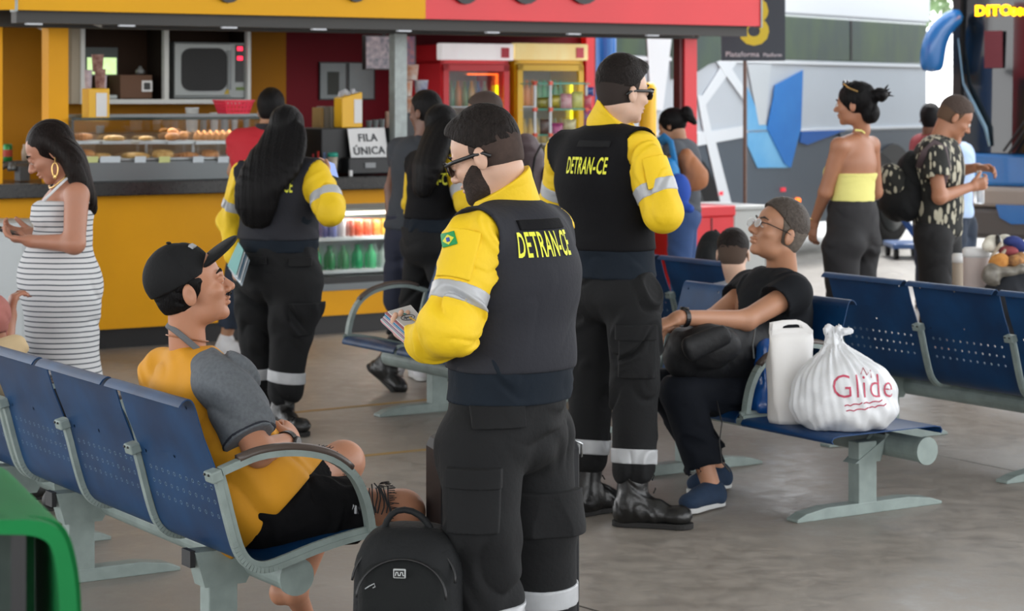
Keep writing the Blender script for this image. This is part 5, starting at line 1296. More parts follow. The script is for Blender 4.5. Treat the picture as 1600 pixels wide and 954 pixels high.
def s_over(g, o, c, lim):
    l, h = g._bb(o); return (l < c+lim) & (h > c-lim)
def g_mesh_local(g, c, lim, h, noise):
    ob = g.bounds
    g.bounds = lambda: (np.asarray(c)-lim, np.asarray(c)+lim)
    return g.mesh(h, (), h, noise)
def lerp(a, b, t): return a+(b-a)*t
def band(p, nm, f, a, b, t0, t1, m, noise=None, d=.003, h=.004, tilt=None):
    g = f.infl(d); ax = nrm(b-a) if tilt is None else nrm(tilt)
    g.cut(ax, lerp(a, b, t1)); g.cut(-ax, lerp(a, b, t0)); g0 = g
    c = lerp(a, b, (t0+t1)/2); lim = .16
    g.ops = [o for o in g.ops if np.all(s_over(g, o, c, lim))]
    v, ff = g_mesh_local(g, c, lim, h, noise)
    return meshobj(nm, v, ff, m, p.root, smooth=True)

def officer(p, vest_m, sleeve_r=((.068, .062), (.06, .05)), waist_z=None, hem_z=None, txt=None, trouser_r=((.105, .088), (.085, .078)), h=.006, belt=True, sleeves='LR', seed=0, collar_t=.75, bands=True, armhole=.088, boots=True, hem_leg=.30):
    J = p.J
    # trousers
    f = Field(); f.cone(J['pelvis']+ZZ*.08, J['pelvis']-ZZ*.02, p.B['hw']+.012, p.B['hw']+.022, side=nrm(J['hipL']-J['hipR']), flat=(p.B['hd']+.02)/(p.B['hw']+.02), k=.03)
    for q in 'LR':
        f.cone(J['hip'+q], J['kn'+q], *trouser_r[0], k=.03); f.cone(J['kn'+q], J['an'+q]+(J['kn'+q]-J['an'+q])*hem_leg, *trouser_r[1], k=.02)
    for q, sg in (('L', -1), ('R', 1)):   # buttocks
        f.ell((J['hip'+q]*.8+J['pelvis']*.2)-p.fw*.045+ZZ*.005, (.085, .085, .09), k=.03)
    f2 = Field(); f2.ops = list(f.ops)
    f.cut(ZZ, [0, 0, hem_z+.03])
    nz = folds(.0105, 32, (.4, .1, 1), seed+1, 1.3)
    tr = p.part('trousers', f, m_cloth_black, h, nz)
    # shirt tail
    g = p.torso(.027); nz2 = folds(.005, 52, (.1, .1, 1), seed+2)
    for q in sleeves:
        pass
    tail = Field(); tail.ops = list(g.ops); tail.cut(-ZZ, [0, 0, hem_z]); tail.cut(ZZ, [0, 0, waist_z+.16])
    p.part('shirt_tail', tail, m_grey_shirt, h, nz2)
    # sleeves and yoke
    nzs = folds(.0095, 50, nrm(J['elR']-J['shR'])+np.array([.3, .2, .4]), seed+3, 1.4)
    up = p.torso(.006); up.cone(J['neck']-ZZ*.04, J['neck']+ZZ*.1, p.B['nk']+.012, p.B['nk']+.02, k=.004, op='-'); up.cut(-ZZ, [0, 0, J['chest'][2]-.02])
    p.part('shirt_yoke', up, m_shirt_y, h)
    slv = {}
    for q in sleeves:
        f3 = Field(); f3.cone(J['sh'+q], J['el'+q], sleeve_r[0][0], sleeve_r[0][1], k=.02); f3.cone(J['el'+q], lerp(J['el'+q], J['wr'+q], .9), sleeve_r[1][0], sleeve_r[1][1], k=.02)
        slv[q] = f3
        p.part('sleeve', f3, m_shirt_y, h-.001, nzs)
        if bands: band(p, 'reflective_band', f3, J['sh'+q], J['el'+q], .56, .76, m_refl, nzs)
    # collar
    f4 = Field(); nb = J['neck']+ZZ*.015; ct = lerp(nb, p.H(0, -.03, -.06), collar_t)
    f4.cone(nb-ZZ*.03, ct, p.B['nk']+.036, p.B['nk']+.017, k=.01)
    f4.cut(nrm(nrm(ct-nb)+p.fw*.55), ct-p.fw*.02)
    p.part('collar', f4, m_shirt_y, .0028)
    # vest
    f5 = p.torso(.034)
    for q, o in (('L', 1), ('R', -1)):
        sv = nrm(J['sh'+q]-J['sh'+('R' if q == 'L' else 'L')])
        f5.cone(J['sh'+q]+sv*.035-ZZ*.0, J['sh'+q]+sv*.2, armhole, armhole+.02, k=.01, op='-')
        f5.cone(J['sh'+q]+sv*.05, lerp(J['sh'+q], J['el'+q], .5)+sv*.05, armhole*.8, armhole*.7, k=.02, op='-')
    f5.ell(J['neck']+ZZ*.065+p.fw*.02, (.112, .112, .085), k=.01, op='-')
    f5.cut(-ZZ, [0, 0, waist_z+.035], k=.006)
    nzv = folds(.0035, 30, (.5, .1, 1), seed+4)
    vest = p.part('vest', f5, vest_m, h, nzv)
    if boots: p.boots()
    if bands:
        for q in 'LR':
            fq = Field(); fq.cone(J['kn'+q], J['an'+q]+(J['kn'+q]-J['an'+q])*hem_leg, *trouser_r[1], k=.02)
            a, b = J['kn'+q], J['an'+q]; ks = abs((b[2]-a[2])); t_ = lambda z: (a[2]-z)/ks
            band(p, 'reflective_band', fq, a, b, t_(.29), t_(.235), m_refl, nz, d=.005)
    return slv, f2, nz, vest, f5, nzv
def sunglasses(p, sides=(1,), lens_m=m_lens):
    t = thing('sunglasses', p.H(0, .1, 0), 'x', 'sunglasses')
    for i in (-1, 1):
        g = MB(); c = p.H(i*.033, .107, -.004); n = 14
        ring = [c+(p.hr*i*(.025*math.cos(2*math.pi*k/n))+p.hf*(-.007*abs(math.cos(2*math.pi*k/n)))*(1 if math.cos(2*math.pi*k/n) > 0 else .2)+p.hu*(.019*math.sin(2*math.pi*k/n)-.003))*p.hs for k in range(n)]
        g.prism(ring, -p.hf*.004); g.build('lens', lens_m, t)
        g = MB(); g.tube([p.H(i*.058, .1, .006), p.H(i*.074, .07, .006), p.H(i*.083, .0, .003), p.H(i*.083, -.03, -.002), p.H(i*.08, -.045, -.016)], .0034*p.hs, 6, flat=1.6, side=p.hu); g.build('temple_arm', m_blk, t, smooth=True)
    g = MB(); g.tube([p.H(-.06, .1, .013), p.H(-.03, .112, .017), p.H(0, .114, .012), p.H(.03, .112, .017), p.H(.06, .1, .013)], .0035*p.hs, 6); g.build('frame', m_blk, t, smooth=True)
    return t
def relabel(t, lab): t['label'] = lab; return t

# ---------------------------------------------------------------- officer in front with leaflets
S1 = skin('light', '#c69f89')
o1 = Person('person', 'bearded officer in sunglasses and charcoal vest holding leaflets, seen largest from behind', dict(
    head=(760, 243, 5.86), neck=(792, 318, 5.88), shL=(742, 374, 5.68), shR=(852, 368, 6.0), chest=(806, 430, 5.85), waist=(800, 560, 5.86), pelvis=(793, 645, 5.87),
    elL=(704, 512, 5.60), wrL=(660, 535, 5.80), elR=(850, 500, 6.15), wrR=(760, 540, 6.25),
    hipL=(752, 690, 5.77), hipR=(828, 690, 5.98), knL=(752, 826, 5.72), knR=(846, 822, 5.95), anL=(765, 1040, 5.75), anR=(850, 1022, 5.98), toL=(735, 1062, 5.85), toR=(815, 1045, 6.1)),
    (-.8, .6), (-.84, .36, -.34), S1, B=dict(hw=.165, hd=.13, ww=.155, wd=.125, cw=.165, cd=.122, sr=.054, nk=.060), hs=.99, ground=np.array([P(800, 1090, 5.86)[0], 5.86, 0]))
o1.J['anL'][2] = o1.J['anR'][2] = .09; o1.J['toL'][2] = o1.J['toR'][2] = .045
o1.fine = [(P(645, 538, 5.85), .10)]
wl = o1.J['wrL']; hd_ = nrm(np.array([-.55, .78, .12]))
o1.body(h=.009, hf=.003, hands=[((wl, hd_, np.array([.1, .35, .9]), np.array([.75, .5, .1])), dict(curl=(.5, .7, .5), thumb=.7)), ((o1.J['wrR'], (-.9, .3, 0), (0, 0, 1), (.2, -.9, 0)), {})])
zw1 = P(800, 592, 5.86)[2]; zh1 = P(800, 622, 5.86)[2]
slv, trf, trn, vest, vf, vn = officer(o1, m_vest, sleeve_r=((.077, .072), (.071, .056)), waist_z=zw1, hem_z=zh1, trouser_r=((.118, .098), (.096, .092)), h=.0055, seed=10, armhole=.085)
bk_n = nrm(np.array([.72, -.69, .08])); 
tc_ = P(853, 383, 5.72); axr = nrm(np.cross(ZZ, bk_n)); 
text_wrap('lettering', 'DETRAN-CE', .092, tc_, axr, nrm(ZZ+axr*.0), vest, m_ytxt, vest, bold=.0014, xs=.355, off=.0035)
# vest back handle
o1.patch('carry_handle', vf, P(850, 350, 5.74), axr, ZZ, .085, .013, bk_n, m_vest2, d=.007, noise=vn, parent=vest)
# sleeve pocket flap and flag
nl = nrm([-.35, -.93, .15]); ua = nrm(o1.J['elL']-o1.J['shL']); sx = nrm(np.cross(nl, ua))
fc = P(700, 383, 5.6)
o1.patch('sleeve_pocket', slv['L'], P(712, 392, 5.58), nrm(sx), ua, .048, .065, nl, m_shirt_y, d=.009)
tilt = nrm([.93, 0, .36]); tv = np.cross(tilt, nl)
fl_c = P(696, 377, 5.56)
fg = o1.patch('flag_patch', slv['L'], fl_c, nrm([.93, -.1, .36]), nrm([-.3, 0, .95]), .022, .017, nl, mat('flag_green', '#0c8a48', rough=.6), d=.013, h=.002)
o1.patch('flag_diamond', slv['L'], fl_c, nrm([.93, -.1, .36]), nrm([-.3, 0, .95]), .018, .013, nl, mat('flag_yellow', '#d8d038', rough=.6), d=.0145, h=.0018, diamond=True, parent=fg)
o1.patch('flag_disc', slv['L'], fl_c, nrm([.93, -.1, .36]), nrm([-.3, 0, .95]), .0055, .0055, nl, mat('flag_blue', '#274a9c', rough=.6), d=.016, h=.0015, parent=fg)
# trouser pockets
o1.patch('hip_pocket', trf, P(775, 648, 5.72), (1, .2, 0), ZZ, .072, .028, (.2, -1, 0), m_cloth_black, d=.012, noise=trn)
o1.patch('cargo_pocket', trf, P(735, 790, 5.6), (1, -.2, 0), ZZ, .068, .075, (-.2, -1, 0), m_cloth_black, d=.016, noise=trn)
o1.patch('cargo_flap', trf, P(733, 752, 5.6), (1, -.2, 0), ZZ, .074, .026, (-.2, -1, 0), m_cloth_black, d=.022, noise=trn)
o1.patch('cargo_pocket', trf, P(886, 800, 5.9), (.3, -1, 0), ZZ, .04, .06, (1, -.3, 0), m_cloth_black, d=.02, noise=trn)
# hair: thicker on top, short sides, beard
def short_hair(p, top=.014, side=.004, m=m_hair_dk, quiff=0.0, nape=-.05, front=.072, sm=None, seed=3):
    ax = [p.hr, p.hf, p.hu]; q = p.hs
    f = Field(); f.ell(p.H(0, -.014, .040), np.array([.075+side+.002, .094+side+.002, .084+top])*q, ax, k=.01); f.ell(p.H(0, .012, .050), np.array([.066, .076, .062+top])*q, ax, k=.02)
    if quiff: f.ell(p.H(0, .062, .094), np.array([.052, .035, .028])*q*quiff, ax, k=.03)
    f.cut(-nrm(p.hu*.86+p.hf*(-.5)), p.H(0, -.02, .012)) if False else None
    # keep above a sloping line that falls towards the nape
    n = nrm(-p.hu*.80+p.hf*.60); f.cut(n, p.H(0, .052, .035+.028))
    f.cut(-p.hu, p.H(0, 0, .016))
    nz = folds(.0012, 160, p.hf*.4+p.hr, seed, 2)
    o = p.part('hair', f, m, .0035, nz)
    # close cropped sides and back
    g = Field(); g.ell(p.H(0, -.016, .030), np.array([.0755+side, .0935+side, .084+side])*q, ax, k=.01); g.ell(p.H(0, -.04, -.02), np.array([.062, .062, .06])*q, ax, k=.02)
    for i in (-1, 1): g.ell(p.H(i*.082, -.014, -.012), np.array([.014, .024, .036])*q, ax, k=.004, op='-')
    g.cut(nrm(p.hf*.95-p.hu*.34), p.H(0, .022, .02)); g.cut(-p.hu, p.H(0, 0, nape))
    p.part('cropped_hair', g, sm or mat('cropped_hair', '#3a2a23', rough=.9), .0035)
    return o
m_fade = mat('stubble', '#57402f', rough=.9, var=.25, vscale=60); 
m_crop1 = mat('cropped_hair_brown', '#3b2d27', rough=.9, var=.2, vscale=50)
short_hair(o1, .018, .0012, mat('hair_brownblack', '#1f1a18', rough=.6, bump=.8, bscale=2.5, stretch=(60, 60, 25), var=.3, vscale=2, spec=.12), quiff=.8, nape=-.045, sm=m_crop1)
def beard(p, m, th=.004, front=True):
    ax = [p.hr, p.hf, p.hu]; q = p.hs; f = Field()
    f.ell(p.H(0, .034, -.032), np.array([.059+th, .056+th*.4, .070+th])*q, ax, k=.02); f.ell(p.H(0, .024, -.080), np.array([.051+th, .054+th, .036+th])*q, ax, k=.02); f.ell(p.H(0, .070, -.098), np.array([.022+th, .020+th, .019+th])*q, ax, k=.018)
    f.cut(nrm(p.hu*.8+p.hf*.6), p.H(0, .052, -.036)); f.cut(-p.hf, p.H(0, .0, 0)); f.cut(-p.hu, p.H(0, 0, -.125))
    f.ell(p.H(0, .105, -.064), np.array([.026, .02, .013])*q, ax, k=.004, op='-')
    return p.part('beard', f, m, .003, folds(.001, 300, (1, .4, .2), 6))
beard(o1, mat('beard_dark', '#2a1d17', rough=.85, var=.3, vscale=60, bump=.6, bscale=200), .005)
o1.eyes()
relabel(sunglasses(o1), 'black sunglasses on the bearded officer\'s face')
# leaflets in his hand
lf = thing('leaflet_stack', P(632, 505, 5.9), 'fanned stack of colourful leaflets in the bearded officer\'s hand', 'leaflets')
lu = nrm(P(658, 500, 5.9)-P(618, 484, 5.9)); lup = nrm(np.array([-.12, .62, .60])); 
la, lb, lc = P(652, 480, 5.98), P(607, 484, 5.98), P(655, 530, 5.84)
m_lf = [mat('leaflet%d' % i, c, rough=.5) for i, c in enumerate(['#c9c6c4', '#a86a70', '#6fa3b8', '#3f86b0', '#c7b9bd', '#8a6a80', '#b8c4c8', '#c05a60', '#9fb4c0'])]
corners = [P(604, 486, 5.92), P(640, 519, 5.80), P(666, 506, 5.84), P(640, 476, 5.97)]
for i in range(9):
    off = np.array([-.0022*i-.003*math.sin(i*2.1), -.0022*i, -.0032*i]); g = MB(); sh_ = np.array([.003*math.cos(i*1.7), .003*math.sin(i), 0])
    g.prism([c+off+sh_ for c in corners], -ZZ*.0028); g.build('leaflet', m_lf[i], lf)
ctr = sum(corners)/4; nn_ = nrm(np.cross(corners[2]-corners[1], corners[0]-corners[1])); nn_ = nn_ if nn_[2] > 0 else -nn_
g = MB(); e1 = nrm(corners[3]-corners[2]); e2 = np.cross(nn_, e1)
for i in range(10):
    th = 2*math.pi*i/10; a_ = ctr+nn_*.002+(e1*math.cos(th)+e2*math.sin(th))*.019; b_ = ctr+nn_*.002+(e1*math.cos(th+.62)+e2*math.sin(th+.62))*.019; g.tube([a_, b_], .0011, 5)
g.tube([ctr+nn_*.002-e2*.012, ctr+nn_*.002+e2*.012], .0015, 5); g.tube([ctr+nn_*.002-e1*.01+e2*.006, ctr+nn_*.002+e1*.01+e2*.006], .0012, 5); g.build('printed_emblem', m_ink, lf)
g = MB(); g.box(ctr+e1*.03+e2*.012+nn_*.001, e2, e1, nn_, (.018, .003, .0006)); g.build('printed_heading', mat('teal_print', '#3d8f8a'), lf)
g = MB(); a_ = P(672, 520, 5.78); g.tube([ctr+nn_*.006+(a_-ctr)*.1, ctr+nn_*.01+(a_-ctr)*.8], .003, 8); props(g.build('pen', mat('brass_pen', '#a8842e', rough=.3, metal=.6)), 'brass coloured pen lying across the leaflets', 'pen')

# ---------------------------------------------------------------- tall officer behind
S2 = skin('fair', '#cca791')
o2_ = Person('person', 'dark haired officer in black vest standing with folded arms behind the bearded officer', dict(
    head=(973, 143, 8.36), neck=(955, 188, 8.38), shL=(884, 238, 8.52), shR=(1001, 236, 8.2), chest=(944, 280, 8.35), waist=(952, 385, 8.36), pelvis=(958, 440, 8.36),
    elL=(872, 325, 8.62), wrL=(945, 340, 8.75), elR=(1036, 332, 8.12), wrR=(1018, 318, 8.38),
    hipL=(928, 470, 8.46), hipR=(990, 470, 8.27), knL=(925, 592, 8.47), knR=(993, 600, 8.25), anL=(914, 768, 8.42), anR=(988, 785, 8.2), toL=(952, 790, 8.5), toR=(1060, 807, 8.16)),
    (.70, .71), (.80, .58, -.06), S2, B=dict(hw=.165, hd=.12, ww=.155, wd=.12, cw=.178, cd=.12, sr=.058, nk=.06), hs=1.03, ground=np.array([P(955, 813, 8.3)[0], 8.3, 0]))
for q in 'LR': o2_.J['an'+q][2] = .095; o2_.J['to'+q][2] = .05
o2_.body(h=.01, hf=.004, hands=[((o2_.J['wrR'], (-.6, .6, .2), (-.3, -.5, .6), (0, 0, 1)), {}), ((o2_.J['wrL'], (.7, .2, 0), (.2, -.7, 0), (0, 0, 1)), {})])
zw2 = P(955, 403, 8.36)[2]; zh2 = P(955, 432, 8.36)[2]
slv2, trf2, trn2, vest2, vf2, vn2 = officer(o2_, m_vest2, sleeve_r=((.078, .074), (.075, .06)), waist_z=zw2, hem_z=zh2, trouser_r=((.112, .09), (.088, .08)), h=.0065, seed=20, armhole=.088)
bn2 = nrm(np.array([-.66, -.74, .05])); ax2 = nrm(np.cross(ZZ, bn2))
text_wrap('lettering', 'DETRAN-CE', .088, P(912, 260, 8.2), ax2, ZZ, vest2, m_ytxt, vest2, bold=.0014, xs=.36, off=.0035)
o2_.patch('carry_handle', vf2, P(920, 225, 8.2), ax2, ZZ, .075, .012, bn2, m_cloth_black, d=.006, noise=vn2, parent=vest2)
o2_.patch('cargo_pocket', trf2, P(1000, 560, 8.1), (1, .1, 0), ZZ, .07, .08, (.2, -1, 0), m_cloth_black, d=.02, noise=trn2)
o2_.patch('cargo_flap', trf2, P(998, 522, 8.1), (1, .1, 0), ZZ, .078, .028, (.2, -1, 0), m_cloth_black, d=.028, noise=trn2)
o2_.patch('sleeve_pocket', slv2['R'], P(1034, 265, 8.1), (.8, -.5, .3), nrm(o2_.J['elR']-o2_.J['shR']), .05, .06, (.75, -.6, .2), m_shirt_y, d=.009)
short_hair(o2_, .022, .004, m_hair_dk, quiff=1.05, nape=-.06, sm=mat('cropped_hair_dark', '#2a211d', rough=.9))
o2_.eyes(); relabel(sunglasses(o2_), 'black sunglasses worn by the dark haired officer with folded arms')

# ---------------------------------------------------------------- long haired officer with a phone
S3 = skin('tan', '#b88c74')
o3 = Person('person', 'officer with very long straight black hair looking at a phone by the counter', dict(
    head=(449, 206, 10.62), neck=(441, 248, 10.6), shL=(384, 275, 10.66), shR=(492, 275, 10.52), chest=(437, 305, 10.6), waist=(435, 372, 10.6), pelvis=(434, 418, 10.6),
    elL=(364, 345, 10.7), wrL=(368, 405, 10.6), elR=(516, 330, 10.38), wrR=(509, 285, 10.6),
    hipL=(404, 440, 10.66), hipR=(466, 440, 10.52), knL=(405, 528, 10.72), knR=(454, 528, 10.55), anL=(408, 636, 10.75), anR=(440, 645, 10.55), toL=(424, 645, 10.62), toR=(468, 662, 10.38)),
    (.22, .97), (.4, .9, -.2), S3, B=dict(hw=.185, hd=.15, ww=.165, wd=.13, cw=.165, cd=.12, sr=.052, nk=.05), ground=np.array([P(437, 668, 10.6)[0], 10.6, 0]))
for q in 'LR': o3.J['an'+q][2] = .09; o3.J['to'+q][2] = .045
o3.fine = [(o3.J['wrR'], .1)]
o3.body(h=.012, hf=.0045, hands=[((o3.J['wrR'], (-.1, .75, .5), (-.6, .1, .6), (.6, .4, .5)), dict(curl=(.6, .7, .4))), ((o3.J['wrL'], (0, .1, -1), (.8, .2, 0), (0, .9, 0)), dict(curl=(.5, .6, .4)))])
zw3 = P(437, 384, 10.6)[2]; zh3 = P(437, 392, 10.6)[2]
slv3, trf3, trn3, vest3, vf3, vn3 = officer(o3, m_vest, sleeve_r=((.078, .07), (.066, .052)), waist_z=zw3, hem_z=zh3, trouser_r=((.125, .10), (.098, .082)), h=.008, seed=30, armhole=.085)
ax3 = nrm([.97, -.22, 0]); text_wrap('lettering', 'DETRAN-CE', .088, P(423, 292, 10.4), ax3, ZZ, vest3, m_ytxt, vest3, bold=.0014, xs=.36, off=.004)
o3.patch('hip_pocket', trf3, P(468, 410, 10.4), (1, 0, 0), ZZ, .055, .02, (.1, -1, 0), m_cloth_black, d=.012, noise=trn3)
o3.patch('hip_pocket', trf3, P(400, 408, 10.4), (1, 0, 0), ZZ, .05, .02, (-.1, -1, 0), m_cloth_black, d=.012, noise=trn3)
o3.patch('cargo_pocket', trf3, P(485, 500, 10.4), (.6, -.8, 0), ZZ, .06, .08, (.8, -.6, 0), m_cloth_black, d=.022, noise=trn3)
def long_hair(p, pts, rads, m, side, flat=.45, seed=1, h=.005, cap=True, amp=.004, top=.014, fcut=.055):
    ax = [p.hr, p.hf, p.hu]; q = p.hs; f = Field()
    f.ell(p.H(0, -.016, .034), np.array([.083, .100, .084+top])*q, ax, k=.02)
    f.ell(p.H(0, .075, -.045), np.array([.062, .075, .085])*q, ax, k=.012, op='-')
    pa, ra = [], []
    for i in range(len(pts)-1):
        a_, b_, c_, d_ = pts[max(0, i-1)], pts[i], pts[i+1], pts[min(len(pts)-1, i+2)]
        for kk in range(4):
            t = kk/4; pa.append(.5*(2*b_+(c_-a_)*t+(2*a_-5*b_+4*c_-d_)*t*t+(3*b_-a_-3*c_+d_)*t**3)); ra.append(rads[i]+(rads[i+1]-rads[i])*t)
    pa.append(pts[-1]); ra.append(rads[-1])
    for i in range(len(pa)-1): f.cone(pa[i], pa[i+1], ra[i], ra[i+1], side=side, flat=flat, k=.015)
    f.ell(p.H(0, .105, -.03), np.array([.075, .075, .09])*q, ax, k=.01, op='-')
    def nz(x, y, z):
        u = x*side[0]+y*side[1]
        w = .02*np.sin(z*9+seed)
        return amp*(.6*np.sin((u+w)*150)+.4*np.sin((u+w*.6)*330+1+4*np.sin(z*3)))
    return p.part('hair', f, m, h, nz)
b3 = np.array([0, -.001, 0])
long_hair(o3, [P(446, 198, 10.56), P(442, 225, 10.52), P(428, 255, 10.46), P(404, 290, 10.42), P(400, 325, 10.42), P(402, 350, 10.44)], [.09, .12, .140, .115, .10, .06], m_hair_blk, nrm([1, -.2, 0]), .36, amp=.0016)
ph = thing('mobile_phone', P(516, 266, 10.66), 'phone with lit pale screen held by the long haired officer', 'phone')
pc_ = P(515, 264, 10.66); pd = nrm([.75, .2, -.3]); pu = nrm([-.2, .8, .45]); pn = np.cross(pd, pu)
g = MB(); g.box(pc_, pd, pu, pn, (.038, .072, .005)); g.build('case', m_blk, ph, bevel=.004)
g = MB(); g.box(pc_+pn*.0056*(1 if pn[2] > 0 else -1), pd, pu, pn, (.034, .066, .0006)); g.build('screen', mat('phone_screen', '#7f92c8', emit='#8fa4e0', estr=.6), ph)
lf2 = thing('leaflet_stack', P(366, 405, 10.45), 'teal and grey leaflets held low in the long haired officer\'s hand', 'leaflets')
for i, c in enumerate(['#3d8f8a', '#b8bcc0', '#4a6a80', '#c9cdd0', '#7a8a94']):
    g = MB(); q = np.array([.008*i, -.006*i, -.012*i]); cs = [P(355, 415, 10.5), P(372, 378, 10.5), P(380, 390, 10.4), P(368, 430, 10.4)]; g.prism([c_+q for c_ in cs], (.002, -.004, 0)); g.build('leaflet', mat('teal_leaf%d' % i, c, rough=.5), lf2)
# ---------------------------------------------------------------- second long haired officer walking
def simple_top(p, m, d=.02, hem=None, slv=None, slv_len=1.0, amp=.004, nm='shirt', h=.008, seed=0, neck_r=.07, sides='LR', sc=45, dirv=(.3, .2, 1), cuts=(), neck_drop=.03):
    f = p.torso(d)
    ra = slv or ((.06, .052), (.045, .036))
    for q in sides:
        J = p.J
        if slv_len > 0:
            L1 = min(1, slv_len); e = lerp(J['sh'+q], J['el'+q], L1); f.cone(J['sh'+q], e, ra[0][0], lerp(ra[0][0], ra[0][1], L1), k=.03)
            if slv_len > 1: f.cone(J['el'+q], lerp(J['el'+q], J['wr'+q], slv_len-1), *ra[1], k=.02)
            elif slv_len < 1:
                ax = nrm(J['el'+q]-J['sh'+q]); f.cone(e+ax*.002, e+ax*.2, ra[0][1]+.03, ra[0][1]+.03, k=.004, op='-')
    f.ell(p.J['neck']+ZZ*neck_drop+p.fw*.02, (neck_r, neck_r, .055), k=.008, op='-')
    for n, pt_ in cuts: f.cut(n, pt_)
    if hem is not None: f.cut(-ZZ, [0, 0, hem], k=.004)
    nz = folds(amp, sc, dirv, seed); o = p.part(nm, f, m, h, nz)
    return o, f, nz
def trousers(p, m, top, r=((.1, .08), (.075, .065)), hem=.1, d=.02, h=.009, amp=.005, seed=0, nm='trousers', sides='LR', sc=38, butt=.085, cap=False):
    J = p.J; f = Field(); f.cone(J['pelvis']+ZZ*.08, J['pelvis']-ZZ*.02, p.B['hw']+d*.6, p.B['hw']+d, side=nrm(J['hipL']-J['hipR']), flat=(p.B['hd']+d)/(p.B['hw']+d), k=.03)
    for q in sides:
        e = J['an'+q]+(J['kn'+q]-J['an'+q])*hem; f.cone(J['hip'+q], J['kn'+q], *r[0], k=.03)
        if hem < 1: f.cone(J['kn'+q], e, *r[1], k=.02)
        if butt: f.ell((J['hip'+q]*.8+J['pelvis']*.2)-p.fw*.04, (butt,)*3, k=.03)
        ax = nrm(J['an'+q]-J['kn'+q])
        if 0 < hem < 1: f.cone(e+ax*.004, e+ax*.2, r[1][1]+.03, r[1][1]+.03, k=.004, op='-')
    if top is not None: f.cut(ZZ, [0, 0, top])
    nz = folds(amp, sc, (.3, .1, 1), seed); o = p.part(nm, f, m, h, nz)
    return o, f, nz
def fixfeet(p, z=.085, zt=.04, q='LR'):
    for k in q: p.J['an'+k][2] = z; p.J['to'+k][2] = zt
o4 = Person('person', 'long haired officer striding behind the bearded officer, one boot heel lifted', dict(
    head=(692, 200, 11.8), neck=(688, 236, 11.8), shL=(652, 258, 11.95), shR=(712, 258, 11.68), chest=(684, 285, 11.8), waist=(676, 335, 11.8), pelvis=(670, 372, 11.8),
    elL=(646, 318, 12.05), wrL=(652, 365, 12.05), elR=(728, 318, 11.55), wrR=(740, 300, 11.8), hipL=(660, 392, 11.9), hipR=(686, 392, 11.75), knL=(648, 475, 11.98), knR=(706, 480, 11.7),
    anL=(606, 572, 11.98), anR=(722, 592, 11.7), toL=(624, 602, 11.94), toR=(765, 600, 11.55)), (.72, .69), (.7, .7, -.1), S3, B=dict(hw=.15, hd=.12, ww=.13, wd=.10, cw=.15, cd=.11, sr=.05, nk=.048), ground=np.array([P(675, 612, 11.9)[0], 11.9, 0]))
o4.J['anR'][2] = .09; o4.J['toR'][2] = .045
o4.body(h=.013, fineh=False)
officer(o4, m_vest2, sleeve_r=((.066, .06), (.058, .048)), waist_z=P(675, 352, 11.8)[2], hem_z=P(675, 362, 11.8)[2], trouser_r=((.1, .082), (.08, .07)), h=.01, seed=40, armhole=.082, boots=False, sleeves='LR', bands=False)
o4.boots(raised='L')
v4 = [c for c in o4.root.children if c.name.startswith('vest')][0]; ax4 = nrm([.72, -.69, 0])
text_wrap('lettering', 'DETRAN-CE', .088, P(664, 281, 11.6), ax4, ZZ, v4, m_ytxt, v4, bold=.0014, xs=.36, off=.005)
sl4 = Field(); sl4.cone(o4.J['shR'], o4.J['elR'], .066, .06); band(o4, 'reflective_band', sl4, o4.J['shR'], o4.J['elR'], .55, .8, m_refl, h=.006)
long_hair(o4, [P(688, 196, 11.74), P(680, 225, 11.66), P(668, 262, 11.6), P(658, 300, 11.6)], [.085, .10, .10, .055], m_hair_blk, nrm([.72, -.69, 0]), .55, amp=.0016, h=.008)

# ---------------------------------------------------------------- young man on the near bench
S4 = skin('warm_brown', '#b47f63')
y1 = Person('person', 'seated young man in black cap, mustard and grey t-shirt and torn black shorts', dict(
    head=(298, 449, 6.42), neck=(293, 540, 6.44), shL=(262, 585, 6.58), shR=(354, 602, 6.27), chest=(316, 640, 6.44), waist=(350, 722, 6.42), pelvis=(384, 776, 6.40),
    elR=(404, 706, 6.17), wrR=(452, 690, 6.33), elL=(345, 700, 6.72), wrL=(424, 690, 6.58),
    hipR=(415, 795, 6.30), hipL=(400, 778, 6.52), knR=(628, 800, 6.44), knL=(536, 724, 6.84), anR=(614, 1000, 6.45), toR=(680, 1050, 6.55), anL=(463, 915, 6.76), toL=(478, 962, 6.84)),
    (.84, .54), (.93, .22, .28), S4, B=dict(hw=.155, hd=.12, ww=.14, wd=.115, cw=.155, cd=.115, sr=.055, arm=(.048, .041, .03), fore=(.041, .028), leg=(.085, .062), shin=(.056, .04), nk=.052), hs=1.03, ground=np.array([P(480, 1060, 6.4)[0], 6.45, 0]))
y1.J['anR'][2] = .09; y1.J['toR'][2] = .035
y1.fine = [(P(445, 680, 6.4), .11)]
def y1x(f):
    J = y1.J
    f.ell(J['knL']+np.array([.0, 0, .01]), (.062, .062, .06), k=.03); f.ell(J['knR'], (.062, .062, .06), k=.03)
    f.ell(J['anL']-ZZ*.02+np.array([-.05, 0, -.0]), (.035, .032, .04), k=.02)
y1.body(h=.0075, hf=.003, hands=[((y1.J['wrR'], nrm([-.02, .8, .16]), nrm([-.75, 0, -.5]), nrm([.2, .2, .9])), dict(curl=(.5, .8, .5))), ((y1.J['wrL'], nrm([.45, -.55, .18]), nrm([-.3, -.3, -.8]), nrm([-.5, .3, .7])), dict(curl=(.5, .7, .5)))], extra=y1x)
y1.eyes()
m_must = mat('mustard_jersey', '#cf8f12', rough=.75, var=.05, vscale=6, bump=.1, bscale=40); m_mel = mat('grey_melange', '#62676c', rough=.85, color2='#565a60', vscale=90, bump=.1)
f = y1.torso(.024); J = y1.J
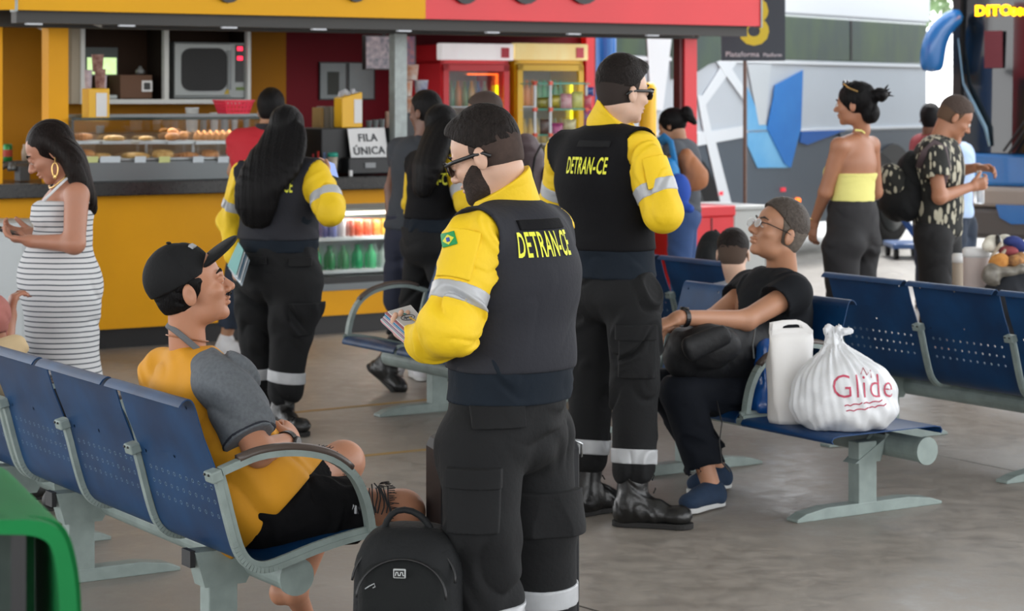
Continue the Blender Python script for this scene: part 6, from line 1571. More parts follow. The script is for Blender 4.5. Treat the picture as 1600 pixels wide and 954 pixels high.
f.ell(P(262, 618, 6.54), (.085, .09, .12), k=.04); f.cone(J['waist'], J['pelvis']+y1.fw*.03-ZZ*.03, .17, .205, side=nrm(J['hipL']-J['hipR']), flat=.8, k=.03)
f.cone(J['pelvis']+ZZ*.01, J['pelvis']+y1.fw*.16+ZZ*.03, .185, .15, side=nrm(J['hipL']-J['hipR']), flat=.7, k=.03)
f.ell(J['neck']+ZZ*.045+y1.fw*.01, (.078, .078, .06), k=.008, op='-'); f.ell(P(395, 772, 6.33), (.165, .165, .135), k=.05); f.cone(P(380, 720, 6.30), P(425, 760, 6.30), .12, .10, k=.05); f.cut(nrm([.73, 0, -.68]), P(412, 822, 6.3))
nzy = folds(.008, 27, nrm([.5, .3, 1]), 12, 1.3)
for q in 'LR':
    sv = nrm(J['sh'+q]-J['sh'+('R' if q == 'L' else 'L')]); 
shf = y1.part('shirt', f, m_must, .006, nzy)
# raglan grey sleeves
for q in 'LR':
    e = lerp(J['sh'+q], J['el'+q], .80); ax_ = nrm(J['el'+q]-J['sh'+q])
    g = Field(); g.cone(J['sh'+q]+(J['neck']-J['sh'+q])*(.30 if q == 'R' else .0), J['sh'+q], .066 if q == 'R' else .06, .081 if q == 'R' else .064, k=.03); g.cone(J['sh'+q], e, .082 if q == 'R' else .066, .072 if q == 'R' else .066, k=.03)
    g.cut(ax_, e); nz = nzy; g = g.infl(.003)
    s_ = y1.part('sleeve', g, m_mel, .006, nz)
    g2 = Field(); g2.cone(J['sh'+q], e, .082, .072, k=.03); band(y1, 'sleeve_cuff', g2, J['sh'+q], e, .93, .97, mat('navy_trim', '#20242e', rough=.8), nz, d=.006)
g = Field(); nb = J['neck']+ZZ*.012; ctn = lerp(nb, y1.H(0, -.03, -.06), .13); g.cone(nb-ZZ*.02, ctn, .088, .074); g.cut(nrm(ctn-nb+y1.fw*.012), ctn); g.cut(-nrm(ctn-nb+y1.fw*.012), nb-ZZ*.012)
y1.part('neckband', g, mat('grey_rib', '#5f6164', rough=.8), .0028)
# chain necklace
g = MB(); ring = [nb+(ctn-nb)*.9+(y1.fw*math.cos(t)*.062+y1.sd*math.sin(t)*.062)-ZZ*.012*math.cos(t) for t in np.linspace(0, 2*math.pi, 26)]; g.tube(ring, .0022, 6); props(g.build('necklace', mat('copper_chain', '#8a5a3c', rough=.4, metal=.6)), 'thin copper coloured chain around the young man\'s neck', 'necklace')
# shorts
m_den = mat('black_denim', '#0c0c0e', rough=.9, var=.2, vscale=9, bump=.2, bscale=80, spec=.15)
f = Field(); f.cone(J['pelvis']+ZZ*.03, J['pelvis']-ZZ*.01, .165, .17, side=nrm(J['hipL']-J['hipR']), flat=.8, k=.03)
hr_, hl_ = lerp(J['hipR'], J['knR'], .86), lerp(J['hipL'], J['knL'], .78)
f.cone(J['hipR'], hr_, .118, .088, k=.03); f.cone(J['hipL'], hl_, .115, .082, k=.03)
axr_, axl_ = nrm(J['knR']-J['hipR']), nrm(J['knL']-J['hipL'])
f.cone(hr_+axr_*.002, hr_+axr_*.15, .12, .12, k=.004, op='-'); f.cone(hl_+axl_*.002, hl_+axl_*.12, .11, .11, k=.004, op='-')
f.cut(ZZ, J['pelvis']+ZZ*.12)
shr = y1.part('shorts', f, m_den, .006, folds(.006, 40, axr_, 14))
# frayed threads around both hems and across the torn knee
m_thr = mat('frayed_thread', '#2b2c30', rough=.9); m_thw = mat('pale_thread', '#a5a6aa', rough=.9)
def fringe(c, ax, r, n, m, L=.018):
    g = MB(); a = nrm(np.cross(ax, ZZ)); b = np.cross(ax, a); rr_ = random.Random(4)
    for i in range(n):
        t = 2*math.pi*i/n; p = c+(a*math.cos(t)+b*math.sin(t))*r; q = p+ax*rr_.uniform(L*.4, L)+np.array([rr_.uniform(-.005, .005) for _ in range(3)]); g.tube([p-ax*.006, q], .0012, 4)
    return g.build('frayed_hem', m, shr)
fringe(hr_, axr_, .086, 90, m_thr); fringe(hl_, axl_, .080, 70, m_thr)
tc2 = lerp(J['hipR'], J['knR'], .70); up_ = nrm(ZZ-axr_*(ZZ@axr_)); cam_ = nrm(np.cross(axr_, up_)); cam_ = cam_ if cam_[1] < 0 else -cam_
g = MB(); rr_ = random.Random(8); gw = MB()
for i in range(16):
    s0 = tc2+axr_*(-.06+.008*i); a0 = math.radians(rr_.uniform(5, 15)); a1 = math.radians(rr_.uniform(60, 80)); pts = []
    for k in range(6):
        th = a0+(a1-a0)*k/5; rad = .094+.004*math.sin(k*2.0+i); pts.append(s0+(up_*math.sin(th)*.9+cam_*math.cos(th))*rad+axr_*.006*math.sin(k+i))
    (gw if i in (0, 1) else g).tube(pts, .0022 if i > 1 else .004, 5)
g.build('torn_threads', m_thr, shr); gw.build('white_threads', m_thw, shr)
# cap
m_cap = mat('black_cap_cloth', '#101113', rough=.8, bump=.2, bscale=120, spec=.3)
cap = thing('baseball_cap', y1.H(0, -.02, .05), 'black baseball cap with raised peak on the young man\'s head', 'cap')
ax_ = [y1.hr, y1.hf, y1.hu]; f = Field(); f.ell(y1.H(0, -.024, .042), np.array([.088, .106, .098]), ax_, k=.01); f.cut(nrm(-y1.hu*1.0+y1.hf*.22), y1.H(0, -.02, .022)); 
cr_ = fmesh('crown', f, m_cap, cap, .004, noise=folds(.002, 60, y1.hf, 3))
f = Field(); f.ell(y1.H(0, .090, .070), np.array([.082, .088, .016]), [y1.hr, nrm(y1.hf+y1.hu*.42), nrm(y1.hu-y1.hf*.42)], k=.01); f.ell(y1.H(0, .095, .034), np.array([.085, .12, .032]), [y1.hr, nrm(y1.hf+y1.hu*.42), nrm(y1.hu-y1.hf*.42)], k=.004, op='-'); f.ell(y1.H(0, -.0, .04), np.array([.078, .09, .08]), ax_, k=.004, op='-')
fmesh('peak', f, m_cap, cap, .0035)
g = MB(); g.blob(y1.H(0, -.024, .141), (.008, .008, .004)); g.build('top_button', m_cap, cap, smooth=True)
nn2 = nrm(y1.hr*.35+y1.hf*.55+y1.hu*.75); ce = y1.H(0, -.024, .042)+np.array(y1.hr*.35*.088+y1.hf*.55*.110+y1.hu*.75*.098)*1.0; u2 = nrm(np.cross(nn2, y1.hu)); v2 = np.cross(nn2, u2)
g = MB(); g.box(ce, u2, v2, nn2, (.012, .008, .006)); meshobj('embroidery', np.concatenate(g.v), g.f, m_thw, cap)
f = Field(); f.ell(y1.H(0, -.016, .028), np.array([.080, .098, .088]), ax_, k=.01); f.ell(y1.H(0, -.045, -.02), np.array([.064, .060, .058]), ax_, k=.02)
for i in (-1, 1): f.ell(y1.H(i*.082, -.014, -.012), np.array([.014, .026, .038]), ax_, k=.004, op='-')
f.cut(nrm(y1.hf*.9-y1.hu*.35), y1.H(0, .046, .02)); f.cut(y1.hu, y1.H(0, 0, .05)); f.cut(-y1.hu, y1.H(0, 0, -.055)); y1.part('hair', f, m_hair_blk, .0035, folds(.002, 150, y1.hu, 3))
f = Field(); f.cone(y1.H(-.022, .095, -.050), y1.H(0, .102, -.047), .003, .003); f.cone(y1.H(.022, .095, -.050), y1.H(0, .102, -.047), .003, .003); y1.part('moustache', f, m_hair_dk, .002)
def watch(p, q, t_, r, lab, dirn=None, mb_=m_blk, face=mat('watch_face', '#1c1e22', rough=.1, coat=.6)):
    a = p.J['wr'+q]; ax = nrm(p.J['el'+q]-a); c = a+ax*t_; s1 = nrm(np.cross(ax, ZZ)) ; s2 = np.cross(ax, s1)
    t = thing('wrist_watch', c, lab, 'watch'); g = MB(); g.tube([c+(s1*math.cos(k)+s2*math.sin(k))*r for k in np.linspace(0, 2*math.pi, 20)], .011, 6, flat=.25, side=np.cross(ax, s1)*0+s1); 
    V = MB(); n = 24
    for k in range(n):
        t0, t1 = 2*math.pi*k/n, 2*math.pi*(k+1)/n; e0, e1 = s1*math.cos(t0)+s2*math.sin(t0), s1*math.cos(t1)+s2*math.sin(t1)
        V.hexa([c+e0*r-ax*.010, c+e1*r-ax*.010, c+e1*r+ax*.010, c+e0*r+ax*.010, c+e0*(r+.004)-ax*.010, c+e1*(r+.004)-ax*.010, c+e1*(r+.004)+ax*.010, c+e0*(r+.004)+ax*.010])
    V.build('strap', mb_, t); dn = nrm(dirn if dirn is not None else ZZ); dn = nrm(dn-ax*(dn@ax)); g = MB(); g.lathe(c+dn*(r+.001), [(.018, 0), (.019, .004), (.017, .008)], 20, axis=dn); cs = g.build('case', mb_, t, smooth=False); g = MB(); g.lathe(c+dn*(r+.009), [(.0145, 0), (.0145, .001)], 20, axis=dn); g.build('dial', face, cs)
    return t
watch(y1, 'R', .015, .031, 'black sports watch on the young man\'s wrist', np.array([.9, -.45, .1]))

# ---------------------------------------------------------------- man with glasses on the right bench
S5 = skin('ruddy', '#ae7e62')
g1 = Person('person', 'grey haired man in glasses and black t-shirt seated with a bag on his lap', dict(
    head=(1216, 362, 8.98), neck=(1222, 420, 9.03), shL=(1238, 458, 8.84), shR=(1172, 452, 9.16), chest=(1206, 485, 9.0), waist=(1205, 560, 8.98), pelvis=(1196, 606, 8.95),
    elL=(1166, 500, 8.70), wrL=(1062, 496, 8.52), elR=(1112, 500, 8.98), wrR=(1052, 508, 8.68), hipL=(1190, 618, 8.82), hipR=(1172, 612, 9.04), knL=(1062, 612, 8.56), knR=(1040, 606, 8.80),
    anL=(1112, 775, 8.55), toL=(1078, 782, 8.44), anR=(1122, 744, 8.95), toR=(1090, 758, 8.85)), (-.84, -.54), (-.86, -.30, .36), S5, B=dict(hw=.155, hd=.12, ww=.16, wd=.135, cw=.165, cd=.12, sr=.055, arm=(.05, .042, .03), fore=(.041, .029), leg=(.078, .06), shin=(.05, .036), nk=.060), hs=1.08)
g1.J['anL'][2] = g1.J['anR'][2] = .085; g1.J['toL'][2] = g1.J['toR'][2] = .04
g1.fine = [(P(1045, 500, 8.55), .12)]
g1.body(h=.0095, hf=.004, hands=[((g1.J['wrL'], nrm([-.75, -.2, -.25]), nrm([.2, .3, -.8]), nrm([-.1, .8, .3])), dict(curl=(.5, .7, .4))), ((g1.J['wrR'], nrm([-.5, -.6, -.1]), nrm([0, .1, -1]), nrm([-.6, .6, .2])), dict(curl=(.5, .6, .4)))])
g1.eyes(brow=m_hair_grey)
m_btee = mat('black_tshirt', '#121418', rough=.85, var=.15, vscale=8, bump=.12, spec=.2)
simple_top(g1, m_btee, .022, hem=g1.J['pelvis'][2]-.05, slv=((.078, .072), (.05, .04)), slv_len=.62, amp=.005, seed=51, neck_r=.072)
m_nav = mat('dark_navy_trousers', '#0d1119', rough=.85, var=.15, vscale=8, bump=.15, spec=.2)
trousers(g1, m_nav, g1.J['pelvis'][2]+.1, r=((.098, .08), (.078, .078)), hem=.03, seed=52, amp=.006)
m_loaf = mat('navy_suede', '#182c44', rough=.9, var=.15, vscale=20); m_wsole = mat('white_sole', '#b8b9b8', rough=.6)
g1.boots(m=m_loaf, high=0, sole=m_wsole, nm='loafer', w=.043)
short_hair(g1, .016, .005, m_hair_grey, quiff=0, nape=-.065, sm=mat('greying_sides', '#5d544c', rough=.8, var=.25, vscale=60))
def specs(p, lab):
    t = thing('spectacles', p.H(0, .11, 0), lab, 'glasses'); m_w = mat('clear_frame', '#c9c9cc', rough=.2, metal=.4); m_l = mat('pale_lens', '#dfe8ee', rough=.05, alpha=.35)
    for i in (-1, 1):
        c = p.H(i*.032, .109, -.002); ring = [c+(p.hr*.024*math.cos(k)+p.hu*.016*math.sin(k))*p.hs for k in np.linspace(0, 2*math.pi, 20)]; g = MB(); g.tube(ring, .0022, 6); rm = g.build('rim', m_w, t); g = MB(); g.prism(ring[:-1], p.hf*.001); g.build('lens', m_l, rm)
        g = MB(); g.tube([p.H(i*.056, .106, .004), p.H(i*.074, .08, .005), p.H(i*.084, .0, .001), p.H(i*.083, -.03, -.006)], .0022, 6); g.build('temple_arm', m_blk, t)
    g = MB(); g.tube([p.H(-.009, .112, .002), p.H(0, .116, .004), p.H(.009, .112, .002)], .002, 6); g.build('bridge', m_w, t); return t
specs(g1, 'clear framed glasses on the grey haired seated man')
watch(g1, 'L', .02, .033, 'dark watch on the wrist of the man with glasses', ZZ)
# bag on his lap
lb_ = thing('shoulder_bag', P(1120, 610, 8.7), 'black soft bag with front pocket lying on the seated man\'s lap', 'bag')
m_bag = mat('black_nylon', '#131417', rough=.6, bump=.3, bscale=40, spec=.4)
f = Field(); a_, b_ = P(1068, 552, 8.56), P(1172, 556, 8.8); f.cone(a_, b_, .10, .13, side=ZZ, flat=.8, k=.04); f.ell(P(1110, 540, 8.5), (.12, .07, .085), k=.04); f.cone(P(1100, 520, 8.6), P(1185, 515, 8.85), .05, .055, k=.05)
fmesh('bag_body', f, m_bag, lb_, .008, noise=folds(.005, 30, (1, 0, .6), 8))
f = Field(); f.cone(P(1078, 545, 8.40), P(1132, 522, 8.42), .05, .04, side=ZZ, flat=.6, k=.03); fmesh('front_pocket', f, m_bag, lb_, .007, noise=folds(.003, 40, (1, 0, .6), 9))
g = MB(); g.tube([P(1180, 512, 8.70), P(1176, 540, 8.62), P(1178, 560, 8.62)], .004, 6); g.build('zip_pull', m_steel, lb_)
g = MB(); g.tube([P(1120, 628, 8.42), P(1128, 660, 8.36), P(1124, 690, 8.36), P(1128, 722, 8.36), P(1140, 735, 8.4)], .011, 6, flat=.2, side=(1, 0, 0)); g.build('hanging_strap', m_blk, lb_)

# ---------------------------------------------------------------- woman in the striped dress
S6 = skin('brown', '#ac7860')
d1 = Person('person', 'woman in white striped dress looking down at her phone by the counter', dict(
    head=(80, 236, 8.95), neck=(108, 287, 8.97), shL=(120, 305, 8.80), shR=(112, 300, 9.13), chest=(101, 335, 8.96), waist=(97, 380, 8.96), pelvis=(94, 440, 8.96),
    elL=(116, 380, 8.74), wrL=(52, 377, 8.80), elR=(100, 375, 9.15), wrR=(54, 366, 9.02), hipL=(98, 465, 8.90), hipR=(98, 465, 9.02), knL=(98, 592, 8.88), knR=(102, 592, 9.03), anL=(98, 738, 8.86), anR=(106, 738, 9.06), toL=(70, 755, 8.84), toR=(78, 755, 9.08)),
    (-1, .04), (-.86, -.10, -.50), S6, B=dict(hw=.15, hd=.115, ww=.118, wd=.095, cw=.13, cd=.10, sr=.042, arm=(.050, .044, .03), fore=(.040, .026), leg=(.07, .052), shin=(.048, .034), nk=.045), hs=1.0)
fixfeet(d1, .08, .03)
d1.fine = [(P(35, 370, 8.9), .11)]
d1.body(h=.0085, hf=.0038, hands=[((d1.J['wrL'], nrm([-.95, .15, .12]), nrm([-.1, .2, .95]), nrm([0, 1, .1])), dict(curl=(.3, .6, .4), thumb=.5, sc=.92)), ((d1.J['wrR'], nrm([-.9, -.2, .1]), nrm([0, -.5, .8]), nrm([0, -.4, .9])), dict(curl=(.35, .7, .5), sc=.92))])
d1.eyes(lids=True)
m_str = bpy.data.materials.new('striped_jersey'); m_str.use_nodes = True
nt = m_str.node_tree; b = nt.nodes['Principled BSDF']; b.inputs['Roughness'].default_value = .85
tc = nt.nodes.new('ShaderNodeTexCoord'); sp = nt.nodes.new('ShaderNodeSeparateXYZ'); nt.links.new(tc.outputs['Object'], sp.inputs[0])
nz_ = nt.nodes.new('ShaderNodeTexNoise'); nz_.inputs['Scale'].default_value = 3; nt.links.new(tc.outputs['Object'], nz_.inputs['Vector'])
m0 = nt.nodes.new('ShaderNodeMath'); m0.operation = 'MULTIPLY_ADD'; m0.inputs[1].default_value = .015; nt.links.new(nz_.outputs['Fac'], m0.inputs[0]); nt.links.new(sp.outputs[2], m0.inputs[2])
m1 = nt.nodes.new('ShaderNodeMath'); m1.operation = 'MULTIPLY'; m1.inputs[1].default_value = 1/.0215; nt.links.new(m0.outputs[0], m1.inputs[0])
m2 = nt.nodes.new('ShaderNodeMath'); m2.operation = 'FRACT'; nt.links.new(m1.outputs[0], m2.inputs[0])
m3 = nt.nodes.new('ShaderNodeValToRGB'); m3.color_ramp.interpolation = 'CONSTANT'; m3.color_ramp.elements[0].color = (*rgb('#4a525a'), 1); m3.color_ramp.elements[1].position = .24; m3.color_ramp.elements[1].color = (*rgb('#cfd0d2'), 1)
nt.links.new(m2.outputs[0], m3.inputs[0]); nt.links.new(m3.outputs[0], b.inputs['Base Color'])
J = d1.J; side_ = nrm(J['hipL']-J['hipR'])
f = Field()
f.cone(J['chest']+ZZ*.02, J['waist'], .142, .128, side=side_, flat=.86, k=.04)
f.ell(P(76, 336, 8.86), (.075, .062, .062), k=.035); f.ell(P(76, 336, 9.04), (.075, .062, .062), k=.035)
f.cone(J['waist'], J['pelvis'], .128, .165, side=side_, flat=.86, k=.05); f.ell(P(80, 425, 8.95), (.125, .12, .13), k=.06); f.ell(P(110, 458, 8.95), (.105, .15, .11), k=.06)
f.cone(J['pelvis'], (J['knL']+J['knR'])/2, .165, .150, side=side_, flat=.95, k=.05); f.cone((J['knL']+J['knR'])/2, (J['anL']+J['anR'])/2+ZZ*.08, .148, .152, side=side_, flat=.95, k=.05)
f.cut(nrm(ZZ+np.array([-.55, 0, 0])), P(66, 312, 8.95)); f.cut(ZZ, P(90, 312, 8.95)); f.cut(-ZZ, (J['anL']+J['anR'])/2+ZZ*.06)
d1.part('dress', f, m_str, .0075, folds(.004, 34, (.35, .2, 1), 61), lab=None)
m_wstr = mat('white_strap', '#d0d2d4', rough=.7)
for q, yy, xs_ in (('L', 8.80, -1), ('R', 9.1, 1)):
    g = MB(); g.tube([P(68, 314, yy+.03), P(76, 306, yy-.01 if q == 'L' else yy), P(92, 290, yy+.0), P(104, 279, yy+.04), P(118, 278, yy+.05), P(132, 290, yy+.05), P(138, 318, yy+.06)], .006, 8, flat=.5, side=(0, 1, 0)); g.build('shoulder_strap', m_wstr, d1.root, smooth=True)
# her hair, earring, necklace, phone
side_h = nrm([.35, -.94, 0])
long_hair(d1, [d1.H(0, -.03, .03), P(112, 245, 8.90), P(125, 280, 8.88), P(138, 310, 8.92), P(146, 330, 8.98)], [.088, .078, .066, .05, .016], mat('hair_darkbrown', '#17100e', rough=.5, bump=.6, bscale=3, stretch=(60, 60, 6), var=.3, vscale=2, spec=.12), nrm([0, 1, 0]), .62, amp=.0018, h=.005, top=.010)
er = thing('hoop_earring', P(86, 275, 8.82), 'large gold hoop earring worn by the woman in the striped dress', 'earring'); m_gold = mat('gold', '#d9b070', rough=.25, metal=.8)
e0 = P(86, 262, 8.83); g = MB(); g.tube([e0+np.array([.012*math.sin(k), 0, .028*math.cos(k)-.008]) for k in np.linspace(0, 2*math.pi, 20)], .0035, 8); g.build('hoop', m_gold, er, smooth=True)
g = MB(); g.tube([P(86, 246, 8.84), P(86, 254, 8.83)], .003, 6); g.build('hook', m_gold, er); g = MB(); g.blob(P(86, 276, 8.83), (.008, .004, .012)); g.build('pendant', m_gold, er, smooth=True)
g = MB(); g.tube([P(108, 270, 8.86), P(98, 280, 8.84), P(84, 292, 8.84), P(78, 294, 8.9), P(77, 290, 9.0)], .004, 8); props(g.build('necklace', m_gold, smooth=True), 'gold necklace on the woman in the striped dress', 'necklace')
ph = thing('mobile_phone', P(20, 366, 8.9), 'dark phone held flat in both hands by the woman in the dress', 'phone')
pd = nrm([-1, .05, .32]); pu = nrm([.05, 1, .0]); pn = nrm(np.cross(pd, pu)); c_ = P(17, 363, 8.9)
g = MB(); g.box(c_, pd, pu, pn, (.075, .037, .005)); g.build('case', m_blk, ph, bevel=.004)
g = MB(); pn2 = pn if pn[2] > 0 else -pn; g.box(c_+pn2*.0056, pd, pu, pn, (.07, .033, .0006)); g.build('screen', mat('dark_screen', '#20242c', rough=.1, coat=.5), ph)
d1.boots(m=mat('black_sandal', '#161616', rough=.5), high=0, nm='sandal', w=.038)
# ================================================================ luggage
def loft(name, c, ax, dp, rings, m, parent=None, n=40, ex=3.0, noise=None, smooth=True, closed=True):
    """rings: (z, half width, half depth, shift along ax, shift along dp)"""
    c = np.asarray(c, float); ax, dp = nrm(ax), nrm(dp); V = []
    for (z, w, d, ox, oy) in rings:
        for k in range(n):
            t = 2*math.pi*k/n; cs, sn = math.cos(t), math.sin(t)
            x = w*math.copysign(abs(cs)**(2/ex), cs); y = d*math.copysign(abs(sn)**(2/ex), sn)
            s = 1.0 if noise is None else 1+noise(t, z)
            V.append(c+ax*(ox+x*s)+dp*(oy+y*s)+ZZ*z)
    m_ = len(rings); Fc = [[i*n+k, i*n+(k+1) % n, (i+1)*n+(k+1) % n, (i+1)*n+k] for i in range(m_-1) for k in range(n)]
    if closed: Fc += [[k for k in range(n)][::-1], [(m_-1)*n+k for k in range(n)]]
    return meshobj(name, V, Fc, m, parent, smooth=smooth)
# black backpack on the floor
m_pack = mat('black_canvas', '#101214', rough=.75, var=.2, vscale=9, bump=.3, bscale=70, spec=.3)
m_pack2 = mat('black_canvas_panel', '#0c0f10', rough=.8, bump=.25, bscale=80, spec=.3)
Yp = 5.62; bpk = P(640, 1000, Yp); bx = nrm([1, -.12, 0]); by = np.array([.12, 1, 0])/np.linalg.norm([.12, 1, 0]); zt_ = P(640, 826, Yp)[2]
pk = thing('backpack', (bpk[0], Yp+.05, 0), 'black backpack standing on the floor in front of the near bench', 'backpack')
pc0 = np.array([P(638, 900, Yp)[0], Yp+.05, 0])
rg = [(0, .118, .08, 0, 0), (.012, .134, .10, 0, 0), (.08, .142, .112, 0, 0), (.2, .142, .112, 0, 0), (.385, .139, .105, 0, .003)]
for i in range(1, 9):
    t = i/8*math.pi/2; rg.append((.385+(zt_-.385)*math.sin(t), .139*max(.30, math.cos(t)**.55), .105*max(.3, math.cos(t)**.5), 0, .003+.02*math.sin(t)))
nzp = lambda t, z: .012*math.sin(5*t+z*20)+.01*math.sin(9*t-z*31+1)+.008*math.sin(3*t+z*55)
loft('main_bag', pc0, bx, by, rg, m_pack, pk, 56, 3.4, nzp)
rg2 = [(.02, .118, .05, 0, -.07), (.1, .124, .062, 0, -.072), (.34, .120, .056, 0, -.072)]
for i in range(1, 8):
    t = i/7*math.pi/2; rg2.append((.34+.10*math.sin(t), .120*max(.2, math.cos(t)**.55), .056*max(.12, math.cos(t)**.5), 0, -.072+.022*math.sin(t)))
fp = loft('front_pocket', pc0, bx, by, rg2, m_pack2, pk, 48, 3.2, nzp)
def arc_tube(r_, zc, zr, yo, rad, m, nm, par, a0=0, a1=math.pi, n=24):
    g = MB(); g.tube([pc0+bx*r_*math.cos(t)+by*yo(t)+ZZ*(zc+zr*math.sin(t)) for t in np.linspace(a0, a1, n)], rad, 6); return g.build(nm, m, par, smooth=True)
arc_tube(.116, .34, .094, lambda t: -.127+.03*math.sin(t), .0032, m_blk, 'zip', fp)
arc_tube(.134, .375, zt_-.40, lambda t: -.088+.045*math.sin(t), .0036, m_blk, 'zip', pk)
g = MB(); hp = [(-.072, zt_-.035), (-.062, zt_+.012), (-.035, zt_+.042), (.01, zt_+.04), (.045, zt_+.015), (.064, zt_-.02), (.068, zt_-.05)]
g.tube([pc0+bx*(x)+by*(-.0)+ZZ*z for x, z in hp], .0095, 10, flat=1.25, side=by); g.build('carry_handle', m_pack, pk, smooth=True, sub=1)
ctr = pc0+bx*(-.003)+by*(-.131)+ZZ*.405
g = MB(); g.box(ctr, bx, by, ZZ, (.0165, .003, .0125)); bd = g.build('badge', mat('badge_silver', '#b9bcbd', rough=.3, metal=.6), pk, bevel=.003)
g = MB(); g.box(ctr-by*.0025, bx, by, ZZ, (.013, .002, .0085)); g.build('badge_centre', m_blk, bd)
g = MB()
for i in range(4): g.box(ctr-by*.005+bx*(-.009+.006*i), bx, by, nrm(ZZ+bx*.2*(-1)**i), (.0009, .0006, .005)); g.box(ctr-by*.005+bx*(-.007+.006*i)+ZZ*.004*(-1)**i, bx, by, ZZ, (.002, .0006, .0008))
g.build('badge_mark', mat('badge_silver2', '#c9cccd'), bd)
g = MB(); w0 = pc0+bx*(-.092)+by*(-.132)+ZZ*.372; g.tube([w0+bx*.0+ZZ*-.008, w0+bx*.012, w0+bx*.024+ZZ*.006, w0+bx*.026-ZZ*.002, w0+bx*.020-ZZ*.005], .0014, 6); g.build('curved_mark', mat('badge_silver3', '#9da0a2'), pk)
for sx_ in (-1, 1):
    g = MB(); g.tube([pc0+bx*(.09*sx_)+by*.09+ZZ*(zt_-.06), pc0+bx*(.12*sx_)+by*.14+ZZ*.3, pc0+bx*(.115*sx_)+by*.11+ZZ*.08], .02, 8, flat=.35, side=by); g.build('shoulder_strap', m_pack, pk, smooth=True)
g = MB(); g.box(P(724, 910, 5.7), (0, 1, 0), (1, 0, 0), ZZ, (.01, .004, .008)); g.build('tag', m_paper, pk)
# hard suitcase behind the officer
Ysc = 6.28; sx0, sx1 = P(676, 800, Ysc)[0], P(892, 800, Ysc+.1)[0]; zsc = P(700, 688, Ysc)[2]
sc = thing('suitcase', ((sx0+sx1)/2, Ysc+.08, 0), 'black ribbed hard shell suitcase standing behind the bearded officer\'s legs', 'suitcase')
m_sc = mat('black_shell', '#0c0e13', rough=.5, spec=.3); m_chr = mat('chrome_edge', '#a9adb0', rough=.2, metal=.8)
sax = nrm([sx1-sx0, .12, 0]); sdp = np.array([-sax[1], sax[0], 0]); scc = np.array([(sx0+sx1)/2, Ysc+.12, 0]); hw = math.hypot(sx1-sx0, .12)/2
g = MB(); g.box(scc+ZZ*(.05+(zsc-.05)/2), sax, sdp, ZZ, (hw, .12, (zsc-.05)/2)); g.build('shell', m_sc, sc, bevel=.035)
for i in range(9):
    x = -hw+.045+i*(2*hw-.09)/8; g = MB(); g.tube([scc+sax*x-sdp*.121+ZZ*.1, scc+sax*x-sdp*.121+ZZ*(zsc-.05)], .006, 6); g.build('rib', m_sc, sc, smooth=True)
for sg in (-1, 1):
    g = MB()
    for k in range(15): g.box(scc+sax*(hw+.001)*sg-sdp*.03+ZZ*(.12+k*.034), sdp, sax, ZZ, (.028, .004, .006))
    g.build('side_ribs', m_chr, sc) if sg > 0 else None
    g = MB(); g.tube([scc+sax*(hw-.03)*sg-sdp*.124+ZZ*(zsc-.005), scc+sax*(hw-.003)*sg-sdp*.118+ZZ*(zsc-.02), scc+sax*(hw+.002)*sg-sdp*.10+ZZ*(zsc-.06)], .004, 8); g.build('corner_trim', m_chr, sc, smooth=True)
    for q in (-1, 1):
        g = MB(); g.lathe(scc+sax*(hw-.05)*sg+sdp*.08*q+ZZ*.028, [(.028, -.012), (.028, .012)], 16, axis=sax); g.build('wheel', m_tyre, sc)
g = MB(); g.tube([scc-sax*.06+ZZ*(zsc-.004), scc-sax*.05+ZZ*(zsc+.022), scc+sax*.05+ZZ*(zsc+.022), scc+sax*.06+ZZ*(zsc-.004)], .009, 8); g.build('carry_handle', m_sc, sc, smooth=True)
# shopping bags on the table plate
zb = .358
m_plb = mat('white_plastic_film', '#dfe1e4', rough=.35, trans=.12, spec=.5, var=.03, vscale=10, bump=.35, bscale=16)
m_pap = mat('white_carrier', '#dcdad8', rough=.45, bump=.3, bscale=14)
cB = P(1318, 620, 8.28); cB[2] = zb
kb = thing('shopping_bag', cB, 'large knotted white plastic bag with red lettering on the bench table', 'bag')
knot = P(1303, 522, 8.30)
f = Field(); f.ell(cB+ZZ*.135, (.20, .15, .145), k=.03); f.ell(cB+ZZ*.07+[.0, 0, 0], (.205, .155, .085), k=.05); f.cone(cB+ZZ*.2+[-.02, 0, 0], knot-ZZ*.03, .11, .03, k=.06); f.cone(knot-ZZ*.03, knot, .03, .02, k=.01)
f.ell(knot+[.035, 0, .01], (.035, .02, .013), k=.008); f.ell(knot+[-.02, 0, .015], (.022, .02, .022), k=.008); f.ell(knot+[.015, -.01, .022], (.02, .018, .014), k=.008)
f.cut(-ZZ, [0, 0, zb+.001])
def bagnoise(x, y, z):
    a = np.arctan2(y-knot[1], x-knot[0]); r = np.sqrt((x-knot[0])**2+(y-knot[1])**2); h_ = np.clip((z-zb)/.27, 0, 1)
    w = np.sin(a*7+3*np.sin(z*25))*.5+np.sin(a*17+2*np.sin(z*18+a*3))*.5+.5*np.sin(a*31+z*30)
    lo = np.sin(x*45+8*z*np.sin(y*9))+np.sin(z*70+6*np.sin(x*14))*.8
    return .0045*w*(.35+h_)+.0035*lo*(1-h_*.7)
kbm = fmesh('bag_skin', f, m_plb, kb, .0055, noise=bagnoise)
m_rink = mat('red_print', '#b8405a', rough=.5)
nB_ = nrm([.12, -1, .12]); axB = nrm([1, .12, -.02])
text_wrap('lettering', 'Glide', .125, P(1356, 607, 8.1), axB, nrm(ZZ+axB*.0), kbm, m_rink, kb, bold=-.0015, xs=.86, off=.003, bend=-.3)
g = MB()
fl_v = [P(1352, 584, 8.1), P(1358, 574, 8.1), P(1362, 586, 8.1), P(1370, 578, 8.1), P(1369, 590, 8.1)]
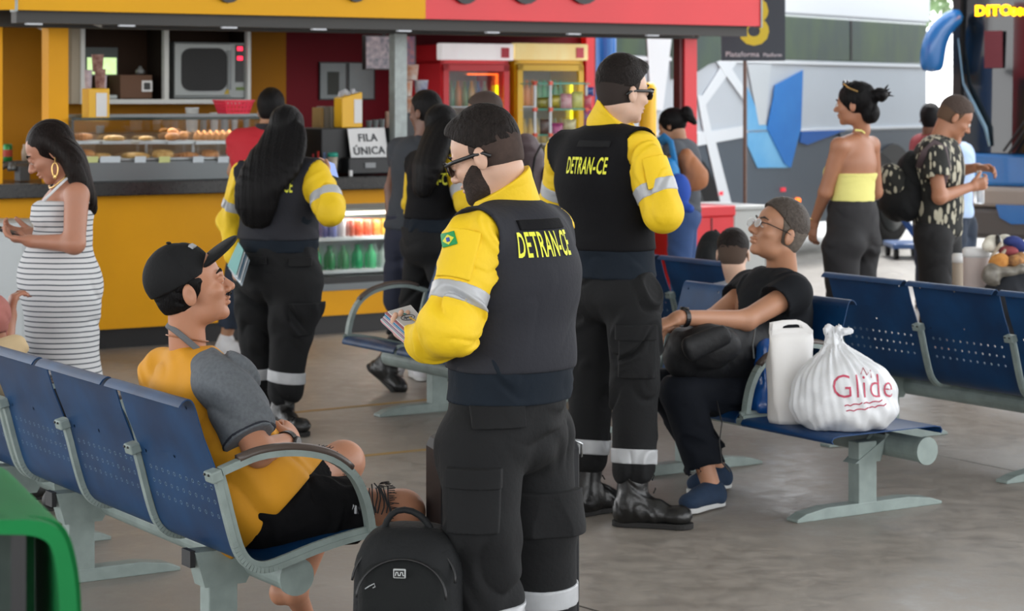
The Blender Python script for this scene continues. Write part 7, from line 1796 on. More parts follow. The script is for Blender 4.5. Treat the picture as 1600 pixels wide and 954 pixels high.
tv = [Vector(np.array(q.co)+wloc(kbm)) for q in kbm.data.vertices]; bvB = BVHTree.FromPolygons(tv, [list(p.vertices) for p in kbm.data.polygons])
def onbag(p): h_ = bvB.ray_cast(Vector(p+nB_*.3), Vector(-nB_), .8); return np.array(h_[0])+nB_*.003 if h_[0] is not None else p
g.tube([onbag(q) for q in fl_v], .0018, 5)
for (xa, ya, xb, yb_) in ((1322, 634, 1350, 630), (1352, 630, 1385, 626), (1324, 642, 1360, 638), (1362, 637, 1392, 632)):
    g.tube([onbag(lerp(P(xa, ya, 8.1), P(xb, yb_, 8.1), k/6)+ZZ*.003*math.sin(k*2.3)) for k in range(7)], .0022, 5)
g.build('red_marks', m_rink, kb)
cA = P(1236, 600, 8.42); cA[2] = zb
ka = thing('shopping_bag', cA, 'smaller white carrier bag with cut out handles behind the knotted bag', 'bag')
axA = nrm([.86, .3, 0]); dpA = np.array([-axA[1], axA[0], 0])
zA = P(1236, 506, 8.42)[2]-zb
rgA = [(0, .078, .05, -.0, 0), (.02, .088, .062, 0, 0), (zA*.3, .088, .06, -.003, 0), (zA*.6, .090, .045, -.004, 0), (zA*.82, .090, .025, -.003, 0), (zA*.94, .088, .012, 0, 0)]
loft('bag_skin', cA, axA, dpA, rgA, m_pap, ka, 44, 3.0, lambda t, z: .06*math.sin(3*t+z*28)+.045*math.sin(7*t-z*45))
def handle_flap(off, sgn):
    g = MB(); o_ = []; 
    top = zA; pts_o = [(-.088, zA*.93), (-.085, top*1.02), (-.03, top*1.04), (.03, top*1.04), (.06, top*1.0), (.088, zA*.93)]
    i_ = [(-.045, zA*.955), (-.04, top*.985), (-.02, top*1.0), (.02, top*1.0), (.04, top*.985), (.045, zA*.955)]
    for k in range(5):
        q = lambda p: cA+axA*p[0]+dpA*off+ZZ*p[1]
        g.prism([q(pts_o[k]), q(pts_o[k+1]), q(i_[k+1]), q(i_[k])], dpA*.002*sgn)
    g.prism([cA+axA*x+dpA*off+ZZ*z for x, z in ((-.088, zA*.9), (.088, zA*.9), (.088, zA*.935), (.045, zA*.957), (-.045, zA*.957), (-.088, zA*.935))], dpA*.002*sgn)
    g.build('handle', m_pap, ka)
handle_flap(-.012, -1); handle_flap(.012, 1)
cA2 = P(1258, 600, 8.36); cA2[2] = zb
g = Field(); g.cone(P(1252, 640, 8.40), P(1262, 560, 8.40), .05, .035, k=.02); g.cone(P(1262, 560, 8.40), P(1268, 520, 8.42), .03, .012, k=.02); g.cut(-ZZ, [0, 0, zb+.002])
# blue parcel between the armrest and the bags
bl_ = thing('blue_bag', P(1196, 600, 8.62)*[1, 1, 0]+ZZ*.36, 'glossy blue plastic bag standing beside the white carrier bag', 'bag')
m_blp = mat('blue_plastic', '#164f96', rough=.2, bump=.4, bscale=14, coat=.3)
f = Field(); q0 = P(1196, 640, 8.62); q0[2] = .40; f.ell(q0, (.055, .06, .045), k=.03); f.cone(q0, P(1197, 545, 8.66), .052, .04, k=.03); f.cut(-ZZ, [0, 0, .37])
fmesh('bag_skin', f, m_blp, bl_, .006, noise=folds(.004, 60, (1, 0, .5), 5))
# ---- luggage pile at the right edge
YL = 11.9
def bucket(x0, x1, yt, Y, m, lab, lid):
    p = P((x0+x1)/2, yt, Y); r = (x1-x0)/2/F*Y; t = thing('white_tub', (p[0], Y, 0), lab, 'tub'); g = MB(); g.lathe((p[0], Y, 0), [(r*.92, 0), (r*.95, .02), (r, p[2]-.03), (r, p[2])], 26); g.build('tub_body', m, t, smooth=True, sub=0)
    g = MB(); g.lathe((p[0], Y, p[2]-.015), [(r*1.04, -.02), (r*1.06, .0), (r*1.04, .022), (r*.9, .03)], 26); g.build('lid', lid, t, smooth=True)
m_tub = mat('pinkish_tub', '#c5b6b0', rough=.5); m_tl = mat('white_lid', '#e8e8e8', rough=.4)
bucket(1505, 1546, 391, YL, m_tub, 'tall pale tub with bright white lid right of the man in the floral shirt', m_tl)
bucket(1488, 1508, 400, YL+.35, mat('beige_tub', '#b9ab9a', rough=.6), 'lower beige tub with rounded white lid behind the tall pale tub', m_tl)
def softthing(nm, cells, m, lab, cat, seed, amp=.006, h=.009):
    f = Field(); 
    for c, r in cells: f.ell(P(*c), np.array(r), k=.02)
    v, ff = f.mesh(h, (), h, folds(amp, 45, (1, .3, .5), seed)); o = meshobj(nm, v, ff, m, None, smooth=True); return props(o, lab, cat)
softthing('duffel_bag', [((1580, 470, 11.7), (.14, .16, .2)), ((1605, 455, 11.7), (.12, .15, .18)), ((1560, 480, 11.75), (.10, .14, .15))], mat('black_duffel', '#1c2028', rough=.7, bump=.3), 'black duffel bag carrying the heap of soft things at the right edge', 'bag', 1)
softthing('plush_hat', [((1552, 381, 11.8), (.055, .05, .05)), ((1544, 384, 11.75), (.035, .03, .035))], mat('cream_fabric', '#d5d0c2', rough=.9), 'cream rounded hat on top of the heap, nearest the pale tub', 'hat', 2, .002)
softthing('plush_hat', [((1570, 377, 11.85), (.05, .05, .04))], mat('cream_fabric2', '#cdc9bb', rough=.9), 'cream rounded hat at the back of the heap top', 'hat', 3, .002)
softthing('black_band', [((1559, 377, 11.76), (.014, .04, .042))], m_blk, 'black band between the two cream hats', 'strap', 4, .0)
softthing('navy_cloth', [((1583, 376, 11.8), (.05, .05, .025)), ((1594, 384, 11.8), (.04, .04, .03))], mat('navy_cloth', '#2f3c78', rough=.9), 'crumpled navy cloth on top of the heap', 'cloth', 5)
softthing('red_cloth', [((1577, 393, 11.75), (.05, .05, .03))], mat('wine_cloth', '#8a3f44', rough=.9), 'wine red cloth in the middle of the heap', 'cloth', 6)
softthing('orange_cloth', [((1563, 408, 11.65), (.05, .05, .045)), ((1556, 415, 11.65), (.035, .04, .03))], mat('orange_cloth', '#c98f4a', rough=.9, color2='#b8793a', vscale=30), 'pale orange cloth bulging from the front of the heap', 'cloth', 7)
softthing('printed_cloth', [((1586, 408, 11.65), (.05, .05, .035)), ((1595, 402, 11.68), (.03, .04, .03))], mat('tan_print', '#b5824a', rough=.9, color2='#6a4a34', vscale=40), 'brown patterned cloth at the right of the heap', 'cloth', 8)
softthing('plastic_wrap', [((1572, 424, 11.62), (.08, .05, .03)), ((1550, 428, 11.62), (.05, .05, .06)), ((1596, 420, 11.62), (.04, .05, .03))], mat('grey_film', '#8f8a80', rough=.3, color2='#5f5a52', vscale=25), 'crumpled greyish plastic wrap below the cloths', 'plastic wrap', 9, .010)
g = MB(); g.tube([P(1566, 376, 11.7), P(1556, 392, 11.66), P(1546, 404, 11.66), P(1552, 410, 11.62), P(1564, 400, 11.66), P(1572, 388, 11.7)], .012, 8, flat=.6); props(g.build('scarf', mat('taupe_scarf', '#a39684', rough=.9), smooth=True, sub=1), 'taupe looped scarf hanging over the heap', 'scarf')
# black bag behind the seated person
bgk = thing('backpack', P(1112, 400, 11.6)*[1, 1, 0]+ZZ*.4, 'dark rounded backpack left of the short haired seated person', 'backpack')
f = Field(); f.ell(P(1113, 398, 11.5), (.085, .08, .13), k=.02); f.ell(P(1104, 410, 11.45), (.06, .07, .10), k=.03); f.cone(P(1110, 440, 11.5), P(1112, 470, 11.5), .08, .07, k=.03); fmesh('main_bag', f, m_pack, bgk, .009, noise=folds(.005, 50, (0, 0, 1), 7))
g = MB(); g.tube([P(1112, 364, 11.5), P(1118, 360, 11.5), P(1124, 366, 11.5)], .008, 6); g.build('carry_handle', m_pack, bgk)

# ================================================================ people further back
# customer in the red polo
S7 = skin('olive', '#a87c60')
r1 = Person('person', 'customer in red shirt and jeans leaning at the pastry case, seen from behind', dict(
    head=(424, 173, 13.4), neck=(418, 200, 13.4), shL=(376, 222, 13.45), shR=(438, 222, 13.35), chest=(406, 250, 13.4), waist=(398, 320, 13.4), pelvis=(394, 355, 13.4),
    elL=(366, 268, 13.5), wrL=(385, 275, 13.75), elR=(446, 270, 13.4), wrR=(430, 272, 13.7), hipL=(382, 372, 13.45), hipR=(405, 372, 13.35), knL=(368, 450, 13.45), knR=(410, 450, 13.35), anL=(352, 528, 13.5), anR=(405, 528, 13.3), toL=(366, 545, 13.45), toR=(420, 545, 13.3)),
    (.1, .99), (.1, .98, -.15), S7, ground=np.array([P(390, 550, 13.4)[0], 13.4, 0]))
fixfeet(r1, .09, .04); r1.body(h=.014, fineh=False)
m_redp = mat('red_polo', '#b51d2c', rough=.8, bump=.1); simple_top(r1, m_redp, .03, hem=r1.J['pelvis'][2], slv=((.078, .07), (.05, .04)), slv_len=.8, h=.011, seed=71)
m_jean = mat('dark_jeans', '#1c2634', rough=.85, color2='#263244', vscale=10); trousers(r1, m_jean, r1.J['pelvis'][2]+.08, h=.012, seed=72)
m_snk = mat('white_sneaker', '#c9c9cc', rough=.6); r1.boots(m=m_snk, high=.03, nm='sneaker', sole=m_wsole, w=.045, sh=(.045, .045))
short_hair(r1, .02, .008, m_hair_blk, nape=-.07, sm=m_hair_blk)
f = Field(); f.cone(r1.J['neck'], r1.H(0, -.03, -.075), .075, .068); f.cone(r1.J['neck']-ZZ*.05, r1.J['neck']+ZZ*.1, .062, .058, k=.002, op='-'); f.cut(ZZ, r1.J['neck']+ZZ*.03); r1.part('collar', f, mat('dark_collar', '#1c1e24', rough=.8), .006)
# man in grey tee and navy shorts
S8 = skin('deep_brown', '#6f4c3c')
t1 = Person('person', 'man in dark grey t-shirt and navy shorts standing in the queue by the grey post', dict(
    head=(665, 176, 12.5), neck=(663, 212, 12.5), shL=(626, 236, 12.6), shR=(684, 236, 12.4), chest=(656, 265, 12.5), waist=(648, 325, 12.5), pelvis=(642, 358, 12.5),
    elL=(612, 295, 12.7), wrL=(610, 348, 12.65), elR=(696, 300, 12.3), wrR=(698, 340, 12.3), hipL=(630, 380, 12.55), hipR=(658, 380, 12.45), knL=(623, 468, 12.58), knR=(658, 468, 12.4), anL=(618, 566, 12.6), anR=(658, 566, 12.4), toL=(608, 580, 12.72), toR=(650, 580, 12.55)),
    (-.3, .95), (-.72, .68, -.05), S8, B=dict(leg=(.08, .058), shin=(.055, .036)), ground=np.array([P(638, 590, 12.5)[0], 12.5, 0]))
fixfeet(t1, .085, .035); t1.fine = [(P(600, 360, 12.6), .12)]
t1.body(h=.012, fineh=False, hf=.006, hands=[((t1.J['wrL'], nrm([.05, -.1, -1]), nrm([1, .3, 0]), nrm([-.2, .9, 0])), dict(curl=(.4, .6, .4)))])
simple_top(t1, mat('dark_grey_tee', '#2f343b', rough=.85, var=.1), .025, hem=t1.J['pelvis'][2]-.0, slv=((.068, .062), (.05, .04)), slv_len=.62, h=.01, seed=73)
trousers(t1, mat('navy_shorts', '#161c30', rough=.85), t1.J['pelvis'][2]+.08, r=((.105, .092), (.08, .08)), hem=1, h=.011, seed=74, nm='shorts')
short_hair(t1, .010, .003, m_hair_blk, nape=-.05, sm=m_hair_blk); t1.boots(m=m_snk, high=0, nm='sneaker', sole=m_wsole, w=.045)
# person with brown backpack behind the bearded officer
w1 = Person('person', 'man carrying a brown backpack, mostly hidden behind the bearded officer', dict(
    head=(757, 178, 12.35), neck=(772, 216, 12.4), shL=(770, 240, 12.25), shR=(790, 238, 12.6), chest=(784, 265, 12.4), waist=(782, 325, 12.4), pelvis=(778, 360, 12.4),
    elL=(760, 295, 12.15), wrL=(735, 320, 12.2), elR=(780, 295, 12.7), wrR=(750, 320, 12.7), hipL=(774, 385, 12.3), hipR=(778, 385, 12.5), knL=(750, 470, 12.3), knR=(790, 470, 12.5), anL=(712, 568, 12.3), anR=(800, 560, 12.5), toL=(688, 588, 12.3), toR=(775, 585, 12.5)),
    (-1, .1), (-.95, .2, -.2), S7, ground=np.array([P(770, 594, 12.4)[0], 12.4, 0]))
fixfeet(w1, .08, .03); w1.body(h=.014, fineh=False)
simple_top(w1, mat('taupe_tee', '#4a4548', rough=.85), .025, hem=w1.J['pelvis'][2]-.05, slv=((.075, .068), (.05, .04)), slv_len=.7, h=.012, seed=75); trousers(w1, mat('blue_jeans', '#4f6a8a', rough=.85, var=.1), w1.J['pelvis'][2]+.05, h=.012, seed=76)
short_hair(w1, .006, .004, mat('hair_brown', '#3a2c26', rough=.7), nape=-.05, sm=m_crop1); w1.boots(m=mat('tan_sandal', '#a58a72', rough=.7), high=0, nm='sandal', w=.04)
bp_ = thing('backpack', P(838, 300, 12.4), 'brown backpack worn by the half hidden man between the two officers', 'backpack'); m_brp = mat('brown_nylon', '#4f4145', rough=.6, var=.12, bump=.3, bscale=30)
f = Field(); f.cone(P(828, 248, 12.45), P(832, 315, 12.45), .11, .14, side=(0, 1, 0), flat=.8, k=.04); f.ell(P(822, 225, 12.45), (.07, .12, .06), k=.04); fmesh('main_bag', f, m_brp, bp_, .009, noise=folds(.006, 40, (0, 0, 1), 6))
f = Field(); f.ell(P(858, 290, 12.4), (.05, .1, .12), k=.03); fmesh('front_pocket', f, m_brp, bp_, .009, noise=folds(.005, 50, (0, 0, 1), 5))
g = MB(); g.tube([P(846, 225, 12.32), P(836, 245, 12.3), P(832, 270, 12.3), P(836, 300, 12.3)], .012, 6, flat=.4); g.build('strap', m_blk, bp_)
# woman with blue backpack by the red post
w2 = Person('person', 'woman with dark ponytail and grey t-shirt beside the kiosk\'s red post', dict(
    head=(1050, 196, 15.3), neck=(1061, 222, 15.3), shL=(1052, 236, 15.15), shR=(1074, 236, 15.45), chest=(1064, 252, 15.3), waist=(1066, 300, 15.3), pelvis=(1066, 325, 15.3),
    elL=(1050, 272, 15.1), wrL=(1042, 300, 15.15), elR=(1070, 272, 15.5), wrR=(1056, 295, 15.5), hipL=(1064, 345, 15.2), hipR=(1068, 345, 15.4), knL=(1062, 415, 15.2), knR=(1070, 415, 15.4), anL=(1064, 488, 15.2), anR=(1072, 486, 15.4), toL=(1050, 500, 15.2), toR=(1058, 498, 15.4)),
    (-.95, .3), (-.8, .5, -.3), S7, B=dict(cw=.14, hw=.14, ww=.12), ground=np.array([P(1066, 510, 15.3)[0], 15.3, 0]))
fixfeet(w2, .08, .03); w2.body(h=.014, fineh=False)
simple_top(w2, mat('grey_tee', '#4a4e55', rough=.85), .025, hem=w2.J['pelvis'][2]-.03, slv=((.07, .062), (.05, .04)), slv_len=.7, h=.012, seed=77); trousers(w2, mat('mid_jeans', '#2f4a78', rough=.85, var=.1), w2.J['pelvis'][2]+.05, h=.013, seed=78)
f = Field(); ax_ = [w2.hr, w2.hf, w2.hu]; f.ell(w2.H(0, -.018, .03), (.088, .104, .094), ax_, k=.01); f.ell(w2.H(0, .09, -.04), (.075, .08, .085), ax_, k=.01, op='-'); f.ell(w2.H(0, -.135, .05), (.045, .045, .05), k=.02); f.cone(w2.H(0, -.14, .04), w2.H(0, -.175, -.03), .04, .02, k=.02)
w2.part('hair', f, m_hair_blk, .006, folds(.003, 90, (0, 0, 1), 3)); w2.boots(m=m_snk, high=0, nm='sneaker', sole=m_wsole, w=.04)
bb = thing('backpack', P(1050, 290, 15.0), 'bright blue backpack with hanging blue cap on the ponytailed woman', 'backpack'); m_bb2 = mat('sky_blue_nylon', '#1f7fc0', rough=.6, bump=.2)
g = MB(); g.tube([P(1032, 222, 15.1), P(1040, 214, 15.05), P(1048, 222, 15.0), P(1054, 250, 15.0), P(1056, 285, 15.0)], .035, 8, flat=.45, side=(0, 1, 0)); g.build('strap', m_bb2, bb, smooth=True)
f = Field(); f.cone(P(1044, 262, 15.0), P(1048, 305, 15.0), .07, .085, k=.03); fmesh('main_bag', f, m_bb2, bb, .01, noise=folds(.004, 50, (0, 0, 1), 3))
f = Field(); f.ell(P(1060, 298, 14.85), (.085, .08, .12), k=.02); f.cone(P(1056, 318, 14.85), P(1078, 326, 14.8), .05, .03, k=.02); fmesh('hanging_cap', f, mat('royal_blue', '#1f4aa8', rough=.8), bb, .01)
hb = thing('handbag', P(1084, 300, 15.1), 'tan shoulder bag at the hip of the ponytailed woman', 'bag'); f = Field(); f.cone(P(1072, 246, 15.1), P(1088, 275, 15.1), .06, .085, k=.03); f.ell(P(1082, 285, 15.1), (.09, .07, .06), k=.03); fmesh('bag_body', f, mat('tan_leather', '#a56a44', rough=.6, bump=.2), hb, .01, noise=folds(.005, 40, (1, 0, .4), 3))
# seated person behind, only head and shoulders above the bench
p1 = Person('person', 'short haired person seated with back turned on the bench behind the man in glasses', dict(
    head=(1146, 396, 10.95), neck=(1152, 438, 10.95), shL=(1132, 462, 11.1), shR=(1186, 458, 10.85), chest=(1158, 490, 10.95), waist=(1158, 535, 10.95), pelvis=(1158, 556, 11.0),
    elL=(1140, 515, 11.3), wrL=(1165, 520, 11.5), elR=(1205, 510, 11.0), wrR=(1205, 520, 11.25), hipL=(1156, 556, 11.1), hipR=(1176, 556, 10.95), knL=(1250, 540, 11.4), knR=(1265, 545, 11.2), anL=(1258, 618, 11.4), anR=(1272, 625, 11.2), toL=(1285, 620, 11.5), toR=(1300, 628, 11.3)),
    (.84, .54), (.25, .95, -.15), S2, ground=np.array([P(1180, 635, 11.1)[0], 11.1, 0]))
fixfeet(p1, .085, .035); p1.body(h=.011, fineh=False)
simple_top(p1, mat('pale_grey_tee', '#a9adb5', rough=.85), .025, hem=p1.J['pelvis'][2]-.05, slv_len=.7, slv=((.075, .068), (.05, .04)), h=.012, seed=79); trousers(p1, m_nav, p1.J['pelvis'][2]+.05, h=.013, seed=80); short_hair(p1, .008, .003, m_hair_dk, nape=-.06, sm=mat('fade_brown', '#4a3a30', rough=.9)); p1.boots(m=m_snk, high=0, nm='sneaker', sole=m_wsole, w=.042)
# woman in the yellow top
S9 = skin('golden_brown', '#a87458')
v1 = Person('person', 'woman in pale yellow halter top and black trousers with hair pinned up, back turned', dict(
    head=(1335, 163, 12.2), neck=(1347, 203, 12.22), shL=(1311, 228, 12.1), shR=(1362, 226, 12.36), chest=(1336, 255, 12.22), waist=(1332, 312, 12.2), pelvis=(1332, 352, 12.2),
    elL=(1290, 300, 12.15), wrL=(1273, 345, 12.3), elR=(1368, 300, 12.45), wrR=(1300, 335, 12.55), hipL=(1314, 385, 12.12), hipR=(1344, 385, 12.3), knL=(1318, 480, 12.1), knR=(1342, 480, 12.3), anL=(1322, 588, 12.15), anR=(1342, 584, 12.32), toL=(1306, 600, 12.25), toR=(1328, 596, 12.45)),
    (-.52, .85), (-.86, .42, -.02), S9, B=dict(hw=.15, hd=.125, ww=.118, wd=.095, cw=.138, cd=.10, sr=.045, arm=(.044, .04, .028), fore=(.038, .026), nk=.045), ground=np.array([P(1330, 602, 12.2)[0], 12.2, 0]))
fixfeet(v1, .085, .03); v1.fine = [(P(1268, 370, 12.3), .12)]
v1.body(h=.009, hf=.006, hands=[((v1.J['wrL'], nrm([-.15, .1, -.98]), nrm([.8, .5, 0]), nrm([-.5, .8, 0])), dict(curl=(.35, .55, .4), sc=.92))]); v1.eyes(sides=(-1,), lids=False)
f = v1.torso(.012, top=True); f.cut(ZZ, P(1330, 270, 12.2)); f.cut(-ZZ, P(1330, 322, 12.2)); f2_ = v1.torso(.012)
yt = v1.part('halter_top', f, mat('pale_yellow_knit', '#e3dc84', rough=.8, bump=.1), .008, folds(.002, 60, (0, 0, 1), 3))
f = Field(); f.ell(P(1304, 272, 12.3), (.062, .062, .07), k=.02); f.ell(P(1318, 276, 12.45), (.062, .062, .07), k=.02); f.cone(P(1306, 272, 12.32), P(1322, 274, 12.42), .065, .065, k=.03); v1.part('top_front', f, mat('pale_yellow_knit', '#e3dc84'), .008)
g = MB(); g.tube([P(1336, 203, 12.12), P(1346, 204, 12.12), P(1354, 210, 12.22), P(1350, 203, 12.34)], .006, 6); g.build('neck_strap', mat('pale_yellow_knit', '#e3dc84'), v1.root)
trousers(v1, mat('black_skirt_cloth', '#1d1c1f', rough=.75), v1.J['waist'][2]+.0, r=((.108, .085), (.08, .075)), hem=.1, d=.015, h=.01, seed=82, butt=.10)
f = Field(); ax_ = [v1.hr, v1.hf, v1.hu]; f.ell(v1.H(0, -.02, .035), (.088, .108, .098), ax_, k=.01); f.ell(v1.H(0, .085, -.04), (.078, .08, .085), ax_, k=.01, op='-'); f.ell(v1.H(0, -.09, -.05), (.055, .05, .06), k=.02); f.ell(v1.H(0, -.15, .05), (.045, .05, .04), k=.02)
for i in range(7): a = v1.H(random.uniform(-.03, .03), -.15, .05); f.cone(a, a+np.array([random.uniform(.0, .07), random.uniform(-.02, .02), random.uniform(-.03, .06)]), .014, .004, k=.01)
v1.part('hair', f, m_hair_blk, .006, folds(.003, 110, v1.hf, 3)); v1.boots(m=mat('black_sandal', '#161616'), high=0, nm='sandal', w=.038)
sg_ = thing('sunglasses', v1.H(0, .02, .12), 'gold trimmed sunglasses pushed up on the pinned up hair', 'sunglasses')
for i in (-1, 1):
    g = MB(); g.blob(v1.H(i*.035, .045, .118), (.026, .01, .02), ax=[v1.hr, v1.hf, v1.hu]); g.build('lens', m_lens, sg_, smooth=True); g = MB(); g.tube([v1.H(i*.06, .04, .115), v1.H(i*.09, .0, .09), v1.H(i*.092, -.05, .07)], .005, 6); g.build('temple_arm', m_gold, sg_)
g = MB(); c_ = v1.J['wrL']; g.tube([c_+np.array([.032*math.cos(k), .032*math.sin(k), .01]) for k in np.linspace(0, 2*math.pi, 16)], .005, 6); props(g.build('bracelet', m_gold, smooth=True), 'gold bracelet on the wrist of the woman in the yellow top', 'bracelet')
# man in the floral shirt
m_flor = bpy.data.materials.new('leaf_print'); m_flor.use_nodes = True; nt = m_flor.node_tree; b = nt.nodes['Principled BSDF']; b.inputs['Roughness'].default_value = .85
tc = nt.nodes.new('ShaderNodeTexCoord'); vo = nt.nodes.new('ShaderNodeTexVoronoi'); vo.inputs['Scale'].default_value = 30; nz_ = nt.nodes.new('ShaderNodeTexNoise'); nz_.inputs['Scale'].default_value = 9
mpg = nt.nodes.new('ShaderNodeMapping'); mpg.inputs['Scale'].default_value = (1.3, 1, .4); mpg.inputs['Rotation'].default_value = (.5, .3, .6)
nt.links.new(tc.outputs['Object'], mpg.inputs[0]); nt.links.new(mpg.outputs[0], vo.inputs['Vector']); nt.links.new(tc.outputs['Object'], nz_.inputs['Vector'])
ad = nt.nodes.new('ShaderNodeMath'); ad.operation = 'ADD'; nt.links.new(vo.outputs['Distance'], ad.inputs[0]); nt.links.new(nz_.outputs['Fac'], ad.inputs[1])
cr = nt.nodes.new('ShaderNodeValToRGB'); cr.color_ramp.interpolation = 'LINEAR'; cr.color_ramp.elements[0].position = .87; cr.color_ramp.elements[0].color = (*rgb('#b5b09c'), 1); cr.color_ramp.elements[1].position = .93; cr.color_ramp.elements[1].color = (*rgb('#20211f'), 1)
nt.links.new(ad.outputs[0], cr.inputs[0]); nt.links.new(cr.outputs[0], b.inputs['Base Color'])
fm = Person('person', 'man in leaf printed shirt with backpack opening a water bottle', dict(
    head=(1492, 184, 12.8), neck=(1470, 214, 12.8), shL=(1474, 236, 13.0), shR=(1460, 238, 12.62), chest=(1464, 265, 12.8), waist=(1466, 320, 12.8), pelvis=(1466, 352, 12.8),
    elL=(1492, 268, 13.05), wrL=(1524, 262, 12.95), elR=(1468, 308, 12.55), wrR=(1516, 292, 12.72), hipL=(1474, 372, 12.9), hipR=(1460, 372, 12.7), knL=(1480, 460, 12.9), knR=(1462, 462, 12.7), anL=(1474, 562, 12.9), anR=(1452, 566, 12.7), toL=(1500, 572, 12.88), toR=(1478, 577, 12.68)),
    (.95, .2), (.84, .05, -.5), S9, B=dict(cw=.16, cd=.12, hw=.14, ww=.14, wd=.115), ground=np.array([P(1466, 580, 12.8)[0], 12.8, 0]))
fixfeet(fm, .085, .035); fm.fine = [(P(1530, 280, 12.8), .14)]
fm.body(h=.009, hf=.006, hands=[((fm.J['wrR'], nrm([.9, .2, .2]), nrm([0, .9, .3]), nrm([-.2, -.3, .9])), dict(curl=(.6, .7, .5))), ((fm.J['wrL'], nrm([.9, -.4, -.0]), nrm([-.1, -.5, -.8]), nrm([.0, -.9, .3])), dict(curl=(.6, .7, .5)))])
fm.eyes(sides=(1,), lids=False)
simple_top(fm, m_flor, .03, hem=fm.J['pelvis'][2]-.06, slv=((.08, .075), (.05, .04)), slv_len=.85, h=.009, seed=83); trousers(fm, mat('black_trousers', '#19191b', rough=.85), fm.J['pelvis'][2]+.02, r=((.108, .088), (.082, .08)), h=.011, seed=84)
short_hair(fm, .012, .003, mat('hair_curly', '#453730', rough=.8, bump=.6, bscale=80), nape=-.05, sm=mat('cropped_hair_light', '#5c4636', rough=.9)); fm.boots(m=m_blk, high=0, nm='shoe', w=.043)
bpf = thing('backpack', P(1412, 340, 12.8), 'large black backpack on the back of the man in the leaf printed shirt', 'backpack')
f = Field(); f.cone(P(1428, 262, 12.8), P(1412, 312, 12.8), .12, .155, side=(0, 1, 0), flat=.82, k=.05); f.ell(P(1404, 318, 12.8), (.11, .12, .09), k=.04); fmesh('main_bag', f, m_pack, bpf, .009, noise=folds(.007, 40, (.6, 0, 1), 3))
f = Field(); f.ell(P(1398, 285, 12.78), (.085, .12, .12), ax=[nrm([1, 0, .5]), (0, 1, 0), nrm([-.5, 0, 1])], k=.03); fmesh('front_pocket', f, m_flor, bpf, .009, noise=folds(.005, 50, (0, 0, 1), 5))
g = MB(); g.tube([P(1436, 262, 12.6), P(1444, 238, 12.55), P(1460, 222, 12.55), P(1474, 232, 12.56), P(1480, 262, 12.56), P(1470, 296, 12.56)], .022, 8, flat=.35, side=(0, 1, 0)); g.build('strap', m_brp, bpf, smooth=True)
wb = thing('water_bottle', P(1531, 305, 12.78), 'clear plastic water bottle held by the man in the leaf printed shirt', 'bottle'); c_ = P(1530, 318, 12.78); m_wbt = mat('clear_bottle', '#e9eef2', rough=.1, trans=.6, alpha=.8)
g = MB(); g.lathe(c_, [(.028, 0), (.031, .01), (.031, .09), (.028, .1), (.031, .11), (.028, .14), (.012, .165), (.012, .175)], 18); g.build('bottle_body', m_wbt, wb, smooth=True); g = MB(); g.lathe(c_+ZZ*.175, [(.0145, 0), (.0145, .018)], 14); g.build('cap', m_paper, wb)
# two people beyond him
p2 = Person('person', 'person in light blue shirt beyond the man in the leaf printed shirt', dict(
    head=(1490, 195, 15.5), neck=(1489, 222, 15.5), shL=(1504, 240, 15.6), shR=(1472, 240, 15.4), chest=(1489, 262, 15.5), waist=(1489, 305, 15.5), pelvis=(1489, 330, 15.5),
    elL=(1512, 275, 15.6), wrL=(1508, 300, 15.45), elR=(1466, 275, 15.4), wrR=(1472, 305, 15.3), hipL=(1505, 350, 15.55), hipR=(1489, 350, 15.45), knL=(1506, 420, 15.55), knR=(1490, 420, 15.45), anL=(1506, 488, 15.55), anR=(1490, 488, 15.45), toL=(1506, 500, 15.4), toR=(1490, 500, 15.3)), (0, -1), (.2, -.95, -.1), S9, ground=np.array([P(1497, 505, 15.5)[0], 15.5, 0]))
fixfeet(p2, .085, .035); p2.body(h=.016, fineh=False); simple_top(p2, mat('light_blue_shirt', '#a9bfe0', rough=.85), .025, hem=p2.J['pelvis'][2]-.05, slv_len=.8, slv=((.075, .068), (.05, .04)), h=.013, seed=85); trousers(p2, m_jean, p2.J['pelvis'][2]+.03, h=.014, seed=86); short_hair(p2, .012, .005, m_hair_blk, sm=m_hair_blk, nape=-.05); p2.boots(m=m_blk, high=0, nm='shoe')
p3 = Person('person', 'dark haired person in red shirt far behind the leaf printed shirt', dict(
    head=(1454, 187, 16.5), neck=(1452, 212, 16.5), shL=(1438, 226, 16.6), shR=(1468, 226, 16.4), chest=(1452, 246, 16.5), waist=(1452, 288, 16.5), pelvis=(1452, 312, 16.5),
    elL=(1430, 258, 16.6), wrL=(1430, 288, 16.5), elR=(1474, 258, 16.4), wrR=(1474, 288, 16.3), hipL=(1445, 330, 16.55), hipR=(1460, 330, 16.45), knL=(1445, 396, 16.55), knR=(1460, 396, 16.45), anL=(1445, 462, 16.55), anR=(1460, 462, 16.45), toL=(1440, 476, 16.7), toR=(1455, 476, 16.6)), (0, 1), (.3, .9, 0), S8, B=dict(hw=.13, cw=.13, ww=.11), hs=.95, ground=np.array([P(1452, 484, 16.5)[0], 16.5, 0]))
fixfeet(p3, .085, .035); p3.body(h=.016, fineh=False); simple_top(p3, mat('brick_red_shirt', '#8a2c34', rough=.85), .025, hem=p3.J['pelvis'][2]-.03, slv_len=.8, slv=((.07, .064), (.05, .04)), h=.013, seed=87); trousers(p3, m_jean, p3.J['pelvis'][2]+.03, h=.014, seed=88); short_hair(p3, .014, .006, m_hair_blk, sm=m_hair_blk, nape=-.06); p3.boots(m=m_blk, high=0, nm='shoe')
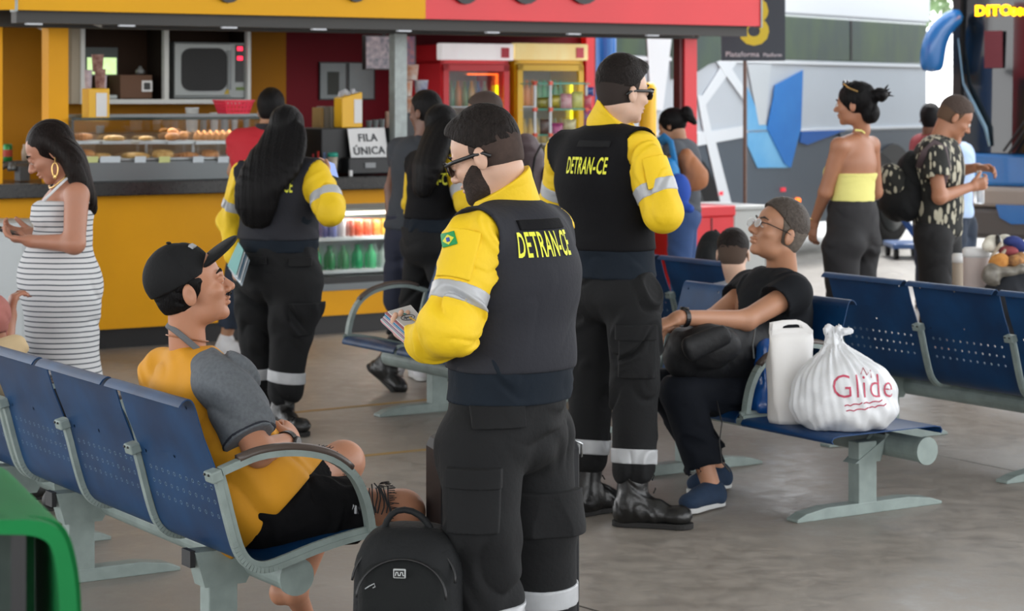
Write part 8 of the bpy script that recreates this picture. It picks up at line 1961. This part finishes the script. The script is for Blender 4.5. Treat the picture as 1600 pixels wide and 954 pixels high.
# handbag owner at the far left edge
e1_ = Person('person', 'mostly cropped person at the left edge with a beige bag on the lap', dict(
    head=(-60, 420, 7.9), neck=(-58, 470, 7.9), shL=(-92, 500, 8.0), shR=(-20, 505, 7.75), chest=(-55, 540, 7.9), waist=(-50, 610, 7.88), pelvis=(-40, 655, 7.86),
    elR=(0, 600, 7.85), wrR=(12, 515, 7.95), elL=(-70, 600, 8.1), wrL=(-20, 580, 8.2), hipR=(-20, 665, 7.78), hipL=(-30, 655, 8.0), knR=(100, 650, 8.1), knL=(80, 640, 8.3), anR=(92, 760, 8.1), anL=(50, 770, 8.3), toR=(120, 775, 8.15), toL=(80, 785, 8.35)),
    (.84, .54), (.84, .54, 0), S6, B=dict(hw=.14, cw=.14), ground=np.array([P(40, 800, 8.1)[0], 8.1, 0]))
fixfeet(e1_, .08, .03); e1_.body(h=.012, fineh=False, hands=[((e1_.J['wrR'], nrm([.1, .1, .6]), nrm([.8, .4, -.4]), nrm([-.3, .8, 0])), dict(curl=(.8, .9, .5)))])
simple_top(e1_, mat('rose_tee', '#a86a62', rough=.85), .022, hem=e1_.J['pelvis'][2], slv_len=.5, h=.011, seed=89); trousers(e1_, m_nav, e1_.J['pelvis'][2]+.05, h=.012, seed=90); short_hair(e1_, .02, .01, m_hair_blk, sm=m_hair_blk); e1_.boots(m=mat('black_sandal', '#161616'), high=0, nm='sandal', w=.036)
hb2 = thing('handbag', P(10, 590, 7.95), 'beige crumpled handbag with thin black straps at the left edge', 'bag')
f = Field(); f.cone(P(-20, 560, 7.95), P(20, 545, 8.0), .06, .05, k=.03); f.ell(P(4, 590, 7.95), (.09, .07, .09), k=.03); fmesh('bag_body', f, mat('beige_cloth', '#cdb48c', rough=.8, bump=.3, bscale=20), hb2, .008, noise=folds(.007, 50, (1, 0, .6), 3))
g = MB(); g.tube([P(2, 560, 7.86), P(18, 566, 7.86), P(34, 580, 7.88), P(52, 600, 7.95)], .006, 6); g.build('strap', m_blk, hb2)

e1_.root.location += Vector(VX*.13+UX*.35)
